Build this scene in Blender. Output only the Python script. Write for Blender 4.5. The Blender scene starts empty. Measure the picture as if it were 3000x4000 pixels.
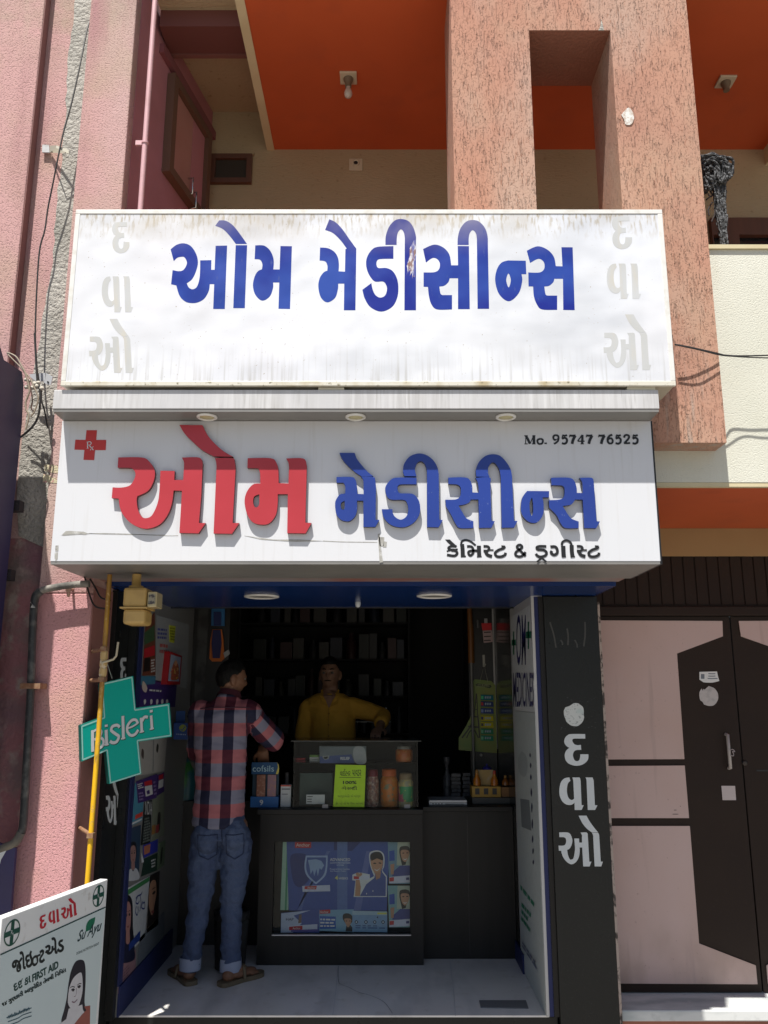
import bpy, math, random
from mathutils import Vector, geometry, noise
R = math.radians
random.seed(7)
sc = bpy.context.scene
C = sc.collection

# ------------------------------------------------------------------ camera, world, sun, exposure
EYE, FPX, PITCH = 1.51, 3270.0, math.atan(720/3270)
cp, sp = math.cos(PITCH), math.sin(PITCH)
cam = bpy.data.objects.new('camera', bpy.data.cameras.new('camera')); C.objects.link(cam); sc.camera = cam
cam.location = (0, 0, EYE); cam.rotation_euler = (R(90)+PITCH, 0, 0)
cam.data.sensor_fit = 'VERTICAL'; cam.data.sensor_height = 24; cam.data.lens = 24*FPX/4000
cam.data.clip_start = .05; cam.data.clip_end = 500
SUN = Vector((.0425, .1125, -.27)).normalized()
wd = bpy.data.worlds.new('World'); sc.world = wd; wd.use_nodes = True
nt = wd.node_tree; bg = nt.nodes['Background']; sky = nt.nodes.new('ShaderNodeTexSky')
sky.sky_type = 'NISHITA'; sky.sun_disc = False; sky.sun_elevation = math.asin(-SUN.z); sky.sun_rotation = R(200.7)
sky.air_density = 1.0; sky.dust_density = 1.5
nt.links.new(sky.outputs[0], bg.inputs[0]); bg.inputs[1].default_value = .055
sl = bpy.data.lights.new('sun', 'SUN'); sl.energy = 4.6; sl.angle = R(.53); sl.color = (1, .955, .88)
so = bpy.data.objects.new('sun', sl); C.objects.link(so); so.location = (-2, -6, 12); so.rotation_euler = SUN.to_track_quat('-Z', 'Y').to_euler()
sc.view_settings.view_transform = 'Standard'; sc.view_settings.look = 'None'; sc.view_settings.gamma = 1
sc.view_settings.exposure = .68
try:
    sc.cycles.max_bounces = 8; sc.cycles.diffuse_bounces = 5; sc.cycles.glossy_bounces = 3; sc.cycles.transparent_max_bounces = 8
    sc.cycles.caustics_reflective = False; sc.cycles.caustics_refractive = False; sc.cycles.use_denoising = True
except Exception: pass

# ------------------------------------------------------------------ measuring helpers
def ray(px, py):
    a, b = (px-1500)/FPX, (2000-py)/FPX
    return Vector((a, cp-b*sp, sp+b*cp))
def at(px, py, X=None, Y=None, Z=None):
    d = ray(px, py)
    t = X/d.x if X is not None else Y/d.y if Y is not None else (Z-EYE)/d.z
    return Vector((0, 0, EYE))+d*t
class Pl:
    """a surface: origin o, along u, up v, outward n"""
    def __init__(s, o, u, v):
        s.o, s.u, s.v = Vector(o), Vector(u).normalized(), Vector(v).normalized(); s.n = s.u.cross(s.v)
    def px(s, x, y):
        d = ray(x, y); e = Vector((0, 0, EYE)); t = (s.o-e).dot(s.n)/d.dot(s.n); p = e+d*t-s.o
        return (p.dot(s.u), p.dot(s.v))
    def P(s, u, v, d=0): return s.o+s.u*u+s.v*v+s.n*d
def front(Y): return Pl((0, Y, 0), (1, 0, 0), (0, 0, 1))
def leftw(X): return Pl((X, 0, 0), (0, 1, 0), (0, 0, 1))
def rightw(X): return Pl((X, 0, 0), (0, -1, 0), (0, 0, 1))

# ------------------------------------------------------------------ materials
MATS = {}
def lin(r, g, b): return tuple(((c/255+.055)/1.055)**2.4 if c > 10 else c/255/12.92 for c in (r, g, b))
def ramped(nt, src, lo, hi):
    m = nt.nodes.new('ShaderNodeMapRange'); m.inputs[1].default_value = lo; m.inputs[2].default_value = hi
    nt.links.new(src, m.inputs[0]); return m.outputs[0]
def noise_out(nt, pos, scale, stretch=(1, 1, 1), detail=4, kind='noise'):
    mp = nt.nodes.new('ShaderNodeMapping'); mp.inputs['Scale'].default_value = stretch; nt.links.new(pos, mp.inputs['Vector'])
    if kind == 'voronoi':
        n = nt.nodes.new('ShaderNodeTexVoronoi'); n.inputs['Scale'].default_value = scale; nt.links.new(mp.outputs[0], n.inputs['Vector']); return n.outputs['Distance']
    n = nt.nodes.new('ShaderNodeTexNoise'); n.inputs['Scale'].default_value = scale; n.inputs['Detail'].default_value = detail
    nt.links.new(mp.outputs[0], n.inputs['Vector']); return n.outputs['Fac']
def math2(nt, op, a, b):
    m = nt.nodes.new('ShaderNodeMath'); m.operation = op
    for i, x in enumerate((a, b)):
        if isinstance(x, (int, float)): m.inputs[i].default_value = x
        else: nt.links.new(x, m.inputs[i])
    return m.outputs[0]
def mat(name, col, rough=.6, metal=0, var=(), bump=(), spec=.5, coat=0, rvar=None):
    """var: (scale, lo, hi, colour, stretch[, (axis, a, b)]) ; bump: (scale, lo, hi, strength, dist, stretch)"""
    if name in MATS: return MATS[name]
    m = bpy.data.materials.new(name); m.use_nodes = True; nt = m.node_tree; b = nt.nodes['Principled BSDF']
    b.inputs['Roughness'].default_value = rough; b.inputs['Metallic'].default_value = metal
    b.inputs['Specular IOR Level'].default_value = spec; b.inputs['Coat Weight'].default_value = coat
    b.inputs['Base Color'].default_value = (*col, 1)
    geo = nt.nodes.new('ShaderNodeNewGeometry'); pos = geo.outputs['Position']
    cur = None
    for v in var:
        st = v[4] if len(v) > 4 else (1, 1, 1)
        f = ramped(nt, noise_out(nt, pos, v[0], st), v[1], v[2])
        if len(v) > 5:
            ax, z0, z1 = v[5]; sx = nt.nodes.new('ShaderNodeSeparateXYZ'); nt.links.new(pos, sx.inputs[0])
            f = math2(nt, 'MULTIPLY', f, ramped(nt, sx.outputs[ax], z0, z1))
        mx = nt.nodes.new('ShaderNodeMix'); mx.data_type = 'RGBA'; nt.links.new(f, mx.inputs['Factor'])
        if cur is None: mx.inputs['A'].default_value = (*col, 1)
        else: nt.links.new(cur, mx.inputs['A'])
        mx.inputs['B'].default_value = (*v[3], 1); cur = mx.outputs['Result']
    if cur is not None: nt.links.new(cur, b.inputs['Base Color'])
    prev = None
    for v in bump:
        st = v[5] if len(v) > 5 else (1, 1, 1)
        kind = v[6] if len(v) > 6 else 'noise'
        f = ramped(nt, noise_out(nt, pos, v[0], st, 3, kind), v[1], v[2])
        bp = nt.nodes.new('ShaderNodeBump'); bp.inputs['Strength'].default_value = v[3]; bp.inputs['Distance'].default_value = v[4]
        nt.links.new(f, bp.inputs['Height'])
        if prev is not None: nt.links.new(prev, bp.inputs['Normal'])
        prev = bp.outputs['Normal']
    if prev is not None: nt.links.new(prev, b.inputs['Normal'])
    if rvar:
        f = noise_out(nt, pos, rvar[0]); mr = nt.nodes.new('ShaderNodeMapRange'); nt.links.new(f, mr.inputs[0])
        mr.inputs[3].default_value = rvar[1]; mr.inputs[4].default_value = rvar[2]; nt.links.new(mr.outputs[0], b.inputs['Roughness'])
    MATS[name] = m; return m
def flat(r, g, b, rough=.5, k=1.0):
    """printed / painted colour given as it looks in good light"""
    c = tuple(x*k for x in lin(r, g, b)); return mat('print_%d_%d_%d_%d' % (r, g, b, int(rough*100)), c, rough, var=((40, .4, .8, tuple(x*.9 for x in c)),))
def glass_mat(name, tint=(.95, .97, .96), refl=.10):
    if name in MATS: return MATS[name]
    m = bpy.data.materials.new(name); m.use_nodes = True; nt = m.node_tree; nt.nodes.clear()
    o = nt.nodes.new('ShaderNodeOutputMaterial'); mx = nt.nodes.new('ShaderNodeMixShader'); t = nt.nodes.new('ShaderNodeBsdfTransparent'); g = nt.nodes.new('ShaderNodeBsdfGlossy')
    lw = nt.nodes.new('ShaderNodeFresnel'); lw.inputs[0].default_value = 1.21
    t.inputs[0].default_value = (*tint, 1); g.inputs['Roughness'].default_value = .04
    nt.links.new(lw.outputs[0], mx.inputs[0]); nt.links.new(t.outputs[0], mx.inputs[1]); nt.links.new(g.outputs[0], mx.inputs[2]); nt.links.new(mx.outputs[0], o.inputs[0])
    MATS[name] = m; return m

PITS = ((110, .36, .48, .6, .006), (240, .3, .6, .4, .0025), (12, .3, .7, .12, .008))
pink_rough = mat('pink_rough_plaster', (.565, .335, .325), .92, var=((3, .42, .66, (.40, .31, .235), (1, 1, 1.5), (2, 4.75, 5.2)), (2.2, .45, .72, (.47, .335, .255)), (1.1, .45, .7, (.565, .42, .40), (1, 1, .3)), (3.5, .5, .75, (.43, .23, .235), (1.5, 1, .25)), (110, .39, .32, (.42, .25, .23)), (5, .62, .85, (.50, .40, .31), (1, 1, .3))), bump=PITS)
pink_lower = mat('pink_rough_lower', (.60, .315, .325), .92, var=((2.2, .5, .75, (.54, .33, .26)), (3.0, .5, .75, (.52, .245, .26), (1, 1, .4)), (110, .39, .32, (.42, .22, .22)), (9, .6, .78, (.40, .33, .22), (1, 1, .35), (2, 1.3, .3))), bump=PITS)
cement = mat('grey_cement_patch', (.45, .43, .39), .95, var=((4, .4, .7, (.29, .28, .25)), (60, .6, .75, (.2, .19, .17))), bump=((60, .35, .6, .7, .009), (190, .3, .7, .4, .003)))
pink_smooth = mat('pink_smooth_wall', (.46, .20, .235), .75, var=((3, .4, .7, (.40, .17, .19)),), bump=((30, .3, .7, .12, .003),))
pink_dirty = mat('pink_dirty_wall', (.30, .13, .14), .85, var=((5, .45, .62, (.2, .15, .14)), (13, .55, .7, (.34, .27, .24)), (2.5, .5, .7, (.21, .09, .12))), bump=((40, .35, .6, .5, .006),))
pink_return = mat('shaded_pink_return', (.33, .15, .13), .8, var=((6, .4, .7, (.27, .12, .1), (1, 1, .15)),), bump=((50, .3, .7, .25, .004),))  # pilaster side turned from the sun, its shade painted as a browner pink
pink_pipe = mat('pink_painted_pipe', (.62, .37, .40), .5, var=((9, .5, .8, (.5, .29, .3)),))
ORB = ((140, .33, .42, .8, .007, (1, 1, .13)), (190, .34, .44, .6, .005, (1, 1, .5)), (300, .3, .7, .3, .002))
orange_plaster = mat('orange_textured_plaster', (.49, .275, .195), .92, var=((1.3, .42, .62, (.475, .235, .165)), (2.6, .5, .75, (.47, .305, .215), (1, 1, .6)), (2, .48, .7, (.48, .35, .285), (1, 1, .4)), (1.6, .55, .75, (.41, .205, .15)), (165, .38, .33, (.34, .165, .11), (1, 1, .13)), (190, .36, .31, (.34, .17, .11), (1, 1, .5)), (26, .55, .72, (.38, .34, .30), (1, 1, .1), (2, 3.1, 2.65))), bump=ORB)
orange_side = mat('orange_plaster_dirty', (.45, .2, .14), .9, var=((3, .4, .7, (.36, .15, .1)), (50, .6, .75, (.28, .11, .06), (1, 1, .3))), bump=ORB)
orange_paint = mat('orange_ceiling_paint', (.54, .10, .03), .55, var=((2, .35, .75, (.47, .084, .024)), (5, .55, .8, (.45, .085, .03))), bump=((120, .3, .7, .08, .002),))
cream_wall = mat('cream_roughcast', (.68, .68, .60), .9, var=((1.8, .45, .75, (.60, .60, .51)), (9, .6, .8, (.6, .58, .48), (1, 1, .12))), bump=((110, .35, .5, .35, .004, (1, 1, 1.6)), (200, .3, .7, .3, .002)))
tan_wall = mat('tan_wall_paint', (.43, .34, .22), .8, var=((1.5, .4, .7, (.38, .30, .185)), (30, .62, .8, (.24, .17, .09))), bump=((60, .35, .6, .3, .006, (.5, 1, 1.5)),))
cream_paint = mat('cream_smooth_paint', (.62, .55, .36), .7, var=((4, .4, .7, (.56, .48, .3)),))
brown_paint = mat('dark_brown_enamel', (.026, .0155, .011), .6, spec=.22, var=((4, .4, .75, (.022, .013, .010)), (40, .62, .8, (.036, .024, .019))), bump=((15, .3, .7, .05, .003),))
brown_wood = mat('red_brown_wood', (.12, .05, .03), .6, var=((12, .4, .7, (.08, .035, .022), (1, 1, .1)),))
door_pink = mat('pink_door_sheet', (.55, .41, .385), .45, var=((1.6, .35, .75, (.50, .345, .30)), (60, .68, .78, (.35, .25, .22)), (7, .42, .7, (.40, .29, .25), (1, 1, .6), (2, .45, .06)), (18, .6, .75, (.44, .32, .29), (1, 1, .08))), bump=((3, .3, .7, .12, .01),), rvar=(4, .35, .6))
black_stone = mat('black_granite', (.013, .0145, .0145), .32, spec=.28, var=((150, .6, .8, (.03, .033, .035)),), rvar=(6, .2, .4))
black_lam = mat('black_laminate', (.012, .0115, .011), .32, var=((3, .4, .7, (.016, .015, .014)),), rvar=(3, .25, .5))
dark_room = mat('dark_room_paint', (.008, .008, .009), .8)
brown_lam = mat('wenge_laminate', (.014, .013, .0125), .45, spec=.3, var=((25, .35, .7, (.010, .009, .0085), (1, 1, .06)),))
blue_lam = mat('blue_gloss_laminate', (.010, .036, .155), .25, spec=.35, var=((2, .4, .7, (.009, .029, .13), (.2, 3, 1)),))
blue_frame = mat('blue_frame_paint', (.018, .026, .10), .5, spec=.3)
sign_white = mat('white_acp_panel', (.67, .68, .71), .38, var=((1.2, .4, .8, (.64, .66, .70)), (50, .55, .8, (.60, .605, .62), (1, 1, .05)), (60, .7, .8, (.66, .66, .66))), bump=((1.6, .2, .8, .06, .02),))
flex_white = mat('weathered_shaded_flex_face', (.72, .74, .785), .36, var=(
    (1.1, .42, .68, (.66, .69, .76)), (1.6, .50, .74, (.57, .595, .645), (1, 1, 2.2)), (.9, .5, .7, (.71, .71, .75), (1, 1, .8)),  # broad grey bands paint in the shading of the bulging sheet; grime follows
    (4, .44, .64, (.52, .50, .47), (1, 1, .8), (2, 3.44, 3.60)), (75, .50, .64, (.42, .36, .26), (1, 1, .25), (2, 3.47, 3.62)), (26, .52, .70, (.48, .41, .31), (1, 1, .3), (2, 3.53, 3.62)),
    (60, .5, .72, (.47, .465, .45), (1, 1, .04), (2, 3.0, 2.80)), (110, .70, .75, (.4, .36, .3))),
    bump=((1.5, .2, .8, .45, .06), (5, .3, .7, .12, .01, (1, 1, .4))))
flex_blue = mat('faded_blue_vinyl', (.014, .026, .25), .34, var=((2.3, .48, .70, (.03, .075, .36)), (1.6, .5, .7, (.012, .018, .17)), (3.2, .42, .62, (.22, .21, .32), (1, 1, .8), (2, 3.40, 3.58)), (60, .64, .78, (.06, .09, .3), (1, 1, .3))), bump=((1.5, .2, .8, .4, .06),), spec=.25)
flex_ghost = mat('ghost_grey_vinyl', (.50, .51, .505), .4, var=((4, .4, .7, (.56, .575, .59)), (30, .5, .75, (.56, .54, .49), (1, 1, .2))))
ledge_mat = mat('weathered_aluminium_panel', (.56, .56, .57), .45, var=((14, .45, .7, (.44, .435, .43), (1, 1, .12)), (60, .42, .68, (.64, .64, .65), (1, 1, .05)), (90, .55, .75, (.40, .395, .385), (1, 1, .06)), (1.5, .4, .7, (.5, .5, .52))))
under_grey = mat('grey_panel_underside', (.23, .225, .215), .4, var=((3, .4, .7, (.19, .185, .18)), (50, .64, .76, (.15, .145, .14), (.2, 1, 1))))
alu = mat('white_aluminium_frame', (.74, .74, .72), .4, var=((18, .5, .75, (.6, .58, .52)),))
rust_alu = mat('stained_aluminium', (.50, .47, .38), .5, var=((9, .45, .7, (.33, .28, .18)), (3, .6, .8, (.3, .16, .05))))
red_acr = mat('red_letter_acrylic', (.45, .038, .052), .36, var=((2.2, .4, .7, (.39, .03, .038)), (70, .7, .8, (.5, .1, .1))))
red_side = mat('red_letter_edge', (.14, .012, .016), .4)
blue_acr = mat('blue_letter_acrylic', (.020, .050, .28), .33, var=((2.5, .4, .7, (.018, .042, .235)), (160, .70, .74, (.2, .26, .5), (1, 1, .6))))
blue_side = mat('blue_letter_edge', (.010, .016, .075), .4)
ink = mat('black_vinyl', (.012, .012, .013), .4)
white_vinyl = mat('white_vinyl', (.62, .66, .68), .4, var=((5, .4, .7, (.57, .61, .63)),))
tape_grey = mat('old_tape_residue', (.36, .355, .33), .6, var=((40, .52, .66, (.52, .52, .51)), (80, .55, .7, (.25, .245, .23))))
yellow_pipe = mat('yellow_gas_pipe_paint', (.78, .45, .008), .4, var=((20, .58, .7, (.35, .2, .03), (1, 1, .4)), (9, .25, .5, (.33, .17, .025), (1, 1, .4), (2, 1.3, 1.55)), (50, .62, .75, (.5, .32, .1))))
rusty = mat('rusty_bracket', (.22, .10, .05), .8, var=((40, .4, .7, (.3, .2, .12)),))
meter_paint = mat('beige_meter_enamel', (.50, .33, .11), .5, var=((14, .5, .75, (.4, .26, .09)),))
black_pipe = mat('black_plastic_pipe', (.03, .032, .033), .5, var=((25, .5, .7, (.11, .11, .1)),))
dusty_pipe = mat('dusty_pipe', (.19, .18, .16), .85, var=((30, .4, .65, (.3, .28, .25)), (9, .5, .7, (.08, .08, .075))), bump=((60, .3, .7, .3, .004),))
cable_mat = mat('black_cable', (.018, .018, .018), .5)
cable_pale = mat('pale_cable', (.30, .25, .19), .6)
steel = mat('galvanised_steel', (.50, .50, .50), .45, metal=.6, var=((20, .4, .7, (.36, .35, .33)),))
chrome = mat('handle_steel', (.6, .6, .6), .25, metal=1)
teal = mat('teal_cross_face', (.001, .42, .34), .35, spec=.2, var=((1.5, .4, .7, (.001, .42, .34)),))
teal_light = mat('mint_border', (.35, .68, .62), .4)
teal_edge = mat('dark_teal_edge', (.003, .09, .075), .4)
board_white = mat('white_board_paint', (.78, .80, .80), .45, var=((3, .4, .7, (.72, .745, .75)), (30, .62, .75, (.6, .6, .58))))
navy_panel = mat('navy_sign_side', (.020, .019, .075), .45, var=((4, .4, .7, (.026, .026, .085)),))
marble = mat('white_marble', (.80, .785, .76), .26, var=((2.2, .35, .75, (.70, .69, .675)), (5, .5, .68, (.62, .615, .61), (1, .35, 1)), (11, .6, .8, (.60, .575, .53)), (60, .68, .78, (.5, .49, .47))), rvar=(5, .18, .3))
marble_step = mat('weathered_marble', (.62, .64, .64), .5, var=((6, .5, .66, (.36, .4, .41), (.35, 1, 1)), (25, .55, .75, (.5, .52, .52))))
red_step = mat('red_oxide_cement', (.36, .135, .09), .75, var=((7, .4, .7, (.29, .11, .075)), (40, .66, .74, (.5, .4, .35))))
street_mat = mat('dusty_street', (.30, .28, .25), .95, var=((1.5, .4, .7, (.25, .23, .205)), (30, .5, .7, (.33, .31, .28))), bump=((60, .3, .7, .4, .01),))
paper = mat('white_paper', (.70, .71, .71), .6, var=((6, .4, .7, (.64, .65, .65)),))
lamp_glass = mat('yellowed_lamp_lens', (.55, .5, .28), .4)
socket_white = mat('ivory_plastic', (.55, .50, .38), .5)
bulb_mat = mat('frosted_bulb', (.5, .45, .40), .2)
skin = mat('brown_skin', (.20, .098, .056), .55, var=((25, .4, .7, (.17, .08, .045)),), spec=.4)
skin_dark = mat('deep_brown_skin', (.26, .145, .095), .55, var=((25, .4, .7, (.18, .095, .058)),), spec=.4)
hair = mat('black_hair', (.006, .0055, .005), .6, spec=.2, bump=((160, .3, .7, .6, .004, (1, 1, .2)),))
eye_white = mat('eye_white', (.16, .14, .12), .5)
denim = mat('blue_denim', (.052, .078, .155), .85, var=((3, .45, .75, (.085, .12, .21), (1, 1, .5)), (350, .4, .7, (.035, .055, .12)), (12, .5, .75, (.04, .06, .13), (1, 1, .3))), bump=((18, .3, .7, .6, .012, (1, 1, 1.4)), (400, .3, .7, .3, .001)))
cuff_mat = mat('pale_denim_cuff', (.27, .31, .42), .85, bump=((300, .3, .7, .3, .001),))
mustard = mat('mustard_cotton', (.52, .28, .03), .85, var=((6, .4, .7, (.46, .245, .025)),), bump=((14, .3, .7, .5, .012), (300, .3, .7, .2, .001)))
sandal_mat = mat('tan_sandal', (.14, .105, .062), .7)
clear = glass_mat('clear_glass')

# ------------------------------------------------------------------ mesh builder and object tree
W = {}
class MB:
    def __init__(s): s.v, s.f, s.m, s.s = [], [], [], []
    def add(s, vs, fs, mi=0, sm=False):
        n = len(s.v); s.v += [Vector(p) for p in vs]
        for f in fs: s.f.append([n+i for i in f]); s.m.append(mi); s.s.append(sm)
        return s
    def box(s, x0, x1, y0, y1, z0, z1, mi=0):
        return s.add([(x, y, z) for z in (z0, z1) for y in (y0, y1) for x in (x0, x1)], [(0, 2, 3, 1), (4, 5, 7, 6), (0, 1, 5, 4), (2, 6, 7, 3), (0, 4, 6, 2), (1, 3, 7, 5)], mi)
    def slab(s, pl, u0, u1, v0, v1, d0, d1, mi=0):
        c = [pl.P(u, v, d) for d in (d0, d1) for v in (v0, v1) for u in (u0, u1)]
        return s.add(c, [(0, 2, 3, 1), (4, 5, 7, 6), (0, 1, 5, 4), (2, 6, 7, 3), (0, 4, 6, 2), (1, 3, 7, 5)], mi)
    def poly(s, pl, rings, d0, d1, mi=0, side=None):
        """rings in surface coordinates: outer then holes; extruded from d0 to d1"""
        fl = [Vector((p[0], p[1], 0)) for r in rings for p in r]
        tri = geometry.tessellate_polygon([[Vector((p[0], p[1], 0)) for p in r] for r in rings])
        s.add([pl.P(p.x, p.y, d1) for p in fl], [t if (fl[t[1]]-fl[t[0]]).cross(fl[t[2]]-fl[t[0]]).z > 0 else (t[2], t[1], t[0]) for t in tri], mi)
        if d0 != d1:
            for r in rings:
                n = len(r); ar = sum(r[i][0]*r[(i+1) % n][1]-r[(i+1) % n][0]*r[i][1] for i in range(n))
                rr = r if (ar > 0) == (r is rings[0]) else r[::-1]
                s.add([pl.P(p[0], p[1], d) for d in (d0, d1) for p in rr], [(i, (i+1) % n, n+(i+1) % n, n+i) for i in range(n)], mi if side is None else side)
        return s
    def tube(s, pts, r, n=10, mi=0, cap=True, sm=True):
        pts = [Vector(p) for p in pts]; rs = r if isinstance(r, (list, tuple)) else [r]*len(pts); vs = []; up = None
        for i, p in enumerate(pts):
            t = (pts[min(i+1, len(pts)-1)]-pts[max(i-1, 0)]).normalized()
            if up is None: up = t.orthogonal().normalized()
            up = (up-t*up.dot(t)).normalized(); w = t.cross(up)
            vs += [p+(up*math.cos(2*math.pi*k/n)+w*math.sin(2*math.pi*k/n))*rs[i] for k in range(n)]
        fs = [(i*n+k, i*n+(k+1) % n, (i+1)*n+(k+1) % n, (i+1)*n+k) for i in range(len(pts)-1) for k in range(n)]
        s.add(vs, fs, mi, sm)
        if cap: s.add(vs, [list(range(n))[::-1], [(len(pts)-1)*n+k for k in range(n)]], mi)
        return s
    def lathe(s, c, prof, n=24, mi=0, axis=(0, 0, 1), sm=True, cap=True):
        a = Vector(axis).normalized(); e1 = a.orthogonal().normalized(); e2 = a.cross(e1); c = Vector(c)
        vs = [c+a*z+(e1*math.cos(2*math.pi*k/n)+e2*math.sin(2*math.pi*k/n))*r for r, z in prof for k in range(n)]
        s.add(vs, [(i*n+k, i*n+(k+1) % n, (i+1)*n+(k+1) % n, (i+1)*n+k) for i in range(len(prof)-1) for k in range(n)], mi, sm)
        if cap: s.add(vs, [list(range(n))[::-1], [(len(prof)-1)*n+k for k in range(n)]], mi)
        return s
    def ell(s, c, r, n=16, m=10, mi=0, rot=None):
        c = Vector(c); r = (r, r, r) if isinstance(r, (int, float)) else r; vs = []
        for i in range(1, m):
            th = math.pi*i/m
            for k in range(n):
                p = Vector((r[0]*math.sin(th)*math.cos(2*math.pi*k/n), r[1]*math.sin(th)*math.sin(2*math.pi*k/n), r[2]*math.cos(th)))
                vs.append(c+(rot @ p if rot else p))
        t = Vector((0, 0, r[2])); vs += [c+(rot @ t if rot else t), c-(rot @ t if rot else t)]; N = n*(m-1)
        fs = [(i*n+k, (i+1)*n+k, (i+1)*n+(k+1) % n, i*n+(k+1) % n) for i in range(m-2) for k in range(n)]
        fs += [(N, k, (k+1) % n) for k in range(n)]+[(N+1, (m-2)*n+(k+1) % n, (m-2)*n+k) for k in range(n)]
        return s.add(vs, fs, mi, True)
    def loft(s, rings, mi=0, n=20):
        """rings: (centre, rx, ry) stacked, horizontal ellipses"""
        vs = [Vector(c)+Vector((rx*math.cos(2*math.pi*k/n), ry*math.sin(2*math.pi*k/n), 0)) for c, rx, ry in rings for k in range(n)]
        L = len(rings)
        fs = [(i*n+k, i*n+(k+1) % n, (i+1)*n+(k+1) % n, (i+1)*n+k) for i in range(L-1) for k in range(n)]+[list(range(n))[::-1], [(L-1)*n+k for k in range(n)]]
        return s.add(vs, fs, mi, True)
def thing(name, label, cat, loc, group=None):
    o = bpy.data.objects.new(name, None); C.objects.link(o); o.location = loc; o.empty_display_size = .1; W[o] = Vector(loc)
    o['label'] = label; o['category'] = cat
    if group: o['group'] = group
    return o
def build(name, mb, mats, parent=None, label=None, cat=None, kind=None, group=None, bevel=0, loc=None):
    mats = mats if isinstance(mats, (list, tuple)) else [mats]
    if parent is not None: w = W[parent]
    elif loc is not None: w = Vector(loc)
    else:
        xs = [p.x for p in mb.v]; ys = [p.y for p in mb.v]; zs = [p.z for p in mb.v]
        w = Vector(((min(xs)+max(xs))/2, (min(ys)+max(ys))/2, min(zs)))
    me = bpy.data.meshes.new(name); me.from_pydata([p-w for p in mb.v], [], mb.f)
    for m in mats: me.materials.append(m)
    me.polygons.foreach_set('material_index', mb.m); me.polygons.foreach_set('use_smooth', mb.s); me.update()
    o = bpy.data.objects.new(name, me); C.objects.link(o); W[o] = w
    if parent is not None: o.parent = parent
    else: o.location = w
    if label: o['label'] = label
    if cat: o['category'] = cat
    if kind: o['kind'] = kind
    if group: o['group'] = group
    if bevel:
        b = o.modifiers.new('bevel', 'BEVEL'); b.width = bevel; b.segments = 2; b.limit_method = 'ANGLE'
    return o
def copy_thing(src, loc, label=None):
    """a thing and its parts and sub-parts again at another place"""
    c = src.copy(); C.objects.link(c); c.location = loc; W[c] = Vector(loc)
    if label: c['label'] = label
    def kids(a, b):
        for ch in list(a.children):
            d = ch.copy(); C.objects.link(d); d.parent = b; W[d] = W[c]; kids(ch, d)
    kids(src, c); return c
def cr(p0, p1, p2, p3, t):
    return tuple(.5*(2*b+(c-a)*t+(2*a-5*b+4*c-d)*t*t+(3*b-a-3*c+d)*t**3) for a, b, c, d in zip(p0, p1, p2, p3))
def curve(pts, k=6):
    P = [pts[0]]+list(pts)+[pts[-1]]; out = []
    for i in range(1, len(P)-2): out += [cr(P[i-1], P[i], P[i+1], P[i+2], j/k) for j in range(k)]
    return out+[tuple(pts[-1])]
def ring_of(txt, k=5):
    pts = []
    for t in txt.split():
        c = t.endswith('!'); x, y = t.rstrip('!').split(','); pts.append((float(x), float(y), c))
    n = len(pts); cs = [i for i in range(n) if pts[i][2]]; xy = [(p[0], p[1]) for p in pts]; out = []
    if not cs:
        for i in range(n): out += [cr(xy[i-1], xy[i], xy[(i+1) % n], xy[(i+2) % n], j/k) for j in range(k)]
        return out
    for a, b in zip(cs, cs[1:]+[cs[0]+n]):
        run = [xy[i % n] for i in range(a, b+1)]
        out += run[:1] if len(run) == 2 else curve(run, k)[:-1]
    return out
def shapes(txt): return [[ring_of(r) for r in pc.split('|')] for pc in txt.split('/')]
def letter_px(mb, pl, txt, reg, d0, d1, mi=0, side=None):
    x0, y0, s = reg
    for pc in shapes(txt): mb.poly(pl, [[pl.px(x0+x*s, y0+y*s) for x, y in r] for r in pc], d0, d1, mi, side)
def letter_box(mb, pl, txt, src, dst, d0, d1, mi=0, px=True):
    for pc in shapes(txt):
        rs = []
        for r in pc:
            q = [(dst[0]+(x-src[0])/(src[2]-src[0])*(dst[2]-dst[0]), dst[1]+(y-src[1])/(src[3]-src[1])*(dst[3]-dst[1])) for x, y in r]
            rs.append([pl.px(*p) for p in q] if px else q)
        mb.poly(pl, rs, d0, d1, mi)
def stroke(mb, pl, pts, w, d, mi=0, reg=None, closed=False, k=5):
    """pen stroke of constant width along a smooth line; pts in picture pixels (reg) or surface coordinates"""
    if reg:
        x0, y0, s = reg; c = [pl.px(x0+x*s, y0+y*s) for x, y in curve(pts, k)]; w = w*s*(Vector(pl.px(x0+s, y0))-Vector(pl.px(x0, y0))).length/s
    else: c = curve(pts, k)
    c = [Vector(p) for p in c]; L, Rr = [], []
    for i, p in enumerate(c):
        t = c[min(i+1, len(c)-1)]-c[max(i-1, 0)]; t = t.normalized() if t.length > 1e-9 else Vector((1, 0)); nn = Vector((-t.y, t.x))*w/2
        L.append(p+nn); Rr.append(p-nn)
    n = len(c); mb.add([pl.P(p.x, p.y, d) for p in L+Rr], [(n+i, n+i+1, i+1, i) for i in range(n-1)], mi)
TXT = {}
def text_data(s, bold=0, shear=0):
    key = (s, bold, shear)
    if key not in TXT:
        c = bpy.data.curves.new('words', 'FONT'); c.body = s; c.offset = bold; c.shear = shear; c.resolution_u = 3; c.align_x = 'LEFT'; c.space_line = 1.05
        o = bpy.data.objects.new('words', c); C.objects.link(o); dg = bpy.context.evaluated_depsgraph_get(); dg.update()
        m = bpy.data.meshes.new_from_object(o.evaluated_get(dg)); TXT[key] = ([(v.co.x, v.co.y) for v in m.vertices], [list(p.vertices) for p in m.polygons])
        bpy.data.objects.remove(o); bpy.data.curves.remove(c); bpy.data.meshes.remove(m)
    return TXT[key]
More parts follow.
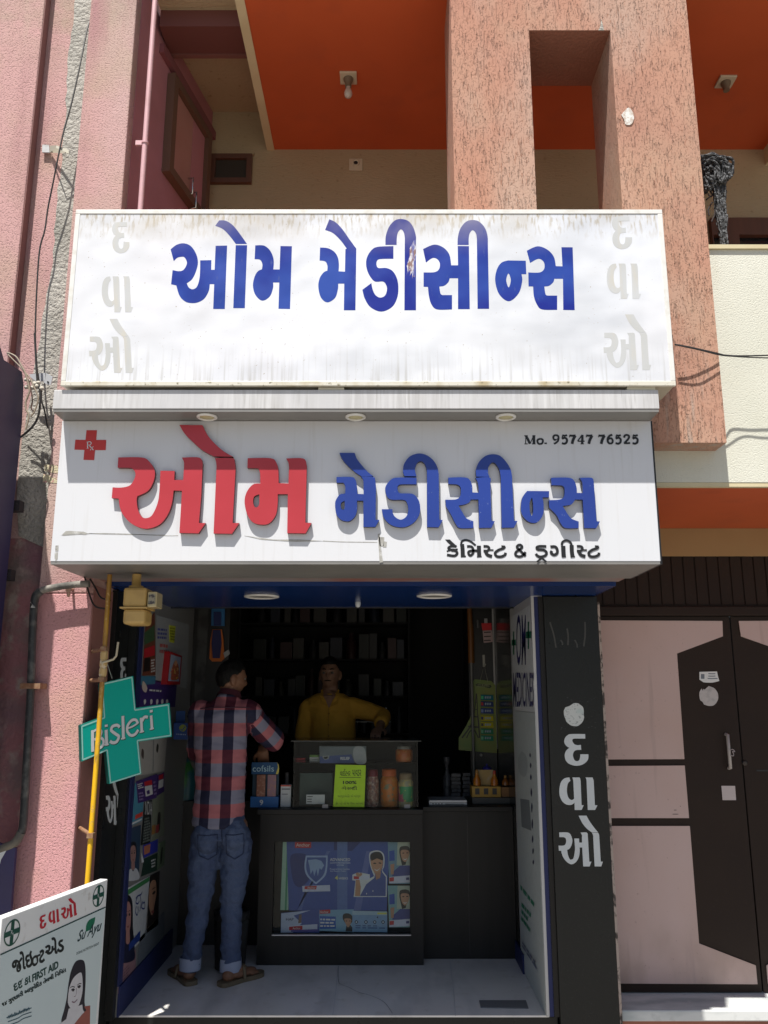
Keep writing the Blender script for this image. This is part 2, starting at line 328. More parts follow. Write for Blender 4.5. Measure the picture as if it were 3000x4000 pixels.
def words(mb, pl, s, u0, v0, u1, v1, d, mi=0, bold=0, shear=0):
    """writing fitted into the rectangle u0..u1, v0..v1 of a surface (v0 bottom)"""
    vs, fs = text_data(s, bold, shear)
    if not vs: return
    xs = [p[0] for p in vs]; ys = [p[1] for p in vs]; a, b, c, e = min(xs), max(xs), min(ys), max(ys)
    mb.add([pl.P(u0+(x-a)/(b-a)*(u1-u0), v0+(y-c)/(e-c)*(v1-v0), d) for x, y in vs], fs, mi)
def words_px(mb, pl, s, x0, y0, x1, y1, d, mi=0, bold=0, shear=0):
    """writing fitted between picture points (x0,y0 top left, x1,y1 bottom right) on a surface"""
    vs, fs = text_data(s, bold, shear)
    xs = [p[0] for p in vs]; ys = [p[1] for p in vs]; a, b, c, e = min(xs), max(xs), min(ys), max(ys)
    mb.add([pl.P(*pl.px(x0+(x-a)/(b-a)*(x1-x0), y1+(y-c)/(e-c)*(y0-y1)), d) for x, y in vs], fs, mi)
def quad_px(mb, pl, q, d0, d1, mi=0): mb.poly(pl, [[pl.px(*p) for p in q]], d0, d1, mi)
def oval(mb, pl, u, v, ru, rv, d, mi=0, n=20, d0=None):
    mb.poly(pl, [[(u+ru*math.cos(2*math.pi*k/n), v+rv*math.sin(2*math.pi*k/n)) for k in range(n)]], d if d0 is None else d0, d, mi)
# ================================================================== SETTING: street, floors, steps
GZ = -.34
build('street', MB().box(-60, 60, -60, 4.44, GZ-.2, GZ), street_mat, kind='structure')
build('shop_floor', MB().box(-1.33, .80, 4.485, 7.45, -.008, 0), marble, kind='structure')
build('shop_step', MB().box(-1.33, .84, 4.487, 7.45, GZ, -.0085), black_stone, kind='structure')
build('side_step', MB().box(1.136, 3.2, 4.463, 5.0, -.02, .03), marble_step, kind='structure', bevel=.006)
build('step_riser', MB().box(1.136, 3.2, 4.475, 5.0, GZ, -.022), red_step, kind='structure')

t = MB(); zf_ = Pl((0, 0, .0005), (1, 0, 0), (0, 1, 0))
def floor_uv(x, y): p = at(900+x/1.3825, 3000+y/1.3825, Z=0); return (p.x, p.y)
for i, pts in enumerate((((585, 1140), (590, 1165), (640, 1185), (690, 1210), (760, 1230), (830, 1265), (875, 1325)), ((640, 1185), (700, 1215), (740, 1222)), ((585, 1070), (582, 1110), (585, 1145)))): stroke(t, zf_, [floor_uv(*q) for q in pts], .004-.0008*i, .0002*i)
build('floor_crack', t, mat('marble_vein', (.2, .205, .22), .4), kind='structure')
t = MB()
for i, pts in enumerate((((582, 1068), (570, 1200), (553, 1335)), ((1185, 1040), (1205, 1200), (1215, 1340)))): stroke(t, zf_, [floor_uv(*q) for q in pts], .003, .0001+.0001*i)
build('floor_joint', t, mat('marble_joint', (.42, .43, .45), .5), kind='structure')

# ================================================================== SHOP BUILDING
bld = thing('shop_building', 'orange and cream plastered shop building with a balcony above the medicine shop', 'building', (0, 5, GZ))
YC, YP, YB, ZC = 3.56, 3.69, 5.0, 5.12
# textured frame column with a tall opening
xl = at(1768, 400, Y=YC).x; xr = 1.52
xol = at(2066, 118, Y=YC).x; xor_ = at(2384, 118, Y=YC).x; zo = at(2200, 118, Y=YC).z; zb = at(2843, 1729, Y=YC).z
cm = MB()
ring = [(xl, zb), (xr, zb), (xr, 6.2), (xl, 6.2)]; hole = [(xol, 2.75), (xor_, 2.75), (xor_, zo), (xol, zo)]
cm.poly(front(YC), [ring, hole], -.39, 0)
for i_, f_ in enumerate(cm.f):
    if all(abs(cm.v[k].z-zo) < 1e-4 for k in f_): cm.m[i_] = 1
col = build('facade_column', cm, [orange_plaster, mat('shaded_soffit_plaster', (.26, .105, .07), .85, bump=((60, .35, .6, .4, .006),))], bld)  # soffit of the opening: same plaster, its shade put into a darker brown
f = front(YC)
pm = MB(); letter_px(pm, f, '1010,500! 1040,470 1060,490 1065,515! 1055,540 1030,542 1022,520', (1500+13, -2, .904), .001, .004)
build('plaster_patch', pm, mat('white_filler', (.72, .72, .70), .8, var=((60, .45, .6, (.5, .42, .36)),)), col)
pm = MB(); letter_px(pm, f, '1535,180! 1550,235! 1560,285! 1510,285! 1530,240!', (1700, 0, .422), .001, .004)
build('cement_dab', pm, cement, col)
# parapet of the balcony (cream), floor slab soffit (orange), beam and wall below
zt = at(2900, 976, Y=YP).z; zbot = at(2900, 1884, Y=YP).z
build('parapet', MB().box(-1.15, 3.2, YP, YP+.11, zbot, zt), cream_wall, bld)
build('parapet_coping', MB().box(-1.15, 3.2, YP-.012, YP+.125, zt+.001, zt+.022), cream_paint, bld)
build('drip_edge', MB().box(1.0, 3.2, YP+.002, YP+.028, zbot-.02, zbot-.001), cream_paint, bld)
build('balcony_floor', MB().box(-1.15, 3.2, YP+.03, YB, zbot-.015, zbot+.10), orange_paint, bld)
build('lintel_beam', MB().box(1.0, 3.2, 4.68, 4.9, at(2900, 2172, Y=4.68).z, zbot-.016), mat('ochre_wall_paint', (.36, .235, .105), .7, var=((2.5, .4, .7, (.32, .20, .085)),)), bld)
# back wall of the balcony, ceilings
bw = MB(); bw.box(-1.3, 3.2, YB, YB+.2, zbot+.1, 5.6); build('balcony_wall', bw, tan_wall, bld)
xs0 = at(1043, 583, Y=YB).x; xs1 = at(1072, 583, Y=YB).x
build('balcony_ceiling', MB().box(xs1, 3.2, 3.575, YB, ZC, ZC+.3), orange_paint, bld)
build('ceiling_edge', MB().box(xs0, xs1, 3.575, YB, ZC-.006, ZC+.3), cream_paint, bld)
build('side_ceiling', MB().box(-1.3, xs0, 3.96, YB, 5.41, 5.5), tan_wall, bld)
build('cross_beam', MB().box(-1.3, xs0, 4.13, 4.34, 5.30, 5.41), mat('maroon_beam', (.15, .05, .045), .7), bld)
build('cross_beam_lip', MB().box(-1.3, xs0, 4.341, 4.37, 5.29, 5.41), mat('maroon_lip', (.2, .08, .07), .7), bld)
e = at(2983, 592, Y=YB); build('ceiling_edge', MB().box(e.x, e.x+.25, 3.6, YB, ZC-.12, ZC-.001), cream_paint, bld)
# vent window beside the pink house and the brown window on the right
p0 = at(825, 610, Y=YB); p1 = at(983, 722, Y=YB)
v = MB(); pl = front(YB)
u0, v0 = p0.x, p1.z; u1, v1 = p1.x, p0.z
v.poly(pl, [[(u0, v0), (u1, v0), (u1, v1), (u0, v1)], [(u0+.035, v0+.035), (u1-.035, v0+.035), (u1-.035, v1-.035), (u0+.035, v1-.035)]], .001, .03)
vw = build('window', v, brown_wood, bld, label='small brown vent window with dark mesh')
build('mesh', MB().slab(pl, u0+.036, u1-.036, v0+.036, v1-.036, .002, .008), mat('dark_vent_mesh', (.035, .027, .02), .8), vw)
ledge = MB().slab(pl, u0, u1+.01, v1+.001, v1+.022, .001, .02); build('sill', ledge, tan_wall, vw)
w = MB(); a = at(2765, 866, Y=YB); zz = zt-.4
w.poly(pl, [[(a.x, zz), (3.2, zz), (3.2, a.z), (a.x, a.z)], [(at(2782, 1000, Y=YB).x, zz+.05), (at(2838, 1000, Y=YB).x, zz+.05), (at(2838, 1000, Y=YB).x, at(2800, 932, Y=YB).z), (at(2782, 1000, Y=YB).x, at(2800, 932, Y=YB).z)], [(at(2882, 1000, Y=YB).x, zz+.05), (3.1, zz+.05), (3.1, at(2882, 932, Y=YB).z), (at(2882, 1000, Y=YB).x, at(2882, 932, Y=YB).z)]], .001, .05)
w2 = build('window', w, brown_wood, bld, label='wide red brown wooden window behind the cream parapet')
build('pane', MB().slab(pl, a.x+.02, 3.15, zz+.02, a.z-.03, .002, .01), mat('dark_pane', (.012, .012, .014), .15), w2)
# interior shell of the shop (walls, blue ceiling, black pillars)
XL, XR = -1.29, .785
build('interior_wall', MB().box(XL-.06, XL, 4.46, 7.5, 0, 2.7), mat('grey_glass_board', (.22, .22, .215), .3, var=((1.5, .4, .7, (.18, .185, .18)),)), bld)
build('interior_wall', MB().box(XR, XR+.06, 4.47, 5.24, 0, 2.04), mat('pale_board', (.5, .5, .5), .4), bld)
build('interior_wall', MB().box(XR+.001, XR+.06, 5.241, 7.5, 0, 2.7), mat('black_mirror_laminate', (.010, .010, .010), .16, spec=.35), bld)
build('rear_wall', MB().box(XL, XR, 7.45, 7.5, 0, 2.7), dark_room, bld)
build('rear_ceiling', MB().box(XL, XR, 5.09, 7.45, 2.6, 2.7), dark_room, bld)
build('bulkhead', MB().box(XL, XR, 5.07, 5.088, 2.03, 2.6), black_lam, bld)
build('shop_ceiling', MB().box(XL-.06, 1.13, 4.06, 5.068, 2.035, 2.12), blue_lam, bld)
build('rear_cladding', MB().box(XL-.06, 1.13, 4.06, 4.09, 2.12, 2.44), dark_room, bld)
pr = MB().box(.848, 1.133, 4.45, 4.75, GZ, 2.03)
pil = build('black_pillar', pr, black_stone, bld, bevel=.003)
build('edge_strip', MB().box(1.134, 1.146, 4.452, 4.70, GZ, 2.0), mat('chipped_cream_edge', (.4, .33, .29), .8, var=((30, .5, .62, (.06, .05, .045)),)), pil)
build('door_jamb', MB().box(.822, .847, 4.462, 4.60, 0, 2.03), brown_lam, bld)
build('door_jamb', MB().box(.80, .8215, 4.468, 4.60, 0, 2.03), blue_frame, bld)
lb = build('black_pillar', MB().box(-1.37, -1.335, 4.19, 4.455, GZ, 2.03), black_stone, bld)
build('door_jamb', MB().box(-1.334, XL-.004, 4.41, 4.457, 0, 2.03), black_stone, bld)
build('door_jamb', MB().box(XL-.003, XL+.006, 4.452, 4.51, .136, 2.03), blue_frame, bld)
build('skirting', MB().box(XL+.001, XL+.012, 4.46, 5.5, 0, .135), blue_frame, bld)
build('skirting', MB().box(XR-.012, XR-.001, 5.1, 5.4, 0, .10), blue_frame, bld)
# lettering on the pillars: da, va, kana, o
DA = '860,815! 560,815 480,840 425,900 408,980 430,1040 470,1085 520,1112! 460,1160 425,1230 420,1300 440,1380 500,1450 600,1490 690,1498 800,1475 880,1420 925,1350 930,1252! 755,1250! 750,1320 730,1380 680,1400 630,1375 600,1300 600,1240 630,1180 690,1157! 775,1155! 768,1047! 700,1055 640,1040 600,1000 582,950 600,920 640,912! 863,912!'
VA = '520,93! 420,110 340,190 305,330 310,480 360,600 440,670 530,688 590,670 630,635! 635,795! 785,795! 828,692! 783,692! 762,170! 750,110 735,93! 583,93! 600,150 605,190! 622,545! 600,570 555,578 500,530 470,430 468,320 490,220 540,165!'
KANA = '865,93! 1020,93! 1040,150 1045,180! 1070,692! 1125,695! 1075,795! 917,795! 890,170! 885,130'
O = '718,918! 888,918! 950,1030 1050,1170 1138,1278! 1005,1280! 900,1200 800,1080/1005,1287! 1140,1287! 1160,1330 1165,1380! 1197,1910! 1243,1912! 1207,2015! 1065,2013! 1035,1400! 1030,1340/300,1280! 470,1280 540,1320 580,1420 580,1500 550,1590 510,1640 472,1657! 490,1770 530,1860 570,1865 610,1830 635,1700 640,1600 625,1412! 728,1412! 732,1500! 793,1500! 790,1400! 790,1340 760,1283! 895,1283 917,1350! 950,1912! 997,1912! 955,2015! 818,2013! 797,1605! 740,1605! 742,1700 720,1820 660,1920 570,1968 480,1930 400,1840 355,1740 345,1677! 293,1675! 285,1565! 380,1565 430,1540 450,1470 440,1410 400,1383! 303,1380!'
R9, R10 = (2130, 2720, 300/1659), (2130, 3020, 300/1659)
fp = front(4.45); t = MB()
letter_px(t, fp, DA, R9, .0005, .0015); letter_px(t, fp, VA+'/'+KANA, R10, .0005, .0015); letter_px(t, fp, O, R10, .0005, .0015)
build('lettering', t, white_vinyl, pil)
t = MB(); letter_px(t, fp, '610,150! 660,145 720,155! 740,175! 800,220 825,270 830,350! 828,400! 838,450! 820,520 780,580 745,610! 700,640 640,645 560,630 500,590 450,540! 435,490! 410,430 398,350 400,310 430,240! 470,225! 520,210!', R9, .0005, .002)
st = build('sticker', t, mat('torn_white_sticker', (.60, .63, .62), .6, var=((60, .56, .66, (.2, .24, .24), (1, 1, 1.6)), (22, .55, .7, (.5, .58, .57)))), pil)
t = MB(); random.seed(3)
for i in range(26):
    x, y = random.uniform(215, 1100), random.choice([random.uniform(0, 120), random.uniform(640, 740), random.uniform(30, 730)])
    if 380 < x < 850 and 120 < y < 660: continue
    letter_px(t, fp, '%d,%d! %d,%d! %d,%d!' % (x, y, x+random.uniform(15, 60), y+random.uniform(-18, 18), x+random.uniform(5, 40), y+random.uniform(8, 22)), R9, .0004, .0008)
for x0, y0, x1, y1 in ((2148, 2430, 2172, 2530), (2215, 2455, 2218, 2520), (2245, 2500, 2255, 2530), (2285, 2430, 2280, 2525), (2190, 2500, 2197, 2520)): stroke(t, fp, [(x0, y0), ((x0+x1)/2+3, (y0+y1)/2), (x1, y1)], 5, .0006, reg=(0, 0, 1))
build('tape_residue', t, mat('tape_scraps', (.06, .062, .06), .7), pil)
t = MB(); wl = leftw(-1.335)
letter_box(t, wl, DA, (408, 812, 932, 1500), (469, 2569, 496, 2668), .0005, .0015)
letter_box(t, wl, VA+'/'+KANA, (303, 93, 1125, 795), (446, 2800, 492, 2940), .0005, .0015)
letter_box(t, wl, O, (285, 915, 1245, 2015), (413, 3052, 470, 3222), .0005, .0015)
build('lettering', t, white_vinyl, lb)

# ================================================================== BROWN AND PINK DOUBLE DOOR (right)
YD = 4.70; fd = front(YD)
dr = thing('double_door', 'dark brown steel double door with pink panels right of the black pillar', 'door', (1.9, YD, .03))
ztr, zl1, zl2 = at(2600, 2172, Y=YD).z, at(2600, 2370, Y=YD).z, at(2600, 2406, Y=YD).z
tm = MB().box(1.0, 3.2, YD, YD+.05, zl1, ztr+.06)
x = 1.03
while x < 3.1:
    tm.box(x, x+.058, YD-.007, YD-.001, zl1+.012, ztr+.05); x += .0665
build('transom', tm, brown_paint, dr)
build('door_frame', MB().box(1.0, 3.2, YD-.03, YD+.05, zl2, zl1-.001), brown_paint, dr, bevel=.004)
xg = (at(2842, 2406, Y=YD).x+at(2990, 3882, Y=YD).x)/2; zd0 = .035
P1 = [(2200, 2423), (2820, 2426), (2822, 2486), (2643, 2553), (2672, 2965), (2200, 2967)]
P2 = [(2200, 2993), (2673, 2990), (2690, 3195), (2200, 3195)]
P3 = [(2200, 3226), (2693, 3226), (2729, 3684), (2950, 3770), (2957, 3843), (2200, 3839)]
for k in (0, 1):
    s = 1 if k == 0 else -1
    X = lambda u: u if k == 0 else 2*xg-u
    leaf = build('door', MB().box(*sorted((X(1.0), X(xg-.004))), YD, YD+.04, zd0, zl2-.004), brown_paint, dr, label=None)
    pm = MB()
    for q in (P1, P2, P3):
        pts = [(X(u), vv) for u, vv in (fd.px(*p) for p in q)]
        pts = [(min(max(p[0], -9), 9), p[1]) for p in pts]
        pm.poly(fd, [pts], .001, .007)
    build('pink_panel', pm, door_pink, leaf, bevel=.003)
    if k == 0:
        h = MB(); stroke(h, fd, [(690, 940), (705, 1130), (724, 1328)], 24, .0225, reg=(2600, 2550, .339)); q0 = fd.px(2600+690*.339, 2550+940*.339); q1 = fd.px(2600+724*.339, 2550+1328*.339)
        h = MB().tube([fd.P(q0[0], q0[1], .004), fd.P(q0[0], q0[1], .028), fd.P(q1[0], q1[1], .028), fd.P(q1[0], q1[1], .004)], .009, 8)
        build('handle', h, mat('worn_steel_bar', (.42, .38, .36), .55, metal=.2), leaf)
        hp = [fd.px(2600+a*.339, 2550+b*.339) for a, b in ((712, 1115), (740, 1108), (762, 1135), (735, 1130), (748, 1160), (745, 1182), (715, 1175))]
        build('twine', MB().tube([fd.P(a, b, .04) for a, b in curve(hp, 4)], .0025, 6), mat('grey_twine', (.35, .3, .3), .9), leaf)
        sm = MB(); letter_px(sm, fd, '388,220! 590,215! 600,265! 617,325! 540,343 470,343 435,340! 388,308!', (2600, 2550, .339), .001, .003)
        s1 = build('sticker', sm, paper, leaf, label='torn rectangular white paper sticker'); sm = MB()
        for yy in (240, 268, 296): stroke(sm, fd, [(490 if yy < 290 else 482, yy), (530, yy+2), (570 if yy < 290 else 596, yy)], 10, .0036, reg=(2600, 2550, .339))
        quad_px(sm, fd, [(2600+405*.339, 2550+245*.339), (2600+445*.339, 2550+245*.339), (2600+445*.339, 2550+300*.339), (2600+405*.339, 2550+300*.339)], .0034, .0034)
        sm2 = MB(); letter_px(sm2, fd, '495,383! 560,410 600,470 600,540 560,600 500,612 440,595! 425,565! 395,540 386,470 400,430! 415,410! 425,440! 435,415! 448,425! 470,405!', (2600, 2550, .339), .001, .003)
        build('sticker', sm2, mat('aged_round_sticker', (.50, .47, .46), .7, var=((30, .5, .7, (.38, .36, .36)),)), leaf, label='torn round whitish sticker')
        sm3 = MB(); letter_px(sm3, fd, '640,1532! 798,1533! 810,1697! 655,1697!', (2600, 2550, .339), .001, .003)
        build('sticker', sm3, mat('pinkish_square_sticker', (.52, .45, .44), .6), leaf, label='square pinkish sticker')
        build('sticker_print', sm, flat(110, 118, 128), leaf)
        mk = MB()
        for q in ((90, 1810, 120, 1810), (75, 1857, 140, 1857), (160, 1765, 168, 1768)): stroke(mk, fd, [(q[0], q[1]), ((q[0]+q[2])/2, q[1]), (q[2], q[3])], 6, .0078, reg=(2600, 2550, .339))
        build('scratch', mk, ink, leaf)
    else:
        q = fd.px(2600+905*.339, 2550+1270*.339)
        build('lock', MB().lathe(fd.P(q[0], q[1], 0), [(.014, .001), (.014, .012), (.008, .014)], 14, axis=(0, -1, 0)), mat('dark_lock', (.05, .04, .035), .4, metal=.5), leaf)
        q = fd.px(2600+1100*.339, 2550+1357*.339)
        build('letter_slot', MB().slab(fd, q[0]-.025, q[0]+.12, q[1]-.004, q[1]+.004, .0005, .002), ink, leaf)

# ================================================================== PINK HOUSE (left)
ph = thing('pink_house', 'pink roughcast house with a projecting pilaster left of the shop signs', 'building', (-1.9, 4.2, GZ))
XP, YPk = -1.362, 3.90
xpl = -1.615
build('pilaster', MB().box(xpl, XP, YPk, 4.5, 1.98, 6.4), pink_rough, ph, bevel=.006)
build('pilaster', MB().box(xpl, XP, YPk, 4.5, GZ, 1.979), pink_lower, ph, bevel=.006)
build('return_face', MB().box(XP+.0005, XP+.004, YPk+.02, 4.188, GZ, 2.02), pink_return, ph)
YW = 3.947; xa = at(208, 400, Y=YW).x
build('wall', MB().box(-4.5, xpl, YW, 4.5, 2.25, 6.4), pink_rough, ph); build('wall', MB().box(-4.5, xpl, YW, 4.5, GZ, 2.249), pink_dirty, ph)
xA = at(153, 300, Y=3.88).x-.012
am = build('pilaster', MB().box(-4.5, xA, 3.88, 4.4, 1.6, 6.4), pink_rough, ph, bevel=.005)
build('pilaster', MB().box(-4.5, xA, 3.88, 4.4, GZ, 1.599), pink_dirty, ph, bevel=.005)
build('return_face', MB().box(xA+.0005, xA+.004, 3.885, YW-.001, GZ, 6.4), mat('shaded_return', (.25, .12, .11), .8, var=((5, .4, .7, (.2, .095, .09), (1, 1, .2)),), bump=((60, .3, .7, .3, .004),)), ph)  # thin sheet on the sunless side, shade painted in as dark brown
# grey cement strip filled between wall and pilaster
cmz = MB(); fw = front(YW); zs = [6.3, 5.6, 5.2, 4.9, 4.6, 4.3, 4.0, 3.7, 3.4, 3.1, 2.8, 2.5, 2.2]
offs = [.10, .103, .105, .12, .10, .098, .105, .092, .12, .135, .16, .17, .13]
lft = []
for i in range(len(zs)-1):
    for k in range(5):
        z = zs[i]+(zs[i+1]-zs[i])*k/5; o_ = offs[i]+(offs[i+1]-offs[i])*k/5+random.uniform(-.006, .006); lft.append((xpl-o_, z))
cmz.poly(fw, [lft+[(xpl-.001, zs[-1]), (xpl-.001, zs[0])]], .001, .006)
build('cement_strip', cmz, cement, ph)
wp = MB(); fpk = front(YPk)
letter_px(wp, fpk, '520,190! 600,195! 690,210! 680,300! 640,290! 560,275! 512,265!/500,300! 560,310! 600,345! 665,345! 660,405! 590,400! 495,395!', (0, 1750, 400/1180), .0005, .0015)
build('paint_trace', wp, mat('cream_paint_trace', (.62, .56, .38), .85, var=((40, .55, .65, (.5, .25, .24)),), bump=PITS), ph)
# splayed side wall with window towards the balcony
A, B = Vector((XP, 3.96, 0)), Vector((-1.17, 5.0, 0)); wu = (B-A).normalized(); sw = Pl(A, wu, (0, 0, 1)); LW = (B-A).length
m_ = MB(); m_.slab(sw, 0.02, LW, 2.3, 5.42, -.15, 0); build('side_wall', m_, pink_smooth, ph)
def sv(x, y): return sw.px(x, y)
jx = (sv(655, 287)[0]+sv(630, 670)[0])/2; jt, jb = sv(655, 287)[1], sv(630, 670)[1]; jr = LW-.10
wm = MB(); fwid = .055
wm.poly(sw, [[(jx, jb-.0), (jr, jb), (jr, jt), (jx, jt)], [(jx+fwid, jb+fwid), (jr-fwid, jb+fwid), (jr-fwid, jt-fwid), (jx+fwid, jt-fwid)]], .001, .05)
wn = build('window', wm, mat('brown_window_frame', (.14, .075, .05), .7), ph, label='tall window with closed pink shutters in the side wall')
sh = MB(); mid = (jx+jr)/2+.05
sh.slab(sw, jx+fwid+.002, mid-.002, jb+fwid+.003, jt-fwid-.003, .005, .022); sh.slab(sw, mid+.002, jr-fwid-.002, jb+fwid+.003, jt-fwid-.003, .005, .022, 1)
shu = build('shutter', sh, [mat('pink_shutter', (.46, .235, .21), .5, var=((3, .4, .7, (.40, .2, .17)),)), pink_smooth], wn)
for uu, vv in ((mid-.03, jb+.16), (mid+.03, jb+.10)):
    hm = MB().tube([sw.P(uu, vv, .022), sw.P(uu, vv, .055), sw.P(uu, vv-.11, .055), sw.P(uu, vv-.11, .022)], .006, 8); build('handle', hm, chrome, shu)
build('moulding', MB().slab(sw, .25, LW, jt+.04, jt+.10, .001, .03), mat('dark_pink_moulding', (.22, .075, .085), .7), ph)
# ================================================================== UPPER SIGN (weathered flex light box)
YU = 3.35; fu = front(YU)
ux0, ux1 = at(237, 1506, Y=YU).x, at(2639, 1496, Y=YU).x
uz0, uz1 = at(1500, 1508, Y=YU).z, at(1500, 820, Y=YU).z
us = thing('light_box_sign', 'weathered white upper light box sign with blue Gujarati shop name and grime along its top', 'sign', (0, YU+.1, uz0))
build('housing', MB().box(ux0+.004, ux1-.004, YU+.012, YU+.20, uz0+.004, uz1-.004), rust_alu, us)
# flex face
fm = MB(); nx, nz = 2, 2
for j in range(nz+1):
    for i in range(nx+1):
        u = ux0+.02+(ux1-ux0-.04)*i/nx; v = uz0+.02+(uz1-uz0-.04)*j/nz
        fm.v.append(fu.P(u, v, .001))
for j in range(nz):
    for i in range(nx): a = j*(nx+1)+i; fm.f.append([a, a+1, a+nx+2, a+nx+1]); fm.m.append(0); fm.s.append(True)
build('face', fm, flex_white, us)
w = .021
build('frame', MB().box(ux0, ux1, YU-.004, YU+.011, uz1-w, uz1), alu, us, bevel=.002)
build('frame', MB().box(ux0, ux1, YU-.004, YU+.011, uz0, uz0+w), mat('stained_frame', (.66, .64, .56), .45, var=((10, .5, .7, (.45, .38, .24)), (60, .6, .75, (.2, .17, .1)))), us, bevel=.002)
build('frame', MB().box(ux0, ux0+w, YU-.0036, YU+.0105, uz0+w, uz1-w), alu, us, bevel=.002)
build('frame', MB().box(ux1-w, ux1, YU-.0036, YU+.0105, uz0+w, uz1-w), alu, us, bevel=.002)
U1, U2, U3 = (640, 850, 540/1659), (1220, 840, 460/1659), (1620, 840, 660/1659)
AA = '82,383! 150,330 235,310 320,340 385,430 410,540 385,650 340,740 276,790! 300,840 345,862 395,835 425,750 435,650 437,515! 571,512! 569,628! 610,628! 622,340! 760,337! 732,1098! 593,1098! 605,800! 552,800! 540,880 490,970 420,1015 345,1028 260,1010 190,940 150,815! 88,802! 106,632! 190,645 245,620 278,545 250,480 210,472 160,485 120,525!'
OM = AA+'/863,333! 1000,333! 972,1088! 834,1088!/618,100! 665,35! 745,40 830,95 915,200 998,318! 865,318! 790,220 710,140/1098,335! 1200,337 1270,390 1310,470 1320,540 1314,624! 1390,624! 1400,343! 1537,345! 1515,1098! 1376,1095! 1386,780! 1312,780! 1310,850 1270,950 1180,998 1100,930 1070,820 1090,710 1130,645 1178,622! 1183,560 1155,508 1090,500!'
ME = '110,460! 220,470 310,520 360,600 375,700 370,795! 460,800! 466,482! 485,475! 400,360 290,255 180,212! 240,62! 330,105 430,210 520,340 620,475! 607,1343! 445,1343! 450,968! 365,968! 360,1050 320,1170 210,1232 120,1160 85,1010 105,890 160,810 212,785! 212,710 180,655 103,642!'
DI = '1142,440! 920,450 830,500 770,600 758,700 780,800 830,890 890,940 1000,940 1045,1000 1050,1070 1020,1140 955,1165 890,1130 850,1050 832,960! 705,1055! 740,1180 820,1300 970,1362 1120,1300 1195,1170 1212,1020 1190,890 1130,790 1040,748 930,747 903,690 920,635 980,620 1142,618!/1030,422! 1035,300 1080,170 1160,80 1250,58 1350,85 1420,170 1458,290 1460,370! 1460,1343! 1297,1343! 1303,330! 1290,250 1250,203 1205,250 1190,330 1188,422!'
SI = '82,335! 190,292 280,320 340,390 358,495! 425,495! 422,305! 532,307! 540,925! 425,925! 425,622! 343,622! 330,660 290,695 242,703! 252,770 270,787! 366,787! 366,928! 220,928 165,880 140,800 130,707! 87,705! 87,565! 195,562 240,530 245,470 215,430 170,425 110,468!/420,295! 425,210 450,130 500,70 560,50 630,65 690,130 715,210 718,290! 730,922! 617,922! 610,240! 600,180 568,150 540,180 530,230 530,295!'
NS = '915,447! 1090,450! 1095,582! 1048,582! 1055,650 1020,770 925,848 830,780 790,650 805,540 850,470|920,575 943,640 922,712 898,640/1100,352! 1205,308 1300,340 1365,410 1385,503! 1450,505! 1440,317! 1550,318! 1570,935! 1458,933! 1455,627! 1370,627! 1360,660 1320,695 1272,703! 1285,780 1310,792! 1398,792! 1398,932! 1250,928 1200,880 1170,800 1162,702! 1117,702! 1115,565! 1225,565 1270,530 1270,470 1235,435 1195,437 1132,472!'
t = MB()
for g, r in ((OM, U1), (ME, U2), (DI, U2), (SI, U3), (NS, U3)): letter_px(t, fu, g, r, -.001, .0014)
build('lettering', t, flex_blue, us, label='big faded blue Gujarati lettering')
t = MB(); letter_px(t, fu, '1430,360! 1450,355! 1458,480! 1456,650! 1440,640! 1452,720! 1440,880! 1425,870! 1432,780! 1405,910! 1410,800! 1375,860! 1385,740! 1350,830! 1365,700! 1330,870! 1340,760! 1330,720! 1370,580! 1372,470! 1400,420!', U2, .0013, .0018)
build('scrape', t, mat('scraped_vinyl', (.62, .62, .68), .8, var=((70, .45, .55, (.24, .14, .13), (1, 1, .5)), (50, .5, .56, (.1, .11, .35), (1, 1, .15)), (9, .5, .6, (.30, .2, .18)))), us)
for b in (((438, 868, 506, 990), (398, 1080, 520, 1220), (348, 1245, 524, 1457)), ((2390, 845, 2469, 974), (2370, 1030, 2504, 1168), (2357, 1228, 2544, 1446))):
    t = MB(); letter_box(t, fu, DA, (408, 812, 932, 1500), b[0], -.001, .0014); letter_box(t, fu, VA+'/'+KANA, (303, 93, 1125, 795), b[1], -.001, .0014); letter_box(t, fu, O, (285, 915, 1245, 2015), b[2], -.001, .0014)
    build('ghost_lettering', t, flex_ghost, us, label='pale ghost letters')
# ================================================================== LEDGE between the signs
YL = 3.36; fl_ = front(YL)
lx0, lx1 = at(204, 1598, Y=YL).x, at(2577, 1600, Y=YL).x
LZ0, LZ1 = 2.684, at(1500, 1522, Y=YL).z
YS = 3.48; fs_ = front(YS)
ls = thing('lower_sign', 'white box sign with raised red and blue Gujarati letters under an aluminium ledge', 'sign', (0, 3.75, 2.05))
build('ledge', MB().box(lx0, lx1, YL, 3.85, LZ0+.012, LZ1), ledge_mat, ls, bevel=.003)
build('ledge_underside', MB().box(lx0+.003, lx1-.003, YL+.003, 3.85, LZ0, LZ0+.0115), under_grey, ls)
sx0, sx1, SZ = at(195, 2200, Y=YS).x, at(2582, 2207, Y=YS).x, at(1500, 2204, Y=YS).z
build('panel', MB().box(sx0, sx1, YS, 3.915, SZ+.012, LZ0-.001), sign_white, ls, bevel=.002)
build('edge_trim', MB().box(sx1+.0005, sx1+.006, YS-.001, 3.9, SZ, LZ0-.002), ink, ls)
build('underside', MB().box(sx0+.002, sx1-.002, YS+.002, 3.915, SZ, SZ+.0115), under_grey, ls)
build('rear_strip', MB().box(sx0+.03, sx1-.02, 3.925, 4.055, SZ+.004, SZ+.3), mat('brown_grey_strip', (.28, .24, .23), .5, var=((3, .45, .6, (.3, .13, .1), (1, 1, 1)),)), ls)
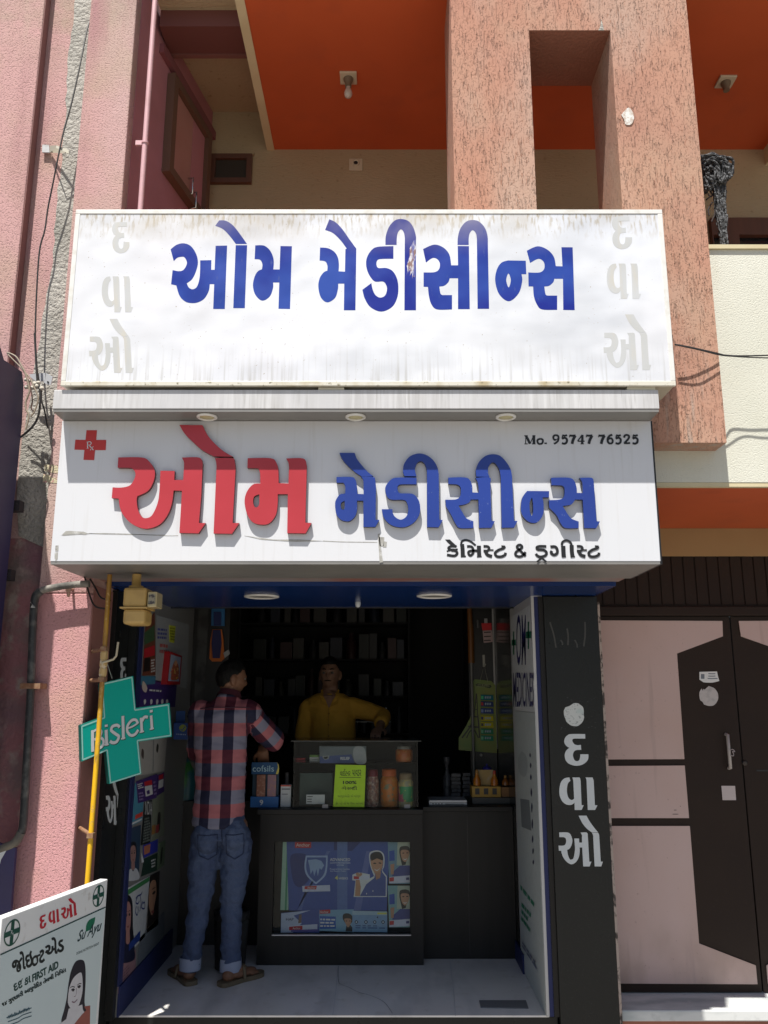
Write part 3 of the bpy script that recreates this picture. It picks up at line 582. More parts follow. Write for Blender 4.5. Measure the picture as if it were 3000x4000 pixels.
L1, L2, L3 = (420, 1640, 820/1659), (1290, 1750, 520/1659), (1720, 1750, 650/1659)
DL = .022; fr = Pl((0, YS-DL, 0), (1, 0, 0), (0, 0, 1))
RED = ['85,297! 270,297 330,330 372,400 365,480 320,560 235,603! 230,640 240,710 265,760 300,777 350,755 395,660 410,560 418,402! 530,404! 527,475! 598,475! 605,360! 603,330 587,298! 725,298 752,345! 740,600! 722,815! 775,815! 718,897! 568,893! 588,560! 522,558! 510,650 480,740 420,820 340,856 270,856 190,820 130,760 100,700 88,622! 33,618! 40,533! 110,535 180,515 218,450 215,405 185,378! 80,377!',
       '848,302! 985,302 1005,330 1012,390! 988,815! 1040,815! 983,900! 838,898! 860,400! 860,345', '568,40! 750,42! 790,120 850,190 920,250 993,292! 840,288! 750,240 670,170 610,110',
       '1108,303! 1290,303 1335,340 1350,400 1352,500! 1430,503! 1434,380! 1430,340 1412,305! 1545,305 1572,350 1574,400! 1563,812! 1612,815! 1565,897! 1420,895! 1425,587! 1345,587! 1345,660 1330,750 1280,815 1220,828 1150,810 1105,750 1083,650 1100,570 1150,510 1207,503! 1205,420 1190,382! 1105,380!|1200,588! 1160,605 1150,650 1165,690 1190,685 1200,660!']
BLU = [(L2, '78,362! 270,362 315,400 330,460 340,572! 415,575! 415,450! 410,395 385,357! 535,360 560,400 570,480! 565,893! 612,897! 562,983! 413,983! 413,657! 333,655! 335,760 310,850 250,905 200,913 130,890 75,820 60,700 75,640 120,580 185,568! 188,480 165,432! 78,432!|180,657! 140,680 130,720 145,765 170,765 180,740!'),
       (L2, '115,60! 305,60! 330,130 390,210 460,290 535,352! 395,355! 310,300 200,200 140,120'),
       (L2, '1075,370! 820,370 740,410 690,480 688,550 720,620 780,645 900,645 950,670 972,760 950,850 880,893 810,860 780,810 775,763! 643,763! 660,850 720,930 810,978 930,985 1040,930 1110,830 1120,720 1090,630 1020,570 870,563 838,510 850,465 900,452 1075,452!'),
       (L2, '925,350! 907,290 920,200 980,115 1060,75 1140,70 1220,100 1290,160 1335,240 1352,320! 1360,893! 1402,898! 1352,988! 1207,985! 1205,290! 1185,210 1140,165 1090,180 1060,240 1060,300 1075,352!'),
       (L3, '80,295! 240,293 295,320 318,380 320,443! 383,445! 381,390! 372,340 352,298! 490,292 498,350! 500,400! 510,725! 543,730! 510,795! 387,797! 380,513! 303,513! 290,540 250,560 182,573! 220,640 260,700 330,730! 330,797! 195,797 150,750 110,670 55,580! 50,515! 150,513 195,485 205,420 195,380 165,362! 80,358!'),
       (L3, '360,285! 355,220 385,140 450,80 520,62 590,75 650,130 700,210 715,290! 735,725! 770,728! 735,793! 612,795! 603,300! 590,220 550,155 515,145 480,190 477,250 490,288!'),
       (L3, '865,428! 1085,430! 1083,492! 1018,492! 1030,560 1025,660 980,730 925,747 860,720 810,650 805,570 820,490|915,490! 890,550 895,640 912,675 925,640 925,560!'),
       (L3, '1105,297! 1270,295 1330,320 1358,390 1362,447! 1420,450! 1418,360! 1410,330 1390,298! 1510,298 1530,340! 1558,730! 1592,733! 1555,800! 1435,798! 1420,515! 1345,513! 1310,560 1260,572 1220,578! 1270,660 1310,705 1380,733! 1380,798! 1250,797 1200,750 1160,670 1087,595! 1082,520! 1180,515 1230,490 1240,420 1230,385 1205,372! 1108,370!')]
for g in RED:
    t = MB(); letter_px(t, fr, g, L1, -DL+.001, 0, 0, 1); build('letter', t, [red_acr, red_side], ls)
for r, g in BLU:
    t = MB(); letter_px(t, fr, g, r, -DL+.001, 0, 0, 1); build('letter', t, [blue_acr, blue_side], ls)
# red cross with prescription mark
t = MB(); rz = (0, 1500, 1500/1659)
letter_px(t, fs_, '374,200! 419,200! 416,242! 459,242! 457,286! 411,286! 407,329! 361,328! 365,285! 322,284! 326,241! 370,242!', rz, .0005, .0015)
rc = build('red_cross', t, mat('red_vinyl', (.50, .035, .03), .4), ls)
t = MB()
for s_, ww in (([(379, 252), (379, 277)], 4), ([(379, 251), (390, 250), (395, 257), (388, 264), (379, 264)], 3), ([(385, 264), (393, 273), (404, 286)], 3.5), ([(404, 270), (397, 278), (390, 287)], 2.2), ([(375, 278), (384, 278)], 2), ([(375, 251), (382, 250)], 2)): stroke(t, fs_, s_, ww, .0019, reg=rz)
build('prescription_mark', t, white_vinyl, rc)
# phone number in bold slab lettering
t = MB(); r8 = (2030, 1680, 480/1659); dz = [.001]
def st8(pts, w_):
    dz[0] += .00004; stroke(t, fs_, pts, w_*1.3, dz[0], reg=r8)
def M_():
    st8([(82, 78), (80, 188)], 9); st8([(84, 78), (112, 130), (138, 186)], 26); st8([(188, 78), (165, 130), (140, 186)], 9); st8([(190, 78), (193, 188)], 28)
    for a, b, yy in ((62, 108, 77), (172, 212, 77), (64, 108, 188), (164, 214, 188)): st8([(a, yy), ((a+b)/2, yy), (b, yy)], 10)
M_()
st8([(276, 118), (242, 135), (240, 160), (255, 185), (276, 190)], 20); st8([(276, 118), (308, 130), (312, 158), (300, 182), (276, 190)], 20)
st8([(350, 170), (350, 180), (350, 190)], 26)
def n9(x): st8([(x+50, 68), (x+20, 80), (x+14, 108), (x+28, 132), (x+50, 130)], 20); st8([(x+50, 68), (x+78, 82), (x+84, 115), (x+70, 155), (x+24, 188)], 20); st8([(x+50, 131), (x+66, 122), (x+80, 105)], 8)
def n5(x): st8([(x+20, 70), (x+50, 78), (x+84, 70)], 20); st8([(x+24, 74), (x+20, 100), (x+20, 122)], 12); st8([(x+18, 120), (x+50, 105), (x+80, 125), (x+78, 165), (x+50, 186), (x+14, 178)], 22)
def n7(x): st8([(x+10, 75), (x+50, 78), (x+92, 74)], 22); st8([(x+12, 72), (x+10, 100)], 9); st8([(x+88, 78), (x+60, 130), (x+44, 188)], 28)
def n4(x): st8([(x+66, 66), (x+40, 105), (x+8, 148)], 12); st8([(x+6, 152), (x+50, 152), (x+100, 152)], 13); st8([(x+70, 66), (x+70, 120), (x+68, 188)], 24); st8([(x+46, 188), (x+68, 188), (x+92, 188)], 9)
def n6(x): st8([(x+80, 66), (x+42, 80), (x+18, 120), (x+22, 165), (x+50, 188)], 22); st8([(x+50, 188), (x+80, 170), (x+82, 135), (x+60, 112), (x+26, 125)], 20)
def n2(x): st8([(x+14, 105), (x+22, 78), (x+50, 68), (x+78, 82), (x+72, 118), (x+16, 180)], 21); st8([(x+10, 178), (x+50, 180), (x+94, 176)], 20)
n9(440); n5(555); n7(662); n4(775); n7(888); n7(1055); n6(1170); n5(1280); n2(1395); n5(1508)
build('phone_number', t, ink, ls)
# small black line: chemist & druggist
t = MB(); r7 = (1720, 2090, 650/1659); dz = [.001]
def s7(pts, w_=20):
    dz[0] += .00005; stroke(t, fs_, pts, w_*1.28, dz[0], reg=r7)
letter_px(t, fs_, '48,45! 95,45! 125,75 168,112! 128,116! 85,85', r7, .0005, .0012)
s7([(162, 114), (110, 112), (82, 128), (95, 146), (140, 147)]); s7([(64, 163), (110, 150), (174, 141)], 12); s7([(110, 154), (150, 158), (168, 182), (140, 208), (66, 198)], 21)
s7([(224, 222), (222, 150), (216, 90)], 32); s7([(210, 110), (212, 68), (250, 50), (300, 64), (352, 104)], 16); s7([(205, 215), (255, 212)], 12)
s7([(266, 114), (308, 116), (326, 140), (326, 180), (300, 205), (282, 188), (285, 165), (325, 156), (372, 158)]); s7([(384, 106), (385, 160), (388, 222)], 32); s7([(365, 218), (412, 213)], 10)
def half_s(dx): s7([(430+dx, 113), (472+dx, 115), (486+dx, 136), (468+dx, 158), (430+dx, 158)]); s7([(448+dx, 158), (470+dx, 198), (515+dx, 214)], 26); s7([(480+dx, 150), (530+dx, 150)], 12)
def tta(dx): s7([(642+dx, 112), (628+dx, 132), (580+dx, 150), (546+dx, 180), (562+dx, 212), (605+dx, 216), (642+dx, 200), (650+dx, 176)], 21); s7([(608+dx, 112), (645+dx, 114)], 14)
half_s(0); tta(0)
s7([(850, 212), (800, 160), (765, 125), (775, 103), (800, 100), (815, 120), (790, 145), (755, 170), (750, 200), (785, 216), (820, 205), (850, 170)], 20)
s7([(1056, 114), (990, 113), (962, 124), (972, 144), (1030, 150), (1058, 175), (1045, 205), (1000, 218), (968, 208), (952, 186)], 21); s7([(1012, 228), (990, 245), (964, 268)], 15); s7([(1008, 228), (1030, 245), (1056, 268)], 15)
s7([(1096, 118), (1145, 118), (1166, 150), (1160, 185), (1130, 198), (1104, 178), (1112, 158)], 22)
s7([(1224, 108), (1226, 160), (1230, 222)], 34); s7([(1210, 104), (1218, 70), (1256, 54), (1298, 76), (1310, 120)], 18); s7([(1308, 100), (1310, 160), (1318, 224)], 32); s7([(1300, 220), (1342, 214)], 10); s7([(1215, 220), (1252, 214)], 10)
half_s(930); tta(932)
build('lettering', t, ink, ls, label='small black Gujarati line')
# old tape residue and scratches on the panel
t = MB(); tz = (0, 1750, 400/1180)
letter_px(t, fs_, '708,1005! 760,958! 800,955! 965,965! 1015,985! 985,1000! 870,990! 770,1000!/640,1125! 675,1122! 672,1190! 636,1192!/632,1205! 668,1203! 665,1275! 640,1310! 630,1270!', tz, .0004, .001)
letter_px(t, fs_, '1055,655! 1180,672! 1300,672! 1395,678! 1280,682! 1130,672!/1632,650! 1640,645! 1645,700! 1655,770! 1640,772! 1636,710!/1636,660! 1660,662! 1658,700! 1640,702!', rz, .0004, .001)
letter_px(t, fs_, '0,680! 12,682! 10,705! -5,705!', (1500, 1500, 1500/1659), .0004, .001)
for pts in ([(1020, 985), (1200, 992), (1500, 998), (1900, 1003)],): stroke(t, fs_, pts, 6, .0006, reg=tz)
stroke(t, fs_, [(1395, 678), (1480, 682), (1630, 684)], 3, .0006, reg=rz); stroke(t, fs_, [(270, 655), (450, 645), (700, 655), (770, 655)], 2.2, .0006, reg=rz)
build('tape_residue', t, tape_grey, ls)
# ledge bits: cable end and mortar
t = MB(); e0 = at(1345, 1516, Y=YL+.02); t.box(e0.x-.11, e0.x+.0, YL+.005, YL+.03, LZ1+.001, LZ1+.012); pkm = mat('cream_packing', (.62, .60, .5), .7); build('packing_strip', t, pkm, ls); t = MB(); e1 = at(2500, 1514, Y=YL+.02); t.box(e1.x-.06, e1.x+.06, YL+.004, YL+.04, LZ1+.001, LZ1+.014)
build('packing_strip', t, pkm, ls)
# downlights under the ledge
def downlight(label, c, r, group, lens):
    o = thing('downlight', label, 'downlight', c, group)
    build('rim', MB().lathe(c, [(r, -.001), (r, -.006), (r*.84, -.010), (r*.72, -.007), (r*.72, -.001)], 32, cap=False), alu, o)
    build('lens', MB().lathe(c, [(r*.715, -.001), (r*.715, -.004), (r*.3, -.005)], 28), lens, o); return o
zl = LZ0-.0005; c1 = at(806, 1622, Z=zl)
d0 = downlight('round downlight under the ledge above the red swoosh, leftmost of the ledge row', (c1.x, 3.42, zl), .044, 'downlights under the ledge', lamp_glass)
for px_, lb_ in ((1389, 'round downlight under the middle of the ledge, above the blue lettering'), (1977, 'round downlight under the ledge near the phone number')):
    copy_thing(d0, (at(px_, 1624, Z=zl).x, 3.42, zl), lb_)
zc = 2.0345; c = at(1022, 2328, Z=zc)
d1 = downlight('large recessed downlight in the blue shop ceiling above the customer', (c.x, c.y, zc), .094, 'downlights in the blue ceiling', mat('dull_reflector', (.30, .28, .25), .3, metal=.3))
c = at(1696, 2326, Z=zc); copy_thing(d1, (c.x, c.y, zc), 'large recessed downlight in the blue shop ceiling towards the black pillar')
c = at(1398, 2352, Z=zc)
sn = MB().lathe(c, [(.016, 0), (.016, -.012), (.013, -.026), (.006, -.03)], 16); build('ceiling_sensor', sn, white_vinyl, label='small white knob fitted on the blue ceiling between two downlights', cat='sensor')
# ================================================================== CEILING LAMPS, SOCKET on the balcony
def holder(name, label, c, bulb):
    o = thing(name, label, 'lamp holder', c, 'lamp holders on the orange ceiling')
    build('base', MB().box(c.x-.05, c.x+.05, c.y-.05, c.y+.05, c.z-.014, c.z), socket_white, o, bevel=.003)
    build('socket', MB().lathe(c, [(.03, -.0145), (.027, -.03), (.019, -.045), (.019, -.07)], 20), mat('brown_socket', (.16, .12, .08), .5), o)
    if bulb: build('bulb', MB().lathe(c, [(.013, -.071), (.014, -.082), (.021, -.098), (.025, -.117), (.019, -.137), (.007, -.144)], 24), bulb_mat, o)
    return o
zcl = ZC-.0005
holder('lamp_holder', 'ivory lamp holder with a frosted bulb on the orange ceiling', at(1361, 300, Z=zcl), True)
holder('lamp_holder', 'ivory lamp holder without a bulb on the orange ceiling at far right', at(2834, 315, Z=zcl), False)
q = at(1390, 646, Y=YB); so_ = thing('wall_socket', 'square ivory socket on the tan balcony wall below the bulb', 'socket', q)
build('plate', MB().box(q.x-.045, q.x+.045, YB-.012, YB-.001, q.z-.045, q.z+.045), socket_white, so_, bevel=.003)
build('ring', MB().lathe((q.x, YB-.0125, q.z+.01), [(.026, 0), (.024, .01), (.016, .008), (.014, .002)], 20, axis=(0, -1, 0), cap=False), socket_white, so_)
build('hole', MB().lathe((q.x, YB-.0125, q.z+.01), [(.015, 0), (.014, .0015)], 20, axis=(0, -1, 0)), ink, so_)
# ================================================================== CABLES, PIPES, METER, BRACKETS
def pxs(pts, Y): return [at(x, y, Y=Y) for x, y in pts]
def cable(name, label, pts, r, m, Y=None, group=None, cat='cable'):
    p = [at(*q[:2], Y=q[2]) if len(q) > 2 else at(*q, Y=Y) for q in pts]
    build(name, MB().tube([Vector(x) for x in curve([tuple(x) for x in p], 6)], r, 8), m, label=label, cat=cat, group=group)
z2 = 600/1475
cable('wall_cable', 'long thin black cable running down the pink roughcast wall past a steel bracket', [(870*z2, 190*z2, 3.925), (835*z2, 290*z2, 3.90), (770*z2, 620*z2, 3.87), (690*z2, 980*z2, 3.855), (610*z2, 1270*z2, 3.845), (560*z2, 1500*z2, 3.84), (505*z2, 1780*z2, 3.85), (460*z2, 2000*z2, 3.86), (430*z2, 2210*z2, 3.86), (152, 1000, 3.86), (138, 1280, 3.86), (143, 1420, 3.85), (153, 1510, 3.84)], .0042, cable_mat)
br = thing('wall_bracket', 'folded galvanised strip bracket holding the black cable high on the pink wall', 'bracket', at(215, 583, Y=3.93))
t = MB(); wb = front(3.932); letter_px(t, wb, '410,1395! 475,1398! 480,1470! 408,1468!', (0, 0, z2), 0, .006); build('plate', t, steel, br)
t = MB(); a_ = [at(478*z2, y*z2, Y=3.93) for y in (1398, 1465)]; b_ = [at(660*z2, y*z2, Y=3.86) for y in (1440, 1475)]; c_ = [at(540*z2, y*z2, Y=3.84) for y in (1395, 1420)]
t.add([a_[0], a_[1], b_[1], b_[0]], [(0, 1, 2, 3)]); t.add([a_[0], a_[1], c_[1], c_[0]], [(0, 1, 2, 3)]); t.add([c_[0], c_[1], b_[1], b_[0]], [(0, 1, 2, 3)]); build('strap', t, mat('pale_bracket', (.55, .52, .43), .5, metal=.2), br)
k3 = 300/1327
def kp(pts, Y): return [(x*k3, 1300+y*k3, Y) for x, y in pts]
cable('loose_cable', 'thick dark cable curving down from the bracket to the navy sign box', kp([(600, 0), (625, 500), (650, 850), (690, 1000), (695, 1180), (670, 1400), (600, 1570), (450, 1730), (270, 1860)], 3.80), .0055, cable_mat, group='tangled cables by the navy sign box')
cable('loose_cable', 'pale cable looping off the top of the navy sign box', kp([(120, 345), (200, 370), (290, 430), (360, 550), (430, 680), (480, 850), (510, 1000), (480, 1100), (445, 1200), (450, 1320), (490, 1400), (490, 1500), (445, 1670)], 3.74), .0045, cable_pale, group='tangled cables by the navy sign box')
cable('loose_cable', 'thin grey cable hanging over the edge of the navy sign box', kp([(130, 370), (230, 470), (330, 570), (400, 650), (500, 760), (560, 880), (640, 1050), (660, 1150), (600, 1350), (530, 1450)], 3.77), .0035, cable_pale, group='tangled cables by the navy sign box')
cable('loose_cable', 'short rusty brown cable strand twisted below the junction clamp', kp([(480, 800), (520, 930), (560, 1150), (540, 1300), (590, 1360)], 3.78), .0032, mat('brown_cable', (.1, .05, .04), .6), group='tangled cables by the navy sign box')
cable('loose_cable', 'black cable dropping straight along the cement strip from the clamp', kp([(720, 960), (715, 1150), (770, 1350), (810, 1560), (830, 1650)], 3.86), .004, cable_mat, group='tangled cables by the navy sign box')
clp = thing('junction_clamp', 'pale steel clamp plate with tied cables at the corner of the navy sign box', 'clamp', at(150, 1480, Y=3.85))
t = MB(); letter_px(t, front(3.86), '510,720! 800,695! 785,830! 640,850! 530,770!/790,690! 915,760! 880,905! 800,890! 750,850! 785,830!', (0, 1300, k3), -.003, .003); build('plate', t, mat('pale_steel_plate', (.50, .51, .53), .45, metal=.3), clp)
t = MB(); letter_px(t, front(3.858), '820,840 850,850 840,870 820,865', (0, 1300, k3), .002, .004); build('bolt_hole', t, ink, clp)
t = MB(); random.seed(5)
for x, y in ((455, 810), (460, 940), (560, 950), (640, 920), (720, 960), (600, 880), (520, 830), (660, 860)):
    p = at(x*k3, 1300+y*k3, Y=3.80); t.ell(p, (.012, .008, random.uniform(.006, .012)), 8, 6)
build('tape_knot', t, mat('white_tape', (.55, .52, .45), .7), clp)
cable('street_wire', 'paired thin dark wires running off to the right past the orange column', [(2636, 1345, 3.50), (2700, 1357, 3.51), (2800, 1380, 3.54), (2840, 1388, 3.56), (2920, 1390, 3.56), (3080, 1385, 3.56)], .0035, cable_mat, group='street wires right of the upper sign')
cable('street_wire', 'second thin wire sagging under its pair right of the upper sign', [(2638, 1347, 3.495), (2720, 1364, 3.50), (2810, 1386, 3.53), (2880, 1393, 3.55), (2960, 1397, 3.55), (3080, 1400, 3.55)], .003, cable_mat, group='street wires right of the upper sign')
# black drain pipe with elbows
t = [(349, 2280), (300, 2283), (240, 2290), (185, 2300), (160, 2308), (142, 2325), (134, 2350), (128, 2450), (120, 2700), (106, 2950), (92, 3200), (84, 3250), (60, 3290), (20, 3310), (-60, 3335)]
p = pxs(t, 3.84)
bp = thing('drain_pipe', 'black plastic drain pipe with a dusty horizontal arm on the pink wall', 'pipe', p[-3])
build('run', MB().tube([Vector(x) for x in curve([tuple(x) for x in p[6:12]], 4)], .0175, 12), black_pipe, bp)
build('arm', MB().tube(p[:5], .016, 12), dusty_pipe, bp); build('elbow', MB().tube([Vector(x) for x in curve([tuple(x) for x in p[4:7]], 5)], .0188, 12), black_pipe, bp)
build('elbow', MB().tube([Vector(x) for x in curve([tuple(x) for x in p[11:]], 5)], .0188, 12), mat('dusty_black_pipe', (.10, .095, .085), .7, var=((12, .4, .7, (.2, .18, .14)),)), bp)
q = at(127, 2680, Y=3.84); build('clip', MB().box(q.x-.045, q.x+.045, q.y-.028, q.y+.05, q.z-.012, q.z+.012), rusty, bp)
t = MB(); random.seed(9)
for i in range(6): stroke(t, Pl((0, 3.815, 0), (1, 0, 0), (0, 0, 1)), [(118+i*3, 2352+i*3), (126+i*2, 2362+i*2), (120+i*3, 2374)], 2, 0, reg=(0, 0, 1))
build('bird_dropping', t, mat('white_smear', (.5, .5, .48), .8), bp)
q = at(270, 2297, Y=3.85); nl = MB().lathe(q+Vector((0, .05, 0)), [(.006, 0), (.006, .05), (.013, .052), (.013, .06)], 12, axis=(0, -1, -.15)); nl.lathe(q+Vector((0, .0, -.012)), [(.005, 0), (.009, -.02), (.004, -.03)], 10); build('wall_tap', nl, mat('rusty_pink_tap', (.42, .25, .19), .7), label='small rusty peg sticking out of the pink pilaster under the dusty pipe', cat='peg')
# pink downpipe beside the side wall
p = [at(603, 0, Y=3.93), at(578, 430, Y=3.93), at(552, 814, Y=3.93)]; dp = thing('down_pipe', 'pink painted thin downpipe with one clamp beside the pink pilaster', 'pipe', (p[2].x, 3.93, 2.3))
xx = (p[0].x+p[2].x)/2; build('run', MB().tube([(xx, 3.93, 2.3), (xx, 3.93, 4), (xx, 3.93, 6.4)], .0145, 12), pink_pipe, dp)
q = at(566, 558, Y=3.93); build('clamp', MB().tube([(xx, 3.93, q.z-.006), (xx, 3.93, q.z+.006)], .019, 12).box(xx-.05, xx-.012, 3.925, 3.94, q.z-.014, q.z+.012), pink_pipe, dp)
# yellow gas pipe
YG, XG = 3.74, -1.234
gp = thing('gas_pipe', 'yellow gas pipe with chipped paint standing before the shop doorway', 'pipe', (XG, YG, GZ))
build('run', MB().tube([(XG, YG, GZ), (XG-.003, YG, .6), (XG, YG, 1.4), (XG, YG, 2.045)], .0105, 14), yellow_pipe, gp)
for y in (2535, 2655, 3262):
    z = at(400, y, Y=YG).z; build('bracket', MB().box(XG-.013, XG+.013, YG-.02, YG+.02, z-.010, z+.010).tube([(XG, YG, z), (-1.36, 3.95, z)], .009, 6), rusty, gp)
for y in (2560, 2590, 2625):
    z = at(405, y, Y=YG).z; build('fitting', MB().lathe((XG, YG, z), [(.014, -.02), (.017, -.012), (.017, .012), (.014, .02)], 8, sm=False), mat('worn_yellow_fitting', (.52, .36, .15), .6, var=((40, .5, .65, (.6, .55, .45)),)), gp)
z = at(408, 2590, Y=YG).z; build('valve_lever', MB().tube([(XG, YG-.02, z), (XG+.05, YG-.025, z+.015), (XG+.062, YG-.025, z+.03), (XG+.066, YG-.025, z+.09)], .005, 6), mat('cream_lever', (.45, .4, .28), .6), gp)
# gas meter hanging under the sign
mt = thing('gas_meter', 'beige two piece gas meter hanging under the lower sign by the yellow pipe', 'meter', at(540, 2440, Y=3.72))
a, b = at(482, 2374, Y=3.70), at(588, 2296, Y=3.70)
build('upper_case', MB().box(a.x, b.x-.012, 3.68, 3.80, a.z+.002, b.z), meter_paint, mt, bevel=.012)
a2, b2 = at(478, 2440, Y=3.70), at(584, 2374, Y=3.70); build('lower_case', MB().box(a2.x+.004, b2.x-.012, 3.68, 3.80, a2.z, b2.z-.006), meter_paint, mt, bevel=.014)
build('flange', MB().box(a.x-.008, b.x-.004, 3.672, 3.808, a.z-.0055, a.z+.0015), meter_paint, mt)
k, l = at(576, 2372, Y=3.70), at(616, 2312, Y=3.70); build('dial_box', MB().box(k.x, l.x, 3.69, 3.79, k.z, l.z), mat('clear_yellowed_plastic', (.5, .42, .24), .15), mt, bevel=.004)
build('dial', MB().box(k.x+.006, l.x-.006, 3.686, 3.6895, k.z+.012, l.z-.012), mat('meter_dial', (.3, .27, .2), .4, var=((60, .45, .55, (.06, .05, .05)),)), mt)
q = at(532, 2290, Y=3.74); build('inlet', MB().lathe((q.x, 3.74, b.z), [(.032, 0), (.032, .012), (.02, .016), (.02, 2.046-b.z)], 16), meter_paint, mt)
cable('loose_cable', 'thin dark cable drooping from the lower sign corner past the shaded pink return', [(330, 2252, 3.86), (352, 2330, 3.84), (375, 2370, 3.8), (430, 2378, 3.78)], .004, cable_mat, group='thin cables under the lower sign')
cable('loose_cable', 'second thin cable trailing from the sign corner to the yellow pipe', [(352, 2262, 3.86), (375, 2300, 3.84), (395, 2335, 3.8), (432, 2345, 3.77)], .004, cable_mat, group='thin cables under the lower sign')
# ================================================================== NEIGHBOUR'S NAVY SIGN BOX AND BOARD (left edge)
YN = 3.62; nb = thing('navy_sign_box', 'dark navy side of the neighbouring sign box with a sloping top at the left edge', 'sign', (-2.1, YN, .9))
XN = -1.72; nl_ = leftw(XN); xn = XN
t = MB(); q = [nl_.px(*x) for x in ((92, 1500), (86, 1650), (20, 2150))]; zb0 = .85; q[2] = (q[1][0]-.002, zb0); tp = nl_.px(0, 1352)
t.poly(nl_, [[(3.40, zb0), q[2], q[1], q[0], (q[0][0]-.03, q[0][1]+.05), (tp[0]+.05, tp[1]-.045), tp, (tp[0]-.12, tp[1]+.07), (3.40, tp[1]+.10)]], -.6, 0)
build('case', t, navy_panel, nb, bevel=.004)
for y in (1970, 2240):
    q = at(60 if y < 2000 else 25, y, Y=3.82); build('bolt', MB().box(q.x-.035, q.x+.02, 3.82, 3.87, q.z-.03, q.z+.02).lathe((q.x, 3.82, q.z-.003), [(.012, 0), (.012, .008)], 8, axis=(0, -1, 0)), mat('dark_steel_tab', (.04, .035, .04), .6, metal=.3), nb)
nb2 = thing('navy_board', 'navy painted board with a white corner mark low at the left edge', 'board', (-1.75, 3.8, GZ))
t = MB(); fb = front(3.83); letter_px(t, fb, '-200,380! -10,480! 200,540! 150,1161! 100,1900! -200,1900!', (0, 3150, 500/1659), -.02, 0); build('panel', t, mat('navy_board_paint', (.025, .022, .10), .5, var=((5, .4, .7, (.03, .024, .085)),)), nb2)
t = MB(); letter_px(t, fb, '-60,600! 90,560! 15,690! 0,745! -60,740!', (0, 3150, 500/1659), .0005, .0015); build('mark', t, white_vinyl, nb2)
# ================================================================== GREEN CROSS SIGN
cu = Vector((.30, .39, 0)).normalized(); cpn = Pl((-1.345, 3.86, 0), cu, (0, 0, 1)); rg = (300, 2600, 400/1659)
cx = thing('cross_sign', 'teal green cross shaped drinking water sign hanging tilted behind the yellow pipe', 'sign', at(490, 2860, Y=4.05))
t = MB(); letter_px(t, cpn, '385,290! 912,168! 955,688! 1502,608! 1540,1150! 1000,1232! 1045,1755! 525,1918! 472,1385! 80,1555! 65,965! 418,838!', rg, -.02, 0, 0, 1); build('panel', t, [teal, teal_edge], cx)
t = MB(); bl = [(412, 305), (890, 190), (938, 722), (1478, 635), (1518, 1130), (978, 1215), (1030, 1745), (545, 1900), (490, 1365), (95, 1525), (80, 985), (448, 845)]
for i in range(12): stroke(t, cpn, [bl[i], ((bl[i][0]+bl[(i+1) % 12][0])/2, (bl[i][1]+bl[(i+1) % 12][1])/2), bl[(i+1) % 12]], 21, .0008+.00003*i, reg=rg, k=2)
build('border', t, teal_light, cx)
WL = [([(250, 1045), (250, 1200), (252, 1395)], 50), ([(270, 1060), (350, 1025), (395, 1080), (350, 1170), (280, 1195)], 34), ([(280, 1200), (370, 1165), (428, 1220), (400, 1310), (300, 1365)], 40), ([(469, 1040), (473, 1150), (478, 1285)], 50), ([(440, 1285), (478, 1283), (510, 1272)], 22), ([(470, 955), (471, 972), (472, 992)], 50),
      ([(688, 1000), (650, 965), (575, 985), (555, 1050), (620, 1105), (675, 1150), (640, 1230), (580, 1250), (530, 1225)], 44), ([(740, 815), (745, 1000), (748, 1185)], 50), ([(712, 1185), (748, 1182), (778, 1168)], 22), ([(815, 1015), (890, 990), (985, 930)], 26), ([(985, 940), (950, 880), (880, 890), (815, 980), (815, 1070), (870, 1130), (940, 1110), (990, 1040)], 42),
      ([(1035, 845), (1042, 960), (1048, 1075)], 48), ([(1012, 1078), (1048, 1074), (1080, 1060)], 22), ([(1050, 900), (1090, 835), (1145, 835)], 44), ([(1197, 808), (1205, 910), (1210, 1025)], 48), ([(1175, 1030), (1210, 1026), (1240, 1012)], 22), ([(1198, 718), (1199, 738), (1200, 758)], 54)]
for nm, ox, oy, d, m_ in (('lettering_shadow', 13, 14, .0014, teal_edge), ('lettering', 0, 0, .0026, mat('pale_letter_vinyl', (.66, .68, .70), .4))):
    t = MB()
    for i, (p, w_) in enumerate(WL): stroke(t, cpn, [(x+ox, y+oy) for x, y in p], w_, d+.00003*i, reg=rg)
    build(nm, t, m_, cx)
build('hanging_wire', MB().tube([cpn.P(*cpn.px(440, 2650), -.004), at(418, 2590, Y=3.76)], .002, 6).tube([cpn.P(*cpn.px(402, 2770), .003), at(390, 2768, Y=3.735)], .002, 6), steel, cx)

# ================================================================== MEDICINE BOARD on the street
bu = Vector((.176, .705, 0)).normalized(); bo = Pl((-1.441*.86, 3.395*.86, 0), bu, (0, 0, 1)); rb = (0, 3400, 440/1622)
def bp_(x, y): return bo.px(x*rb[2], 3400+y*rb[2])
bu0, bu1 = bp_(28, 706)[0], bp_(1553, 112)[0]; bvt = (bp_(28, 706)[1]+bp_(1553, 112)[1])/2
mb_ = thing('medicine_board', 'white standing medicine board with a red Gujarati heading and a portrait of a woman', 'board', bo.P((bu0+bu1)/2, GZ))
build('panel', MB().slab(bo, bu0, bu1, GZ+.02, bvt, -.034, 0), board_white, mb_, bevel=.003)
for uu in (bu0+.02, bu1-.05): build('foot', MB().slab(bo, uu, uu+.03, GZ, GZ+.0195, -.15, .10), steel, mb_)
dg_, ink_g = flat(10, 75, 62), flat(12, 60, 55)
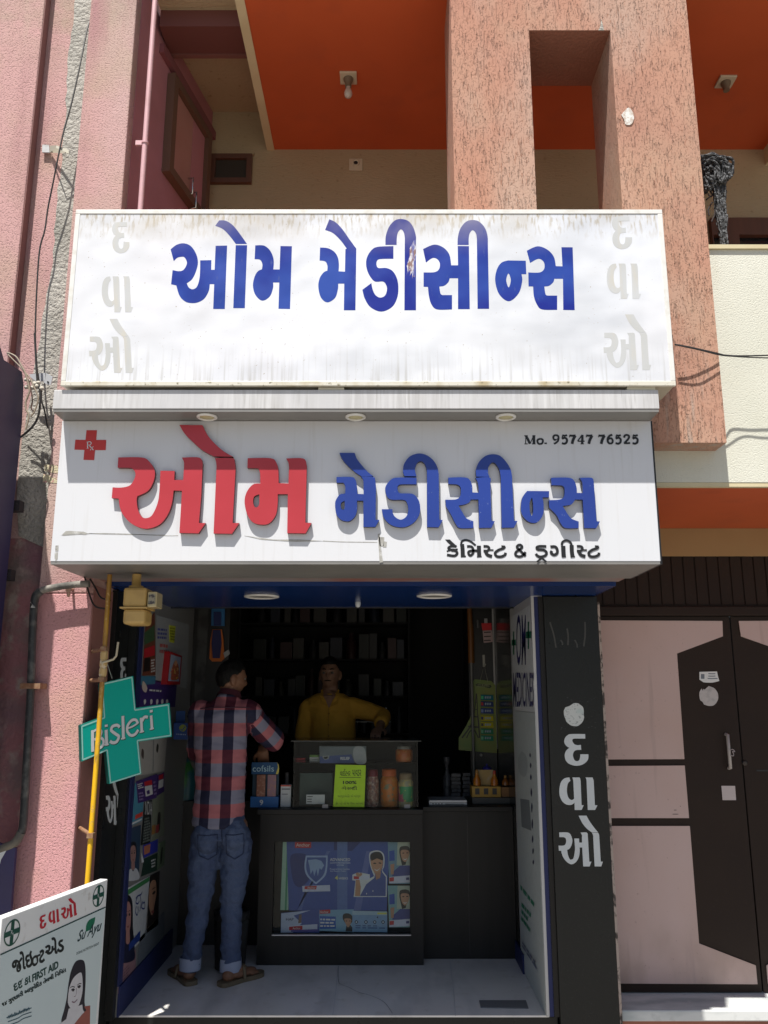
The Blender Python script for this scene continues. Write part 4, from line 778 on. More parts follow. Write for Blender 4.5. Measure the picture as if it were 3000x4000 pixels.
t = MB(); quad_px(t, bo, [(x*rb[2], 3400+y*rb[2]) for x, y in ((6, 1210), (1512, 535), (1370, 2260), (-40, 2500))], .0004, .0006); build('lower_print', t, mat('pale_blue_print', (.60, .70, .71), .45, var=((3, .4, .7, (.56, .66, .68)),)), mb_)
t = MB(); stroke(t, bo, [(2, 1215), (760, 872), (1514, 530)], 13, .001, reg=rb, k=3); build('rule', t, ink_g, mb_)
def aff(mb, pl, src, data, bl_, br_, tl_, reg, d, mi=0):
    """put flat data (rings or verts/faces) into the parallelogram of three picture points: bottom left, bottom right, top left"""
    def M(x, y):
        a = (x-src[0])/(src[2]-src[0]); b = (y-src[1])/(src[3]-src[1])
        return pl.px(reg[0]+reg[2]*(bl_[0]+a*(br_[0]-bl_[0])+b*(tl_[0]-bl_[0])), reg[1]+reg[2]*(bl_[1]+a*(br_[1]-bl_[1])+b*(tl_[1]-bl_[1])))
    if isinstance(data, tuple):
        mb.add([pl.P(*M(x, y), d) for x, y in data[0]], data[1], mi)
    else:
        for pc in data: mb.poly(pl, [[M(x, y) for x, y in r] for r in pc], d, d, mi)
def waff(mb, pl, s, bl_, br_, tl_, reg, d, mi=0, bold=0, shear=0):
    if bold > .011:
        h_ = bold*150; n = 0
        for ox, oy in ((-h_, h_*.3), (h_, -h_*.3), (0, h_*.7), (0, -h_*.7)):
            n += 1; sh = lambda p: (p[0]+ox, p[1]+oy)
            waff(mb, pl, s, sh(bl_), sh(br_), sh(tl_), reg, d+.00004*n, mi, 0, shear)
    dt = text_data(s, bold, shear); xs = [p[0] for p in dt[0]]; ys = [p[1] for p in dt[0]]
    aff(mb, pl, (min(xs), min(ys), max(xs), max(ys)), dt, bl_, br_, tl_, reg, d, mi)
t = MB(); aff(t, bo, (408, 1500, 932, 812), shapes(DA), (568, 858), (665, 818), (568, 665), rb, .001); aff(t, bo, (303, 795, 1125, 93), shapes(VA+'/'+KANA), (698, 795), (858, 735), (695, 605), rb, .001); aff(t, bo, (285, 2015, 1245, 915), shapes(O), (880, 735), (1110, 640), (875, 455), rb, .001)
build('heading', t, flat(190, 30, 48), mb_)
for cxy, top in (((172, 895), (178, 708)), ((1415, 366), (1424, 210))):
    c_, r_ = bp_(*cxy), 0; r_ = bp_(*top)[1]-c_[1]; t = MB()
    n = 30; t.poly(bo, [[(c_[0]+r_*math.cos(2*math.pi*k/n), c_[1]+r_*math.sin(2*math.pi*k/n)) for k in range(n)], [(c_[0]+r_*.88*math.cos(-2*math.pi*k/n), c_[1]+r_*.88*math.sin(-2*math.pi*k/n)) for k in range(n)]], .001, .001)
    b_ = r_*.2; t.poly(bo, [[(c_[0]-b_, c_[1]-r_*.87), (c_[0]+b_, c_[1]-r_*.87), (c_[0]+b_, c_[1]-b_), (c_[0]+r_*.87, c_[1]-b_), (c_[0]+r_*.87, c_[1]+b_), (c_[0]+b_, c_[1]+b_), (c_[0]+b_, c_[1]+r_*.87), (c_[0]-b_, c_[1]+r_*.87), (c_[0]-b_, c_[1]+b_), (c_[0]-r_*.87, c_[1]+b_), (c_[0]-r_*.87, c_[1]-b_), (c_[0]-b_, c_[1]-b_)]], .0012, .0012)
    words(t, bo, 'R', c_[0]-r_*.16, c_[1]-r_*.1, c_[0]+r_*.03, c_[1]+r_*.2, .0016, 1); words(t, bo, 'x', c_[0]+r_*.02, c_[1]-r_*.22, c_[0]+r_*.18, c_[1]-r_*.03, .0016, 1)
    build('emblem', t, [dg_, white_vinyl], mb_)
t = MB(); bk = .034
waff(t, bo, 'જોઇ', (178, 1500), (470, 1375), (165, 1225), rb, .001, 0, bk); waff(t, bo, 'ટ', (565, 1345), (640, 1312), (562, 1160), rb, .001, 0, bk); waff(t, bo, 'એડ', (652, 1265), (915, 1160), (648, 1010), rb, .001, 0, bk)
stroke(t, bo, [(515, 1235), (475, 1265), (470, 1340), (500, 1360), (535, 1320), (530, 1250), (515, 1235)], 24, .00105, reg=rb); stroke(t, bo, [(525, 1245), (550, 1225), (580, 1212)], 20, .0011, reg=rb)
build('headline', t, flat(8, 22, 24), mb_)
t = MB(); waff(t, bo, 'દદ', (195, 1748), (318, 1680), (193, 1640), rb, .001, 0, .028); stroke(t, bo, [(290, 1590), (300, 1620), (312, 1570), (322, 1560)], 10, .00105, reg=rb); waff(t, bo, 'કા', (352, 1660), (436, 1610), (350, 1560), rb, .001, 0, .028); waff(t, bo, 'FIRST AID', (466, 1608), (836, 1405), (463, 1500), rb, .001, 0, .03)
build('subheading', t, ink_g, mb_)
t = MB(); waff(t, bo, '૧૪ ગુણકારી આયુવેિદક તેલથી િનિમત', (28, 1985), (948, 1478), (24, 1890), rb, .001, 0, .03); stroke(t, bo, [(522, 1630), (530, 1612), (545, 1600)], 9, .0011, reg=rb); stroke(t, bo, [(898, 1440), (905, 1425), (918, 1415)], 9, .0011, reg=rb)
build('text_line', t, flat(8, 40, 40), mb_)
t = MB(); waff(t, bo, "Su Ayu", (1105, 1080), (1448, 905), (1125, 880), rb, .001, 0, .015, .35); waff(t, bo, 'DOING NUTRITION RIGHT', (1098, 1218), (1424, 1068), (1098, 1182), rb, .001, 0, .01)
build('logo', t, flat(12, 50, 55), mb_)
t = MB(); letter_px(t, bo, '1232,885! 1240,790 1280,715 1370,672! 1355,760 1310,840 1262,872!', rb, .001, .001); build('leaf_mark', t, flat(15, 110, 80), mb_)
t = MB()
for i, y in enumerate((2090, 2150, 2205)): stroke(t, bo, [(90+i*20, y+30), (180, y+5), (260, y-25), (330, y-70), (450, y-110)], 9, .001+.0001*i, reg=rb)
for i in range(14): stroke(t, bo, [(110+i*22, 2140-i*9), (120+i*22, 2100-i*9+random.uniform(-20, 10)), (132+i*22, 2128-i*9)], 8, .0014+.00003*i, reg=rb)
build('fine_print', t, flat(40, 80, 95), mb_)
t = MB()
letter_px(t, bo, '1190,1292 1090,1310 1020,1450 985,1620 972,1720 955,1850 920,2010 880,2180 960,2210 1180,2180 1245,2060 1215,1900 1230,1600 1225,1380', rb, .001, .001, 0)
letter_px(t, bo, '985,1990! 1100,1960 1180,1930! 1190,2010! 1250,2090! 1080,2215! 850,2215! 950,2140!', rb, .0013, .0013, 1)
letter_px(t, bo, '1150,1470 1060,1540 1005,1650 982,1750 972,1900 1010,1985 1060,2015 1110,1975 1160,1850 1185,1700 1178,1520', rb, .0016, .0016, 1)
letter_px(t, bo, '1205,1960! 1295,1945! 1290,2230! 1050,2230! 1170,2080! 1240,2010!', rb, .0015, .0015, 2)
for i, s_ in enumerate(([(1020, 1722), (1045, 1708), (1068, 1720)], [(1108, 1682), (1130, 1662), (1158, 1668)])): stroke(t, bo, s_, 12, .0019+.0001*i, 0, reg=rb)
for x, y in ((1046, 1732), (1132, 1684)): letter_px(t, bo, '%d,%d %d,%d %d,%d %d,%d' % (x-16, y, x, y-13, x+16, y-4, x, y+13), rb, .0021, .0021, 0)
stroke(t, bo, [(1005, 1690), (1035, 1672), (1070, 1682)], 8, .0019, 0, reg=rb); stroke(t, bo, [(1105, 1655), (1135, 1630), (1165, 1632)], 8, .0019, 0, reg=rb)
stroke(t, bo, [(1092, 1690), (1095, 1760), (1078, 1812), (1060, 1815)], 6, .0019, 3, reg=rb); stroke(t, bo, [(1030, 1888), (1065, 1898), (1108, 1856)], 12, .0019, 3, reg=rb)
build('portrait', t, [flat(28, 26, 40), flat(205, 205, 210), flat(150, 85, 75), flat(120, 95, 110)], mb_)

# ================================================================== POSTERS on the left wall
pw = leftw(XL)
def poster(label, q, col_, layer=1, pl=None, name='poster', cat='poster', group=None, thick=.0012):
    pl = pl or pw; t = MB(); quad_px(t, pl, q, .0015*layer, .0015*layer+thick)
    return build(name, t, col_, label=label, cat=cat, group=group)
def sub(pos, parts, pl=None, layer=1, nm='print', thick=.0012):
    """printed shapes on a sheet: list of (outline text in picture pixels, material)"""
    pl = pl or pw; ms = []; t = MB()
    for i, (g, m_) in enumerate(parts):
        if m_ not in ms: ms.append(m_)
        letter_px(t, pl, g, (0, 0, 1), .0015*layer+thick+.0003+.00012*i, .0015*layer+thick+.0003+.00012*i, ms.index(m_))
    return build(nm, t, ms, pos)
def face(x0, y0, x1, y1, lean=0, hair_m=None, skin_m=None, cloth_m=None, woman=False):
    """head and shoulders filling a box in picture pixels, foreshortened with it"""
    w_, h_ = x1-x0, y1-y0
    P = lambda pts: ' '.join('%.1f,%.1f' % (x0+a*w_, y0+b*h_+lean*a) for a, b in pts)
    H, S, K = hair_m or flat(22, 20, 22), skin_m or flat(170, 120, 95), cloth_m or flat(60, 60, 110)
    out = []
    if woman: out.append((P([(.5, 0), (.15, .12), (.08, .5), (.02, .9), (.98, .9), (.9, .5), (.85, .12)]), H))
    else: out.append((P([(.5, .0), (.24, .06), (.2, .3), (.3, .42), (.7, .42), (.8, .3), (.76, .06)]), H))
    out.append((P([(.4, .5), (.6, .5), (.64, .72), (.36, .72)]), S))
    out.append((P([(0, 1), (.05, .8), (.3, .7), (.5, .78), (.7, .7), (.95, .8), (1, 1)]), K))
    out.append((P([(.5, .1), (.3, .16), (.26, .34), (.34, .52), (.5, .6), (.66, .52), (.74, .34), (.7, .16)]), S))
    for a in (.39, .61):
        out.append((P([(a-.07, .3), (a, .28), (a+.07, .3), (a, .325)]), H)); out.append((P([(a-.09, .255), (a, .235), (a+.09, .255), (a, .25)]), H))
    out.append((P([(.42, .475), (.5, .465), (.58, .475), (.5, .5)]), flat(130, 70, 65)))
    return out
def bars(q, n, m_, fill=.5, gap=.55):
    """n text lines in a quadrilateral (tl, tr, br, bl) as dashes of uneven length"""
    out = []
    L = lambda a, b, k: (a[0]+(b[0]-a[0])*k, a[1]+(b[1]-a[1])*k)
    for i in range(n):
        k0, k1 = (i+.2)/n, (i+.2+gap)/n; a, b, c, d = L(q[0], q[3], k0), L(q[1], q[2], k0), L(q[1], q[2], k1), L(q[0], q[3], k1); f0 = 0
        while f0 < 1:
            f1 = min(f0+random.uniform(.1, .3), 1)
            if f1 > .98 and random.random() < .4: break
            pts = [L(a, b, f0), L(a, b, f1), L(d, c, f1), L(d, c, f0)]; out.append((' '.join('%.1f,%.1f!' % p for p in pts), m_)); f0 = f1+.06
    return out
navy, red_p, grey_p, wht, purp = flat(25, 30, 95), flat(180, 35, 45), flat(120, 125, 125), flat(205, 208, 208), flat(62, 40, 105)
p = poster('tall brown and red product poster at the top of the left shop wall', [(567, 2436), (603, 2392), (606, 2636), (555, 2640)], flat(110, 62, 45), 1)
sub(p, [('563,2470! 602,2440! 602,2500! 562,2520!', flat(60, 90, 60)), ('561,2535! 602,2520! 603,2560! 560,2570!', red_p), ('562,2572! 585,2568! 583,2620! 558,2625!', flat(25, 22, 20))]+bars([(588, 2575), (602, 2572), (602, 2625), (586, 2630)], 5, wht)); random.seed(2)
p = poster('large pale glass notice with faint lettering high on the left shop wall', [(610, 2402), (737, 2440), (728, 2690), (606, 2660)], flat(150, 155, 158), 1)
sub(p, bars([(614, 2450), (650, 2455), (648, 2500), (612, 2498)], 3, flat(70, 80, 150))+bars([(622, 2510), (660, 2515), (656, 2560), (620, 2556)], 2, flat(170, 90, 90)))
p = poster('small yellow green note stuck on the pale glass notice', [(658, 2442), (684, 2446), (678, 2512), (660, 2508)], flat(190, 200, 60), 2, name='note', cat='note')
sub(p, bars([(661, 2448), (681, 2451), (677, 2505), (663, 2502)], 5, flat(120, 130, 30)), layer=2)
p = poster('purple poster with a row of white figures above the right arm of the cross sign', [(550, 2650), (690, 2668), (682, 2762), (540, 2760)], flat(55, 38, 105), 1)
sub(p, [('549,2640! 606,2642! 604,2672! 547,2676!', flat(60, 120, 150))]+[('%d,2735 %d,2732 %d,2745 %d,2752' % (x, x+7, x+8, x+1), wht) for x in (560, 585, 608, 628, 646)]+bars([(582, 2690), (628, 2694), (626, 2706), (580, 2702)], 1, wht)+[('556,2660 572,2685 566,2705 552,2690', flat(205, 190, 180))])
p = poster('greyish paper sheet with small drop shapes below the right arm of the cross sign', [(543, 2895), (652, 2872), (640, 3012), (540, 3030)], flat(165, 165, 160), 1)
sub(p, [('553,2925 560,2935 558,2965 550,2950', flat(70, 60, 55)), ('612,2905 618,2915 614,2940 608,2930', flat(60, 60, 55)), ('596,2890! 599,2890! 597,3015! 594,3015!', grey_p)])
p = poster('teal poster with a red strip behind the purple price chart on the left wall', [(526, 3060), (566, 3046), (553, 3205), (514, 3225)], flat(70, 135, 160), 1)
sub(p, [('527,3184! 556,3170! 554,3188! 525,3202!', flat(205, 70, 55)), ('514,3214! 552,3196! 551,3203! 513,3222!', wht)])
p = poster('purple price chart with red labels tilted on the left wall under the cross', [(529, 3054), (612, 3022), (609, 3116), (537, 3138)], purp, 2)
sub(p, [('560,3054! 590,3046! 592,3066! 562,3070!', red_p), ('562,3072! 591,3066! 594,3102! 566,3112!', wht), ('569,3090! 580,3085! 582,3100! 572,3104!', purp)]+bars([(533, 3062), (556, 3054), (558, 3078), (536, 3084)], 3, wht)+bars([(536, 3095), (558, 3090), (558, 3125), (540, 3130)], 3, flat(140, 120, 170))+bars([(594, 3050), (606, 3046), (606, 3105), (596, 3110)], 4, flat(140, 120, 170)), layer=2)
p = poster('narrow purple chart with a red top label right beside the price chart', [(614, 3028), (640, 3016), (640, 3092), (612, 3108)], purp, 1)
sub(p, [('618,3030! 636,3022! 636,3040! 618,3046!', red_p), ('618,3050! 637,3042! 636,3072! 616,3082!', wht)])
p = poster('black list poster with tall white capitals below the purple price chart', [(563, 3132), (592, 3124), (585, 3292), (548, 3302)], flat(22, 30, 30), 1)
t = MB(); words_px(t, pw, 'INDIA', 564, 3130, 591, 3182, .0034); build('headline', t, wht, p); sub(p, bars([(563, 3195), (585, 3188), (582, 3285), (553, 3296)], 9, flat(120, 130, 125)))
p = poster('pale green grey certificate sheet deeper along the left wall', [(596, 3120), (640, 3090), (640, 3260), (590, 3290)], flat(120, 128, 112), 1)
sub(p, [('615,3180 625,3178 622,3240 612,3245', flat(40, 38, 36)), ('592,3225! 606,3220! 604,3255! 590,3262!', flat(150, 110, 60)), ('607,3225! 620,3218! 618,3250! 606,3256!', flat(140, 50, 55))])
p = poster('poster of a man in a white shirt and dark tie on the left wall', [(512, 3235), (549, 3222), (541, 3420), (490, 3442)], flat(40, 62, 85), 1)
sub(p, face(495, 3290, 540, 3440, -6, flat(15, 18, 25), flat(150, 115, 110), flat(185, 190, 195)))
p = poster('blue and orange leaflet with a loose white corner on the left wall', [(557, 3302), (614, 3278), (613, 3325), (558, 3352)], flat(45, 55, 160), 2, name='leaflet', cat='leaflet')
sub(p, [('559,3306! 585,3296! 582,3330! 560,3340!', flat(175, 110, 85)), ('548,3330! 556,3352! 559,3368! 549,3370!', wht)], layer=2)
p = poster('dark green poster with small white words under the blue leaflet', [(560, 3356), (614, 3332), (612, 3400), (550, 3424)], flat(28, 55, 45), 1)
sub(p, bars([(588, 3358), (608, 3350), (606, 3385), (590, 3392)], 3, wht))
p = poster('pale green vertical sheet near the rear of the left wall', [(618, 3294), (645, 3280), (640, 3378), (612, 3400)], flat(110, 130, 105), 1)
sub(p, [('628,3315 634,3312 630,3365 624,3372', flat(35, 40, 36))])
p = poster('white poster of a long haired woman with blue script', [(489, 3472), (583, 3422), (564, 3660), (467, 3760)], flat(185, 190, 192), 1)
sub(p, [('487,3482! 582,3424! 581,3442! 486,3504!', flat(60, 125, 75))]+face(472, 3502, 522, 3760, -12, flat(20, 18, 25), flat(165, 120, 115), flat(25, 28, 55), True)+[('500,3688! 546,3634! 543,3672! 500,3716!', flat(35, 60, 130))])
t = MB(); dzz = .0036
for s_ in ([(528, 3510), (536, 3500), (548, 3494), (553, 3482)], [(534, 3505), (528, 3525), (536, 3530), (541, 3520)], [(530, 3540), (526, 3560), (532, 3575), (537, 3560), (536, 3540)], [(555, 3520), (550, 3545), (562, 3548), (562, 3525), (555, 3530)], [(545, 3500), (548, 3530), (543, 3560)]):
    dzz += .0001; stroke(t, pw, s_, 3.4, dzz, reg=(0, 0, 1))
build('script', t, flat(45, 60, 120), p)
p = poster('dark close up beauty poster of a woman with one eye showing', [(585, 3420), (622, 3402), (616, 3612), (572, 3645)], flat(30, 24, 22), 1)
sub(p, [('588,3445 606,3440 609,3490 602,3530 592,3575 580,3540 580,3480', flat(165, 125, 100)), ('592,3492 598,3482 604,3480 605,3486 598,3494', flat(20, 18, 18)), ('590,3476 598,3468 606,3466 598,3472', flat(20, 18, 18)), ('588,3560 596,3556 600,3562 592,3568', flat(130, 60, 60))])
p = poster('pinkish leaflet low on the left wall under the white poster', [(465, 3770), (528, 3708), (528, 3805), (458, 3882)], flat(150, 115, 120), 1, name='leaflet', cat='leaflet')
sub(p, bars([(475, 3790), (505, 3760), (500, 3810), (470, 3840)], 4, flat(110, 80, 95)))
poster('grey blank board low on the left wall towards the counter', [(543, 3665), (640, 3560), (640, 3690), (534, 3788)], flat(105, 112, 118), 1, name='blank_board', cat='board')
# red calendar box with a devotional style picture (generic)
kb = thing('calendar_box', 'red boxed picture calendar hanging on the left wall above the cross sign', 'calendar', at(680, 2665, X=-1.25))
t = MB(); kpn = leftw(-1.255); q = [kpn.px(*x) for x in ((664, 2545), (711, 2562), (703, 2674), (650, 2674))]; t.poly(kpn, [q], -.034, 0); build('case', t, flat(165, 28, 35), kb)
ca = front(at(711, 2600, X=-1.255).y); t = MB(); letter_px(t, kpn, '667,2556! 706,2568! 699,2662! 656,2660!', (0, 0, 1), .0008, .0008, 0); letter_px(t, kpn, '684,2582 696,2600 698,2640 690,2655 668,2655 668,2630 674,2600', (0, 0, 1), .0014, .0014, 1); letter_px(t, kpn, '686,2578 692,2590 686,2602 679,2592', (0, 0, 1), .0018, .0018, 2)
random.seed(4)
for i in range(24):
    x, y = random.uniform(662, 698), random.uniform(2610, 2655); letter_px(t, kpn, '%.1f,%.1f %.1f,%.1f %.1f,%.1f %.1f,%.1f' % (x-2.5, y, x, y-3, x+2.5, y, x, y+3), (0, 0, 1), .002+.00005*i, .002+.00005*i, 2+i % 3)
build('picture', t, [flat(150, 165, 190), flat(170, 90, 60), flat(215, 160, 120), flat(200, 60, 60), flat(220, 190, 90)], kb)
# ================================================================== RIGHT WALL SHEETS
pr_ = rightw(XR)
p = poster('white shop name sheet with dark capitals and green plus marks high on the right wall', [(1997, 2411), (2070, 2364), (2092, 2782), (2012, 2774)], wht, 1, pr_)
t = MB(); words_px(t, pr_, 'OM', 2019, 2400, 2056, 2600, .0034, 0, .01); words_px(t, pr_, 'MEDICINES', 2007, 2626, 2087, 2762, .0034, 0, .01); build('lettering', t, flat(40, 38, 95), p)
t = MB()
for x, y, h, w_ in ((2009, 2512, 90, 16), (2067, 2482, 106, 20)):
    letter_px(t, pr_, '%d,%d! %d,%d! %d,%d! %d,%d!/%d,%d! %d,%d! %d,%d! %d,%d!' % (x-2.5, y-h/2, x+2.5, y-h/2-1, x+2.5, y+h/2, x-2.5, y+h/2, x-w_/2, y-h*.13, x+w_/2, y-h*.15, x+w_/2, y+h*.11, x-w_/2, y+h*.12), (0, 0, 1), .0034, .0035)
build('plus_mark', t, flat(20, 105, 75), p)
p = poster('tall pale leaflet board with an embossed oval and green text on the right wall', [(2012, 2777), (2092, 2785), (2134, 3968), (2040, 3780)], flat(185, 192, 190), 1, pr_)
sub(p, [('2040,2935 2060,2960 2062,3010 2050,3035 2030,3015 2026,2965', flat(165, 172, 172)), ('2034,3120! 2070,3125! 2078,3245! 2040,3230!', flat(120, 126, 128))]+[('%.1f,%.1f %.1f,%.1f %.1f,%.1f %.1f,%.1f' % (x-3, y, x, y-h, x+3, y, x, y+h), flat(45, 45, 80)) for x, y, h in ((2073, 2950, 9), (2075, 2990, 11), (2076, 3036, 12), (2078, 3095, 17), (2080, 3155, 20), (2082, 3218, 20), (2083, 3278, 15), (2085, 3325, 12), (2086, 3368, 9))]
    +bars([(2036, 3450), (2098, 3530), (2096, 3560), (2036, 3480)], 1, flat(50, 130, 100))+bars([(2040, 3520), (2080, 3565), (2074, 3650), (2040, 3600)], 3, flat(50, 130, 100))+bars([(2044, 3675), (2104, 3765), (2106, 3800), (2044, 3700)], 2, flat(110, 115, 140)), pr_)
# ================================================================== COUNTER
YK = 5.26; fk = front(YK); CT = .853
ct = thing('shop_counter', 'dark wenge shop counter with a glazed front window full of toothpaste posters', 'counter', (-.1, 5.5, 0))
kx0, kx1 = at(1019, 3159, Y=YK).x, at(1652, 3400, Y=YK).x
w0, w1 = fk.px(1062, 3655), fk.px(1603, 3288)
t = MB(); t.poly(fk, [[(kx0, 0), (kx1, 0), (kx1, CT-.03), (kx0, CT-.03)], [(w0[0], w0[1]), (w1[0], w0[1]), (w1[0], w1[1]), (w0[0], w1[1])]], -.02, 0); build('front_frame', t, brown_lam, ct)
build('carcass', MB().box(kx0, kx0+.02, YK+.021, 5.85, 0, CT-.03).box(kx1-.02, kx1, YK+.021, 5.85, 0, CT-.03).box(kx0+.021, kx1-.021, YK+.09, YK+.11, 0, CT-.031), brown_lam, ct)
build('window_pane', MB().box(w0[0]-.005, w1[0]+.005, YK+.0202, YK+.024, w0[1]-.005, w1[1]+.005), clear, ct)
build('window_sill', MB().box(w0[0], w1[0], YK-.006, YK+.015, w0[1]+.0005, w0[1]+.006), mat('bright_edge', (.5, .5, .52), .3, metal=.4), ct)
build('worktop', MB().box(kx0-.02, kx1+.005, YK-.02, 5.9, CT-.029, CT), brown_lam, ct, bevel=.003)
build('side_block', MB().box(kx1+.001, XR-.001, 5.38, 6.1, 0, CT-.03), brown_lam, ct)
build('worktop', MB().box(kx1+.006, XR-.001, 5.36, 6.12, CT-.029, CT), brown_lam, ct, bevel=.003)
sm_ = (kx1+XR)/2; build('seam', MB().box(sm_-.0015, sm_+.0015, 5.3785, 5.3798, .02, CT-.05), ink, ct)
build('side_block', MB().box(XL+.001, kx0-.03, 5.66, 5.9, 0, CT-.03), black_lam, ct); build('worktop', MB().box(XL+.001, kx0-.021, 5.64, 5.92, CT-.029, CT), black_lam, ct)
# posters standing behind the window
fq = front(YK+.06)
def cposter(label, q, col_, layer, parts, writing=(), group=None):
    p = poster(label, q, col_, layer, fq)
    if parts: sub(p, parts, fq, layer)
    for s_, x0, y0, x1, y1, m_, b_ in writing:
        t = MB(); words_px(t, fq, s_, x0, y0, x1, y1, .0015*layer+.0035, 0, b_); build('words', t, m_, p)
    return p
Z2 = .3496
def zq(x, y): return '%.1f,%.1f' % (1060+x*Z2, 3240+y*Z2)
def zp(s_): return ' '.join(zq(*map(float, q.rstrip('!').split(',')))+('!' if q.endswith('!') else '') for q in s_.split())
def zc_(q): return [(1060+x*Z2, 3240+y*Z2) for x, y in q]
blue_m, blue_d, blue_l, aqua, gpal = flat(52, 78, 150), flat(28, 45, 110), flat(110, 135, 185), flat(125, 165, 190), flat(150, 185, 165)
cposter('main blue toothpaste poster with a shield and a smiling man holding a pack', zc_([(170, 137), (1320, 137), (1290, 905), (195, 905)]), blue_m, 2,
    [(zp('215,300 300,265 400,290 460,420 420,560 330,640 260,610 225,480'), blue_d), (zp('700,137! 1000,137! 900,240! 700,230!'), blue_d), (zp('620,240! 660,240! 400,640! 340,900! 290,900!'), flat(85, 105, 165)), (zp('1060,240! 1120,240! 1000,900! 920,900!'), flat(90, 105, 165)), (zp('735,137! 850,137! 850,900! 735,900!'), flat(85, 110, 165)),
     (zp('385,290! 630,290! 625,420 600,520 500,612! 400,520 370,420'), flat(150, 170, 205)), (zp('400,310! 612,310! 607,420 580,510 500,590! 418,510 390,420'), flat(60, 85, 150)), (zp('410,340! 500,330! 560,350! 590,400! 560,450! 540,430! 520,520! 505,440! 480,520! 465,450! 440,500! 430,430!'), flat(140, 165, 200)),
     (zp('345,630! 655,618! 658,688! 350,695!'), flat(190, 195, 215)), (zp('375,632! 510,628! 500,668! 370,665!'), red_p), (zp('265,140! 445,140! 445,205! 265,205!'), red_p),
     (zp('1095,270 1150,235 1220,240 1260,290 1262,400 1240,450! 1250,470! 1290,520! 1288,752! 920,752! 940,570! 905,565! 905,505! 960,480! 1000,480! 1100,500! 1100,545! 1148,520! 1105,400'), wht),
     (zp('1105,285 1150,250 1215,252 1248,300 1250,390 1235,455! 1242,480! 1280,530! 1278,742! 990,742! 1060,610! 1150,540! 1158,500! 1115,400'), flat(60, 80, 145)),
     (zp('1110,330 1140,290 1230,290 1245,340 1238,420 1200,500 1165,500 1120,420'), flat(185, 140, 110)), (zp('1105,290 1150,252 1215,255 1250,310 1240,345! 1180,320! 1120,350!'), flat(35, 32, 34)), (zp('1160,480! 1225,470! 1215,540! 1170,560!'), flat(170, 125, 100)),
     (zp('1135,375 1155,368 1175,378 1155,384'), flat(30, 25, 25)), (zp('1195,370 1215,366 1232,376 1215,382'), flat(30, 25, 25)), (zp('1145,435 1180,450 1215,430 1180,462'), wht),
     (zp('945,560! 985,560! 1000,640! 990,742! 935,742!'), flat(180, 135, 105)), (zp('915,512! 1095,510! 1092,558! 918,560!'), flat(200, 205, 220)), (zp('920,520! 980,520! 980,552! 920,552!'), red_p), (zp('945,490 965,478 985,490 1000,480 1015,495 1000,520 960,525'), flat(180, 135, 105)),
     (zp('1130,680 1137,675 1140,690 1132,695'), wht), (zp('1060,710 1066,706 1068,720 1060,722'), wht)],
    (('ADVANCED', *zc_([(655, 318)])[0], *zc_([(882, 352)])[0], wht, .012), ('CAVITY PROTECTION', *zc_([(655, 362)])[0], *zc_([(882, 382)])[0], flat(190, 200, 220), .01), ('SYSTEM', *zc_([(730, 390)])[0], *zc_([(808, 404)])[0], flat(190, 200, 220), .01),
     ('Protects from Cavities', *zc_([(655, 430)])[0], *zc_([(875, 450)])[0], flat(185, 195, 215), .005), ('And Repairs Teeth', *zc_([(655, 455)])[0], *zc_([(830, 475)])[0], flat(185, 195, 215), .005), ('4', *zc_([(710, 515)])[0], *zc_([(745, 560)])[0], flat(215, 215, 120), .02), ('WEEKS', *zc_([(752, 532)])[0], *zc_([(855, 556)])[0], wht, .01),
     ('Anchor', *zc_([(278, 152)])[0], *zc_([(430, 190)])[0], wht, .005), ('Anchor', *zc_([(402, 636)])[0], *zc_([(495, 660)])[0], wht, .005)))
cposter('pale mint poster strip with a green stripe at the left of the counter window', zc_([(130, 140), (205, 140), (190, 900), (100, 900)]), gpal, 1, [(zp('175,140! 195,140! 170,900! 150,900!'), flat(60, 140, 100))])
cposter('small toothpaste poster with a white heading at the lower left of the counter window', zc_([(110, 930), (535, 890), (538, 1150), (105, 1150)]), flat(60, 80, 150), 3,
    [(zp('112,935! 440,900! 250,960! 340,1045! 240,1150! 107,1150!'), flat(175, 185, 210)), (zp('310,950! 340,945! 335,1040! 300,1045!'), flat(120, 95, 85)), (zp('190,1075! 515,1055! 515,1135! 190,1140!'), flat(190, 195, 215)), (zp('200,1085! 350,1072! 348,1115! 200,1125!'), red_p), (zp('220,1120! 520,1110! 520,1140! 222,1142!'), flat(90, 80, 150))],
    (('HAP', *zc_([(165, 985)])[0], *zc_([(250, 1015)])[0], flat(40, 45, 80), .01), ('Anchor', *zc_([(240, 1088)])[0], *zc_([(325, 1112)])[0], wht, .005)))
cposter('aqua toothpaste poster with a blue speech box and a boy below the main poster', zc_([(535, 900), (920, 890), (920, 1145), (535, 1130)]), aqua, 3,
    [(zp('540,898! 660,892! 660,935! 540,940!'), red_p), (zp('540,965! 720,970! 722,1105! 540,1108!'), flat(45, 90, 170)), (zp('800,1000 805,945 860,935 905,965 908,1020 880,1060! 905,1090! 910,1140! 830,1138! 840,1060!'), flat(38, 34, 36)), (zp('815,1000 850,990 890,1000 890,1040 860,1090 835,1060'), flat(175, 130, 105)), (zp('830,1020 840,1014 850,1020 840,1025'), flat(25, 22, 22)), (zp('868,1020 878,1014 888,1020 878,1025'), flat(25, 22, 22))]+bars(zc_([(548, 985), (715, 990), (712, 1095), (546, 1095)]), 3, wht, gap=.5),
    (('Anchor', *zc_([(545, 905)])[0], *zc_([(640, 930)])[0], wht, .005),))
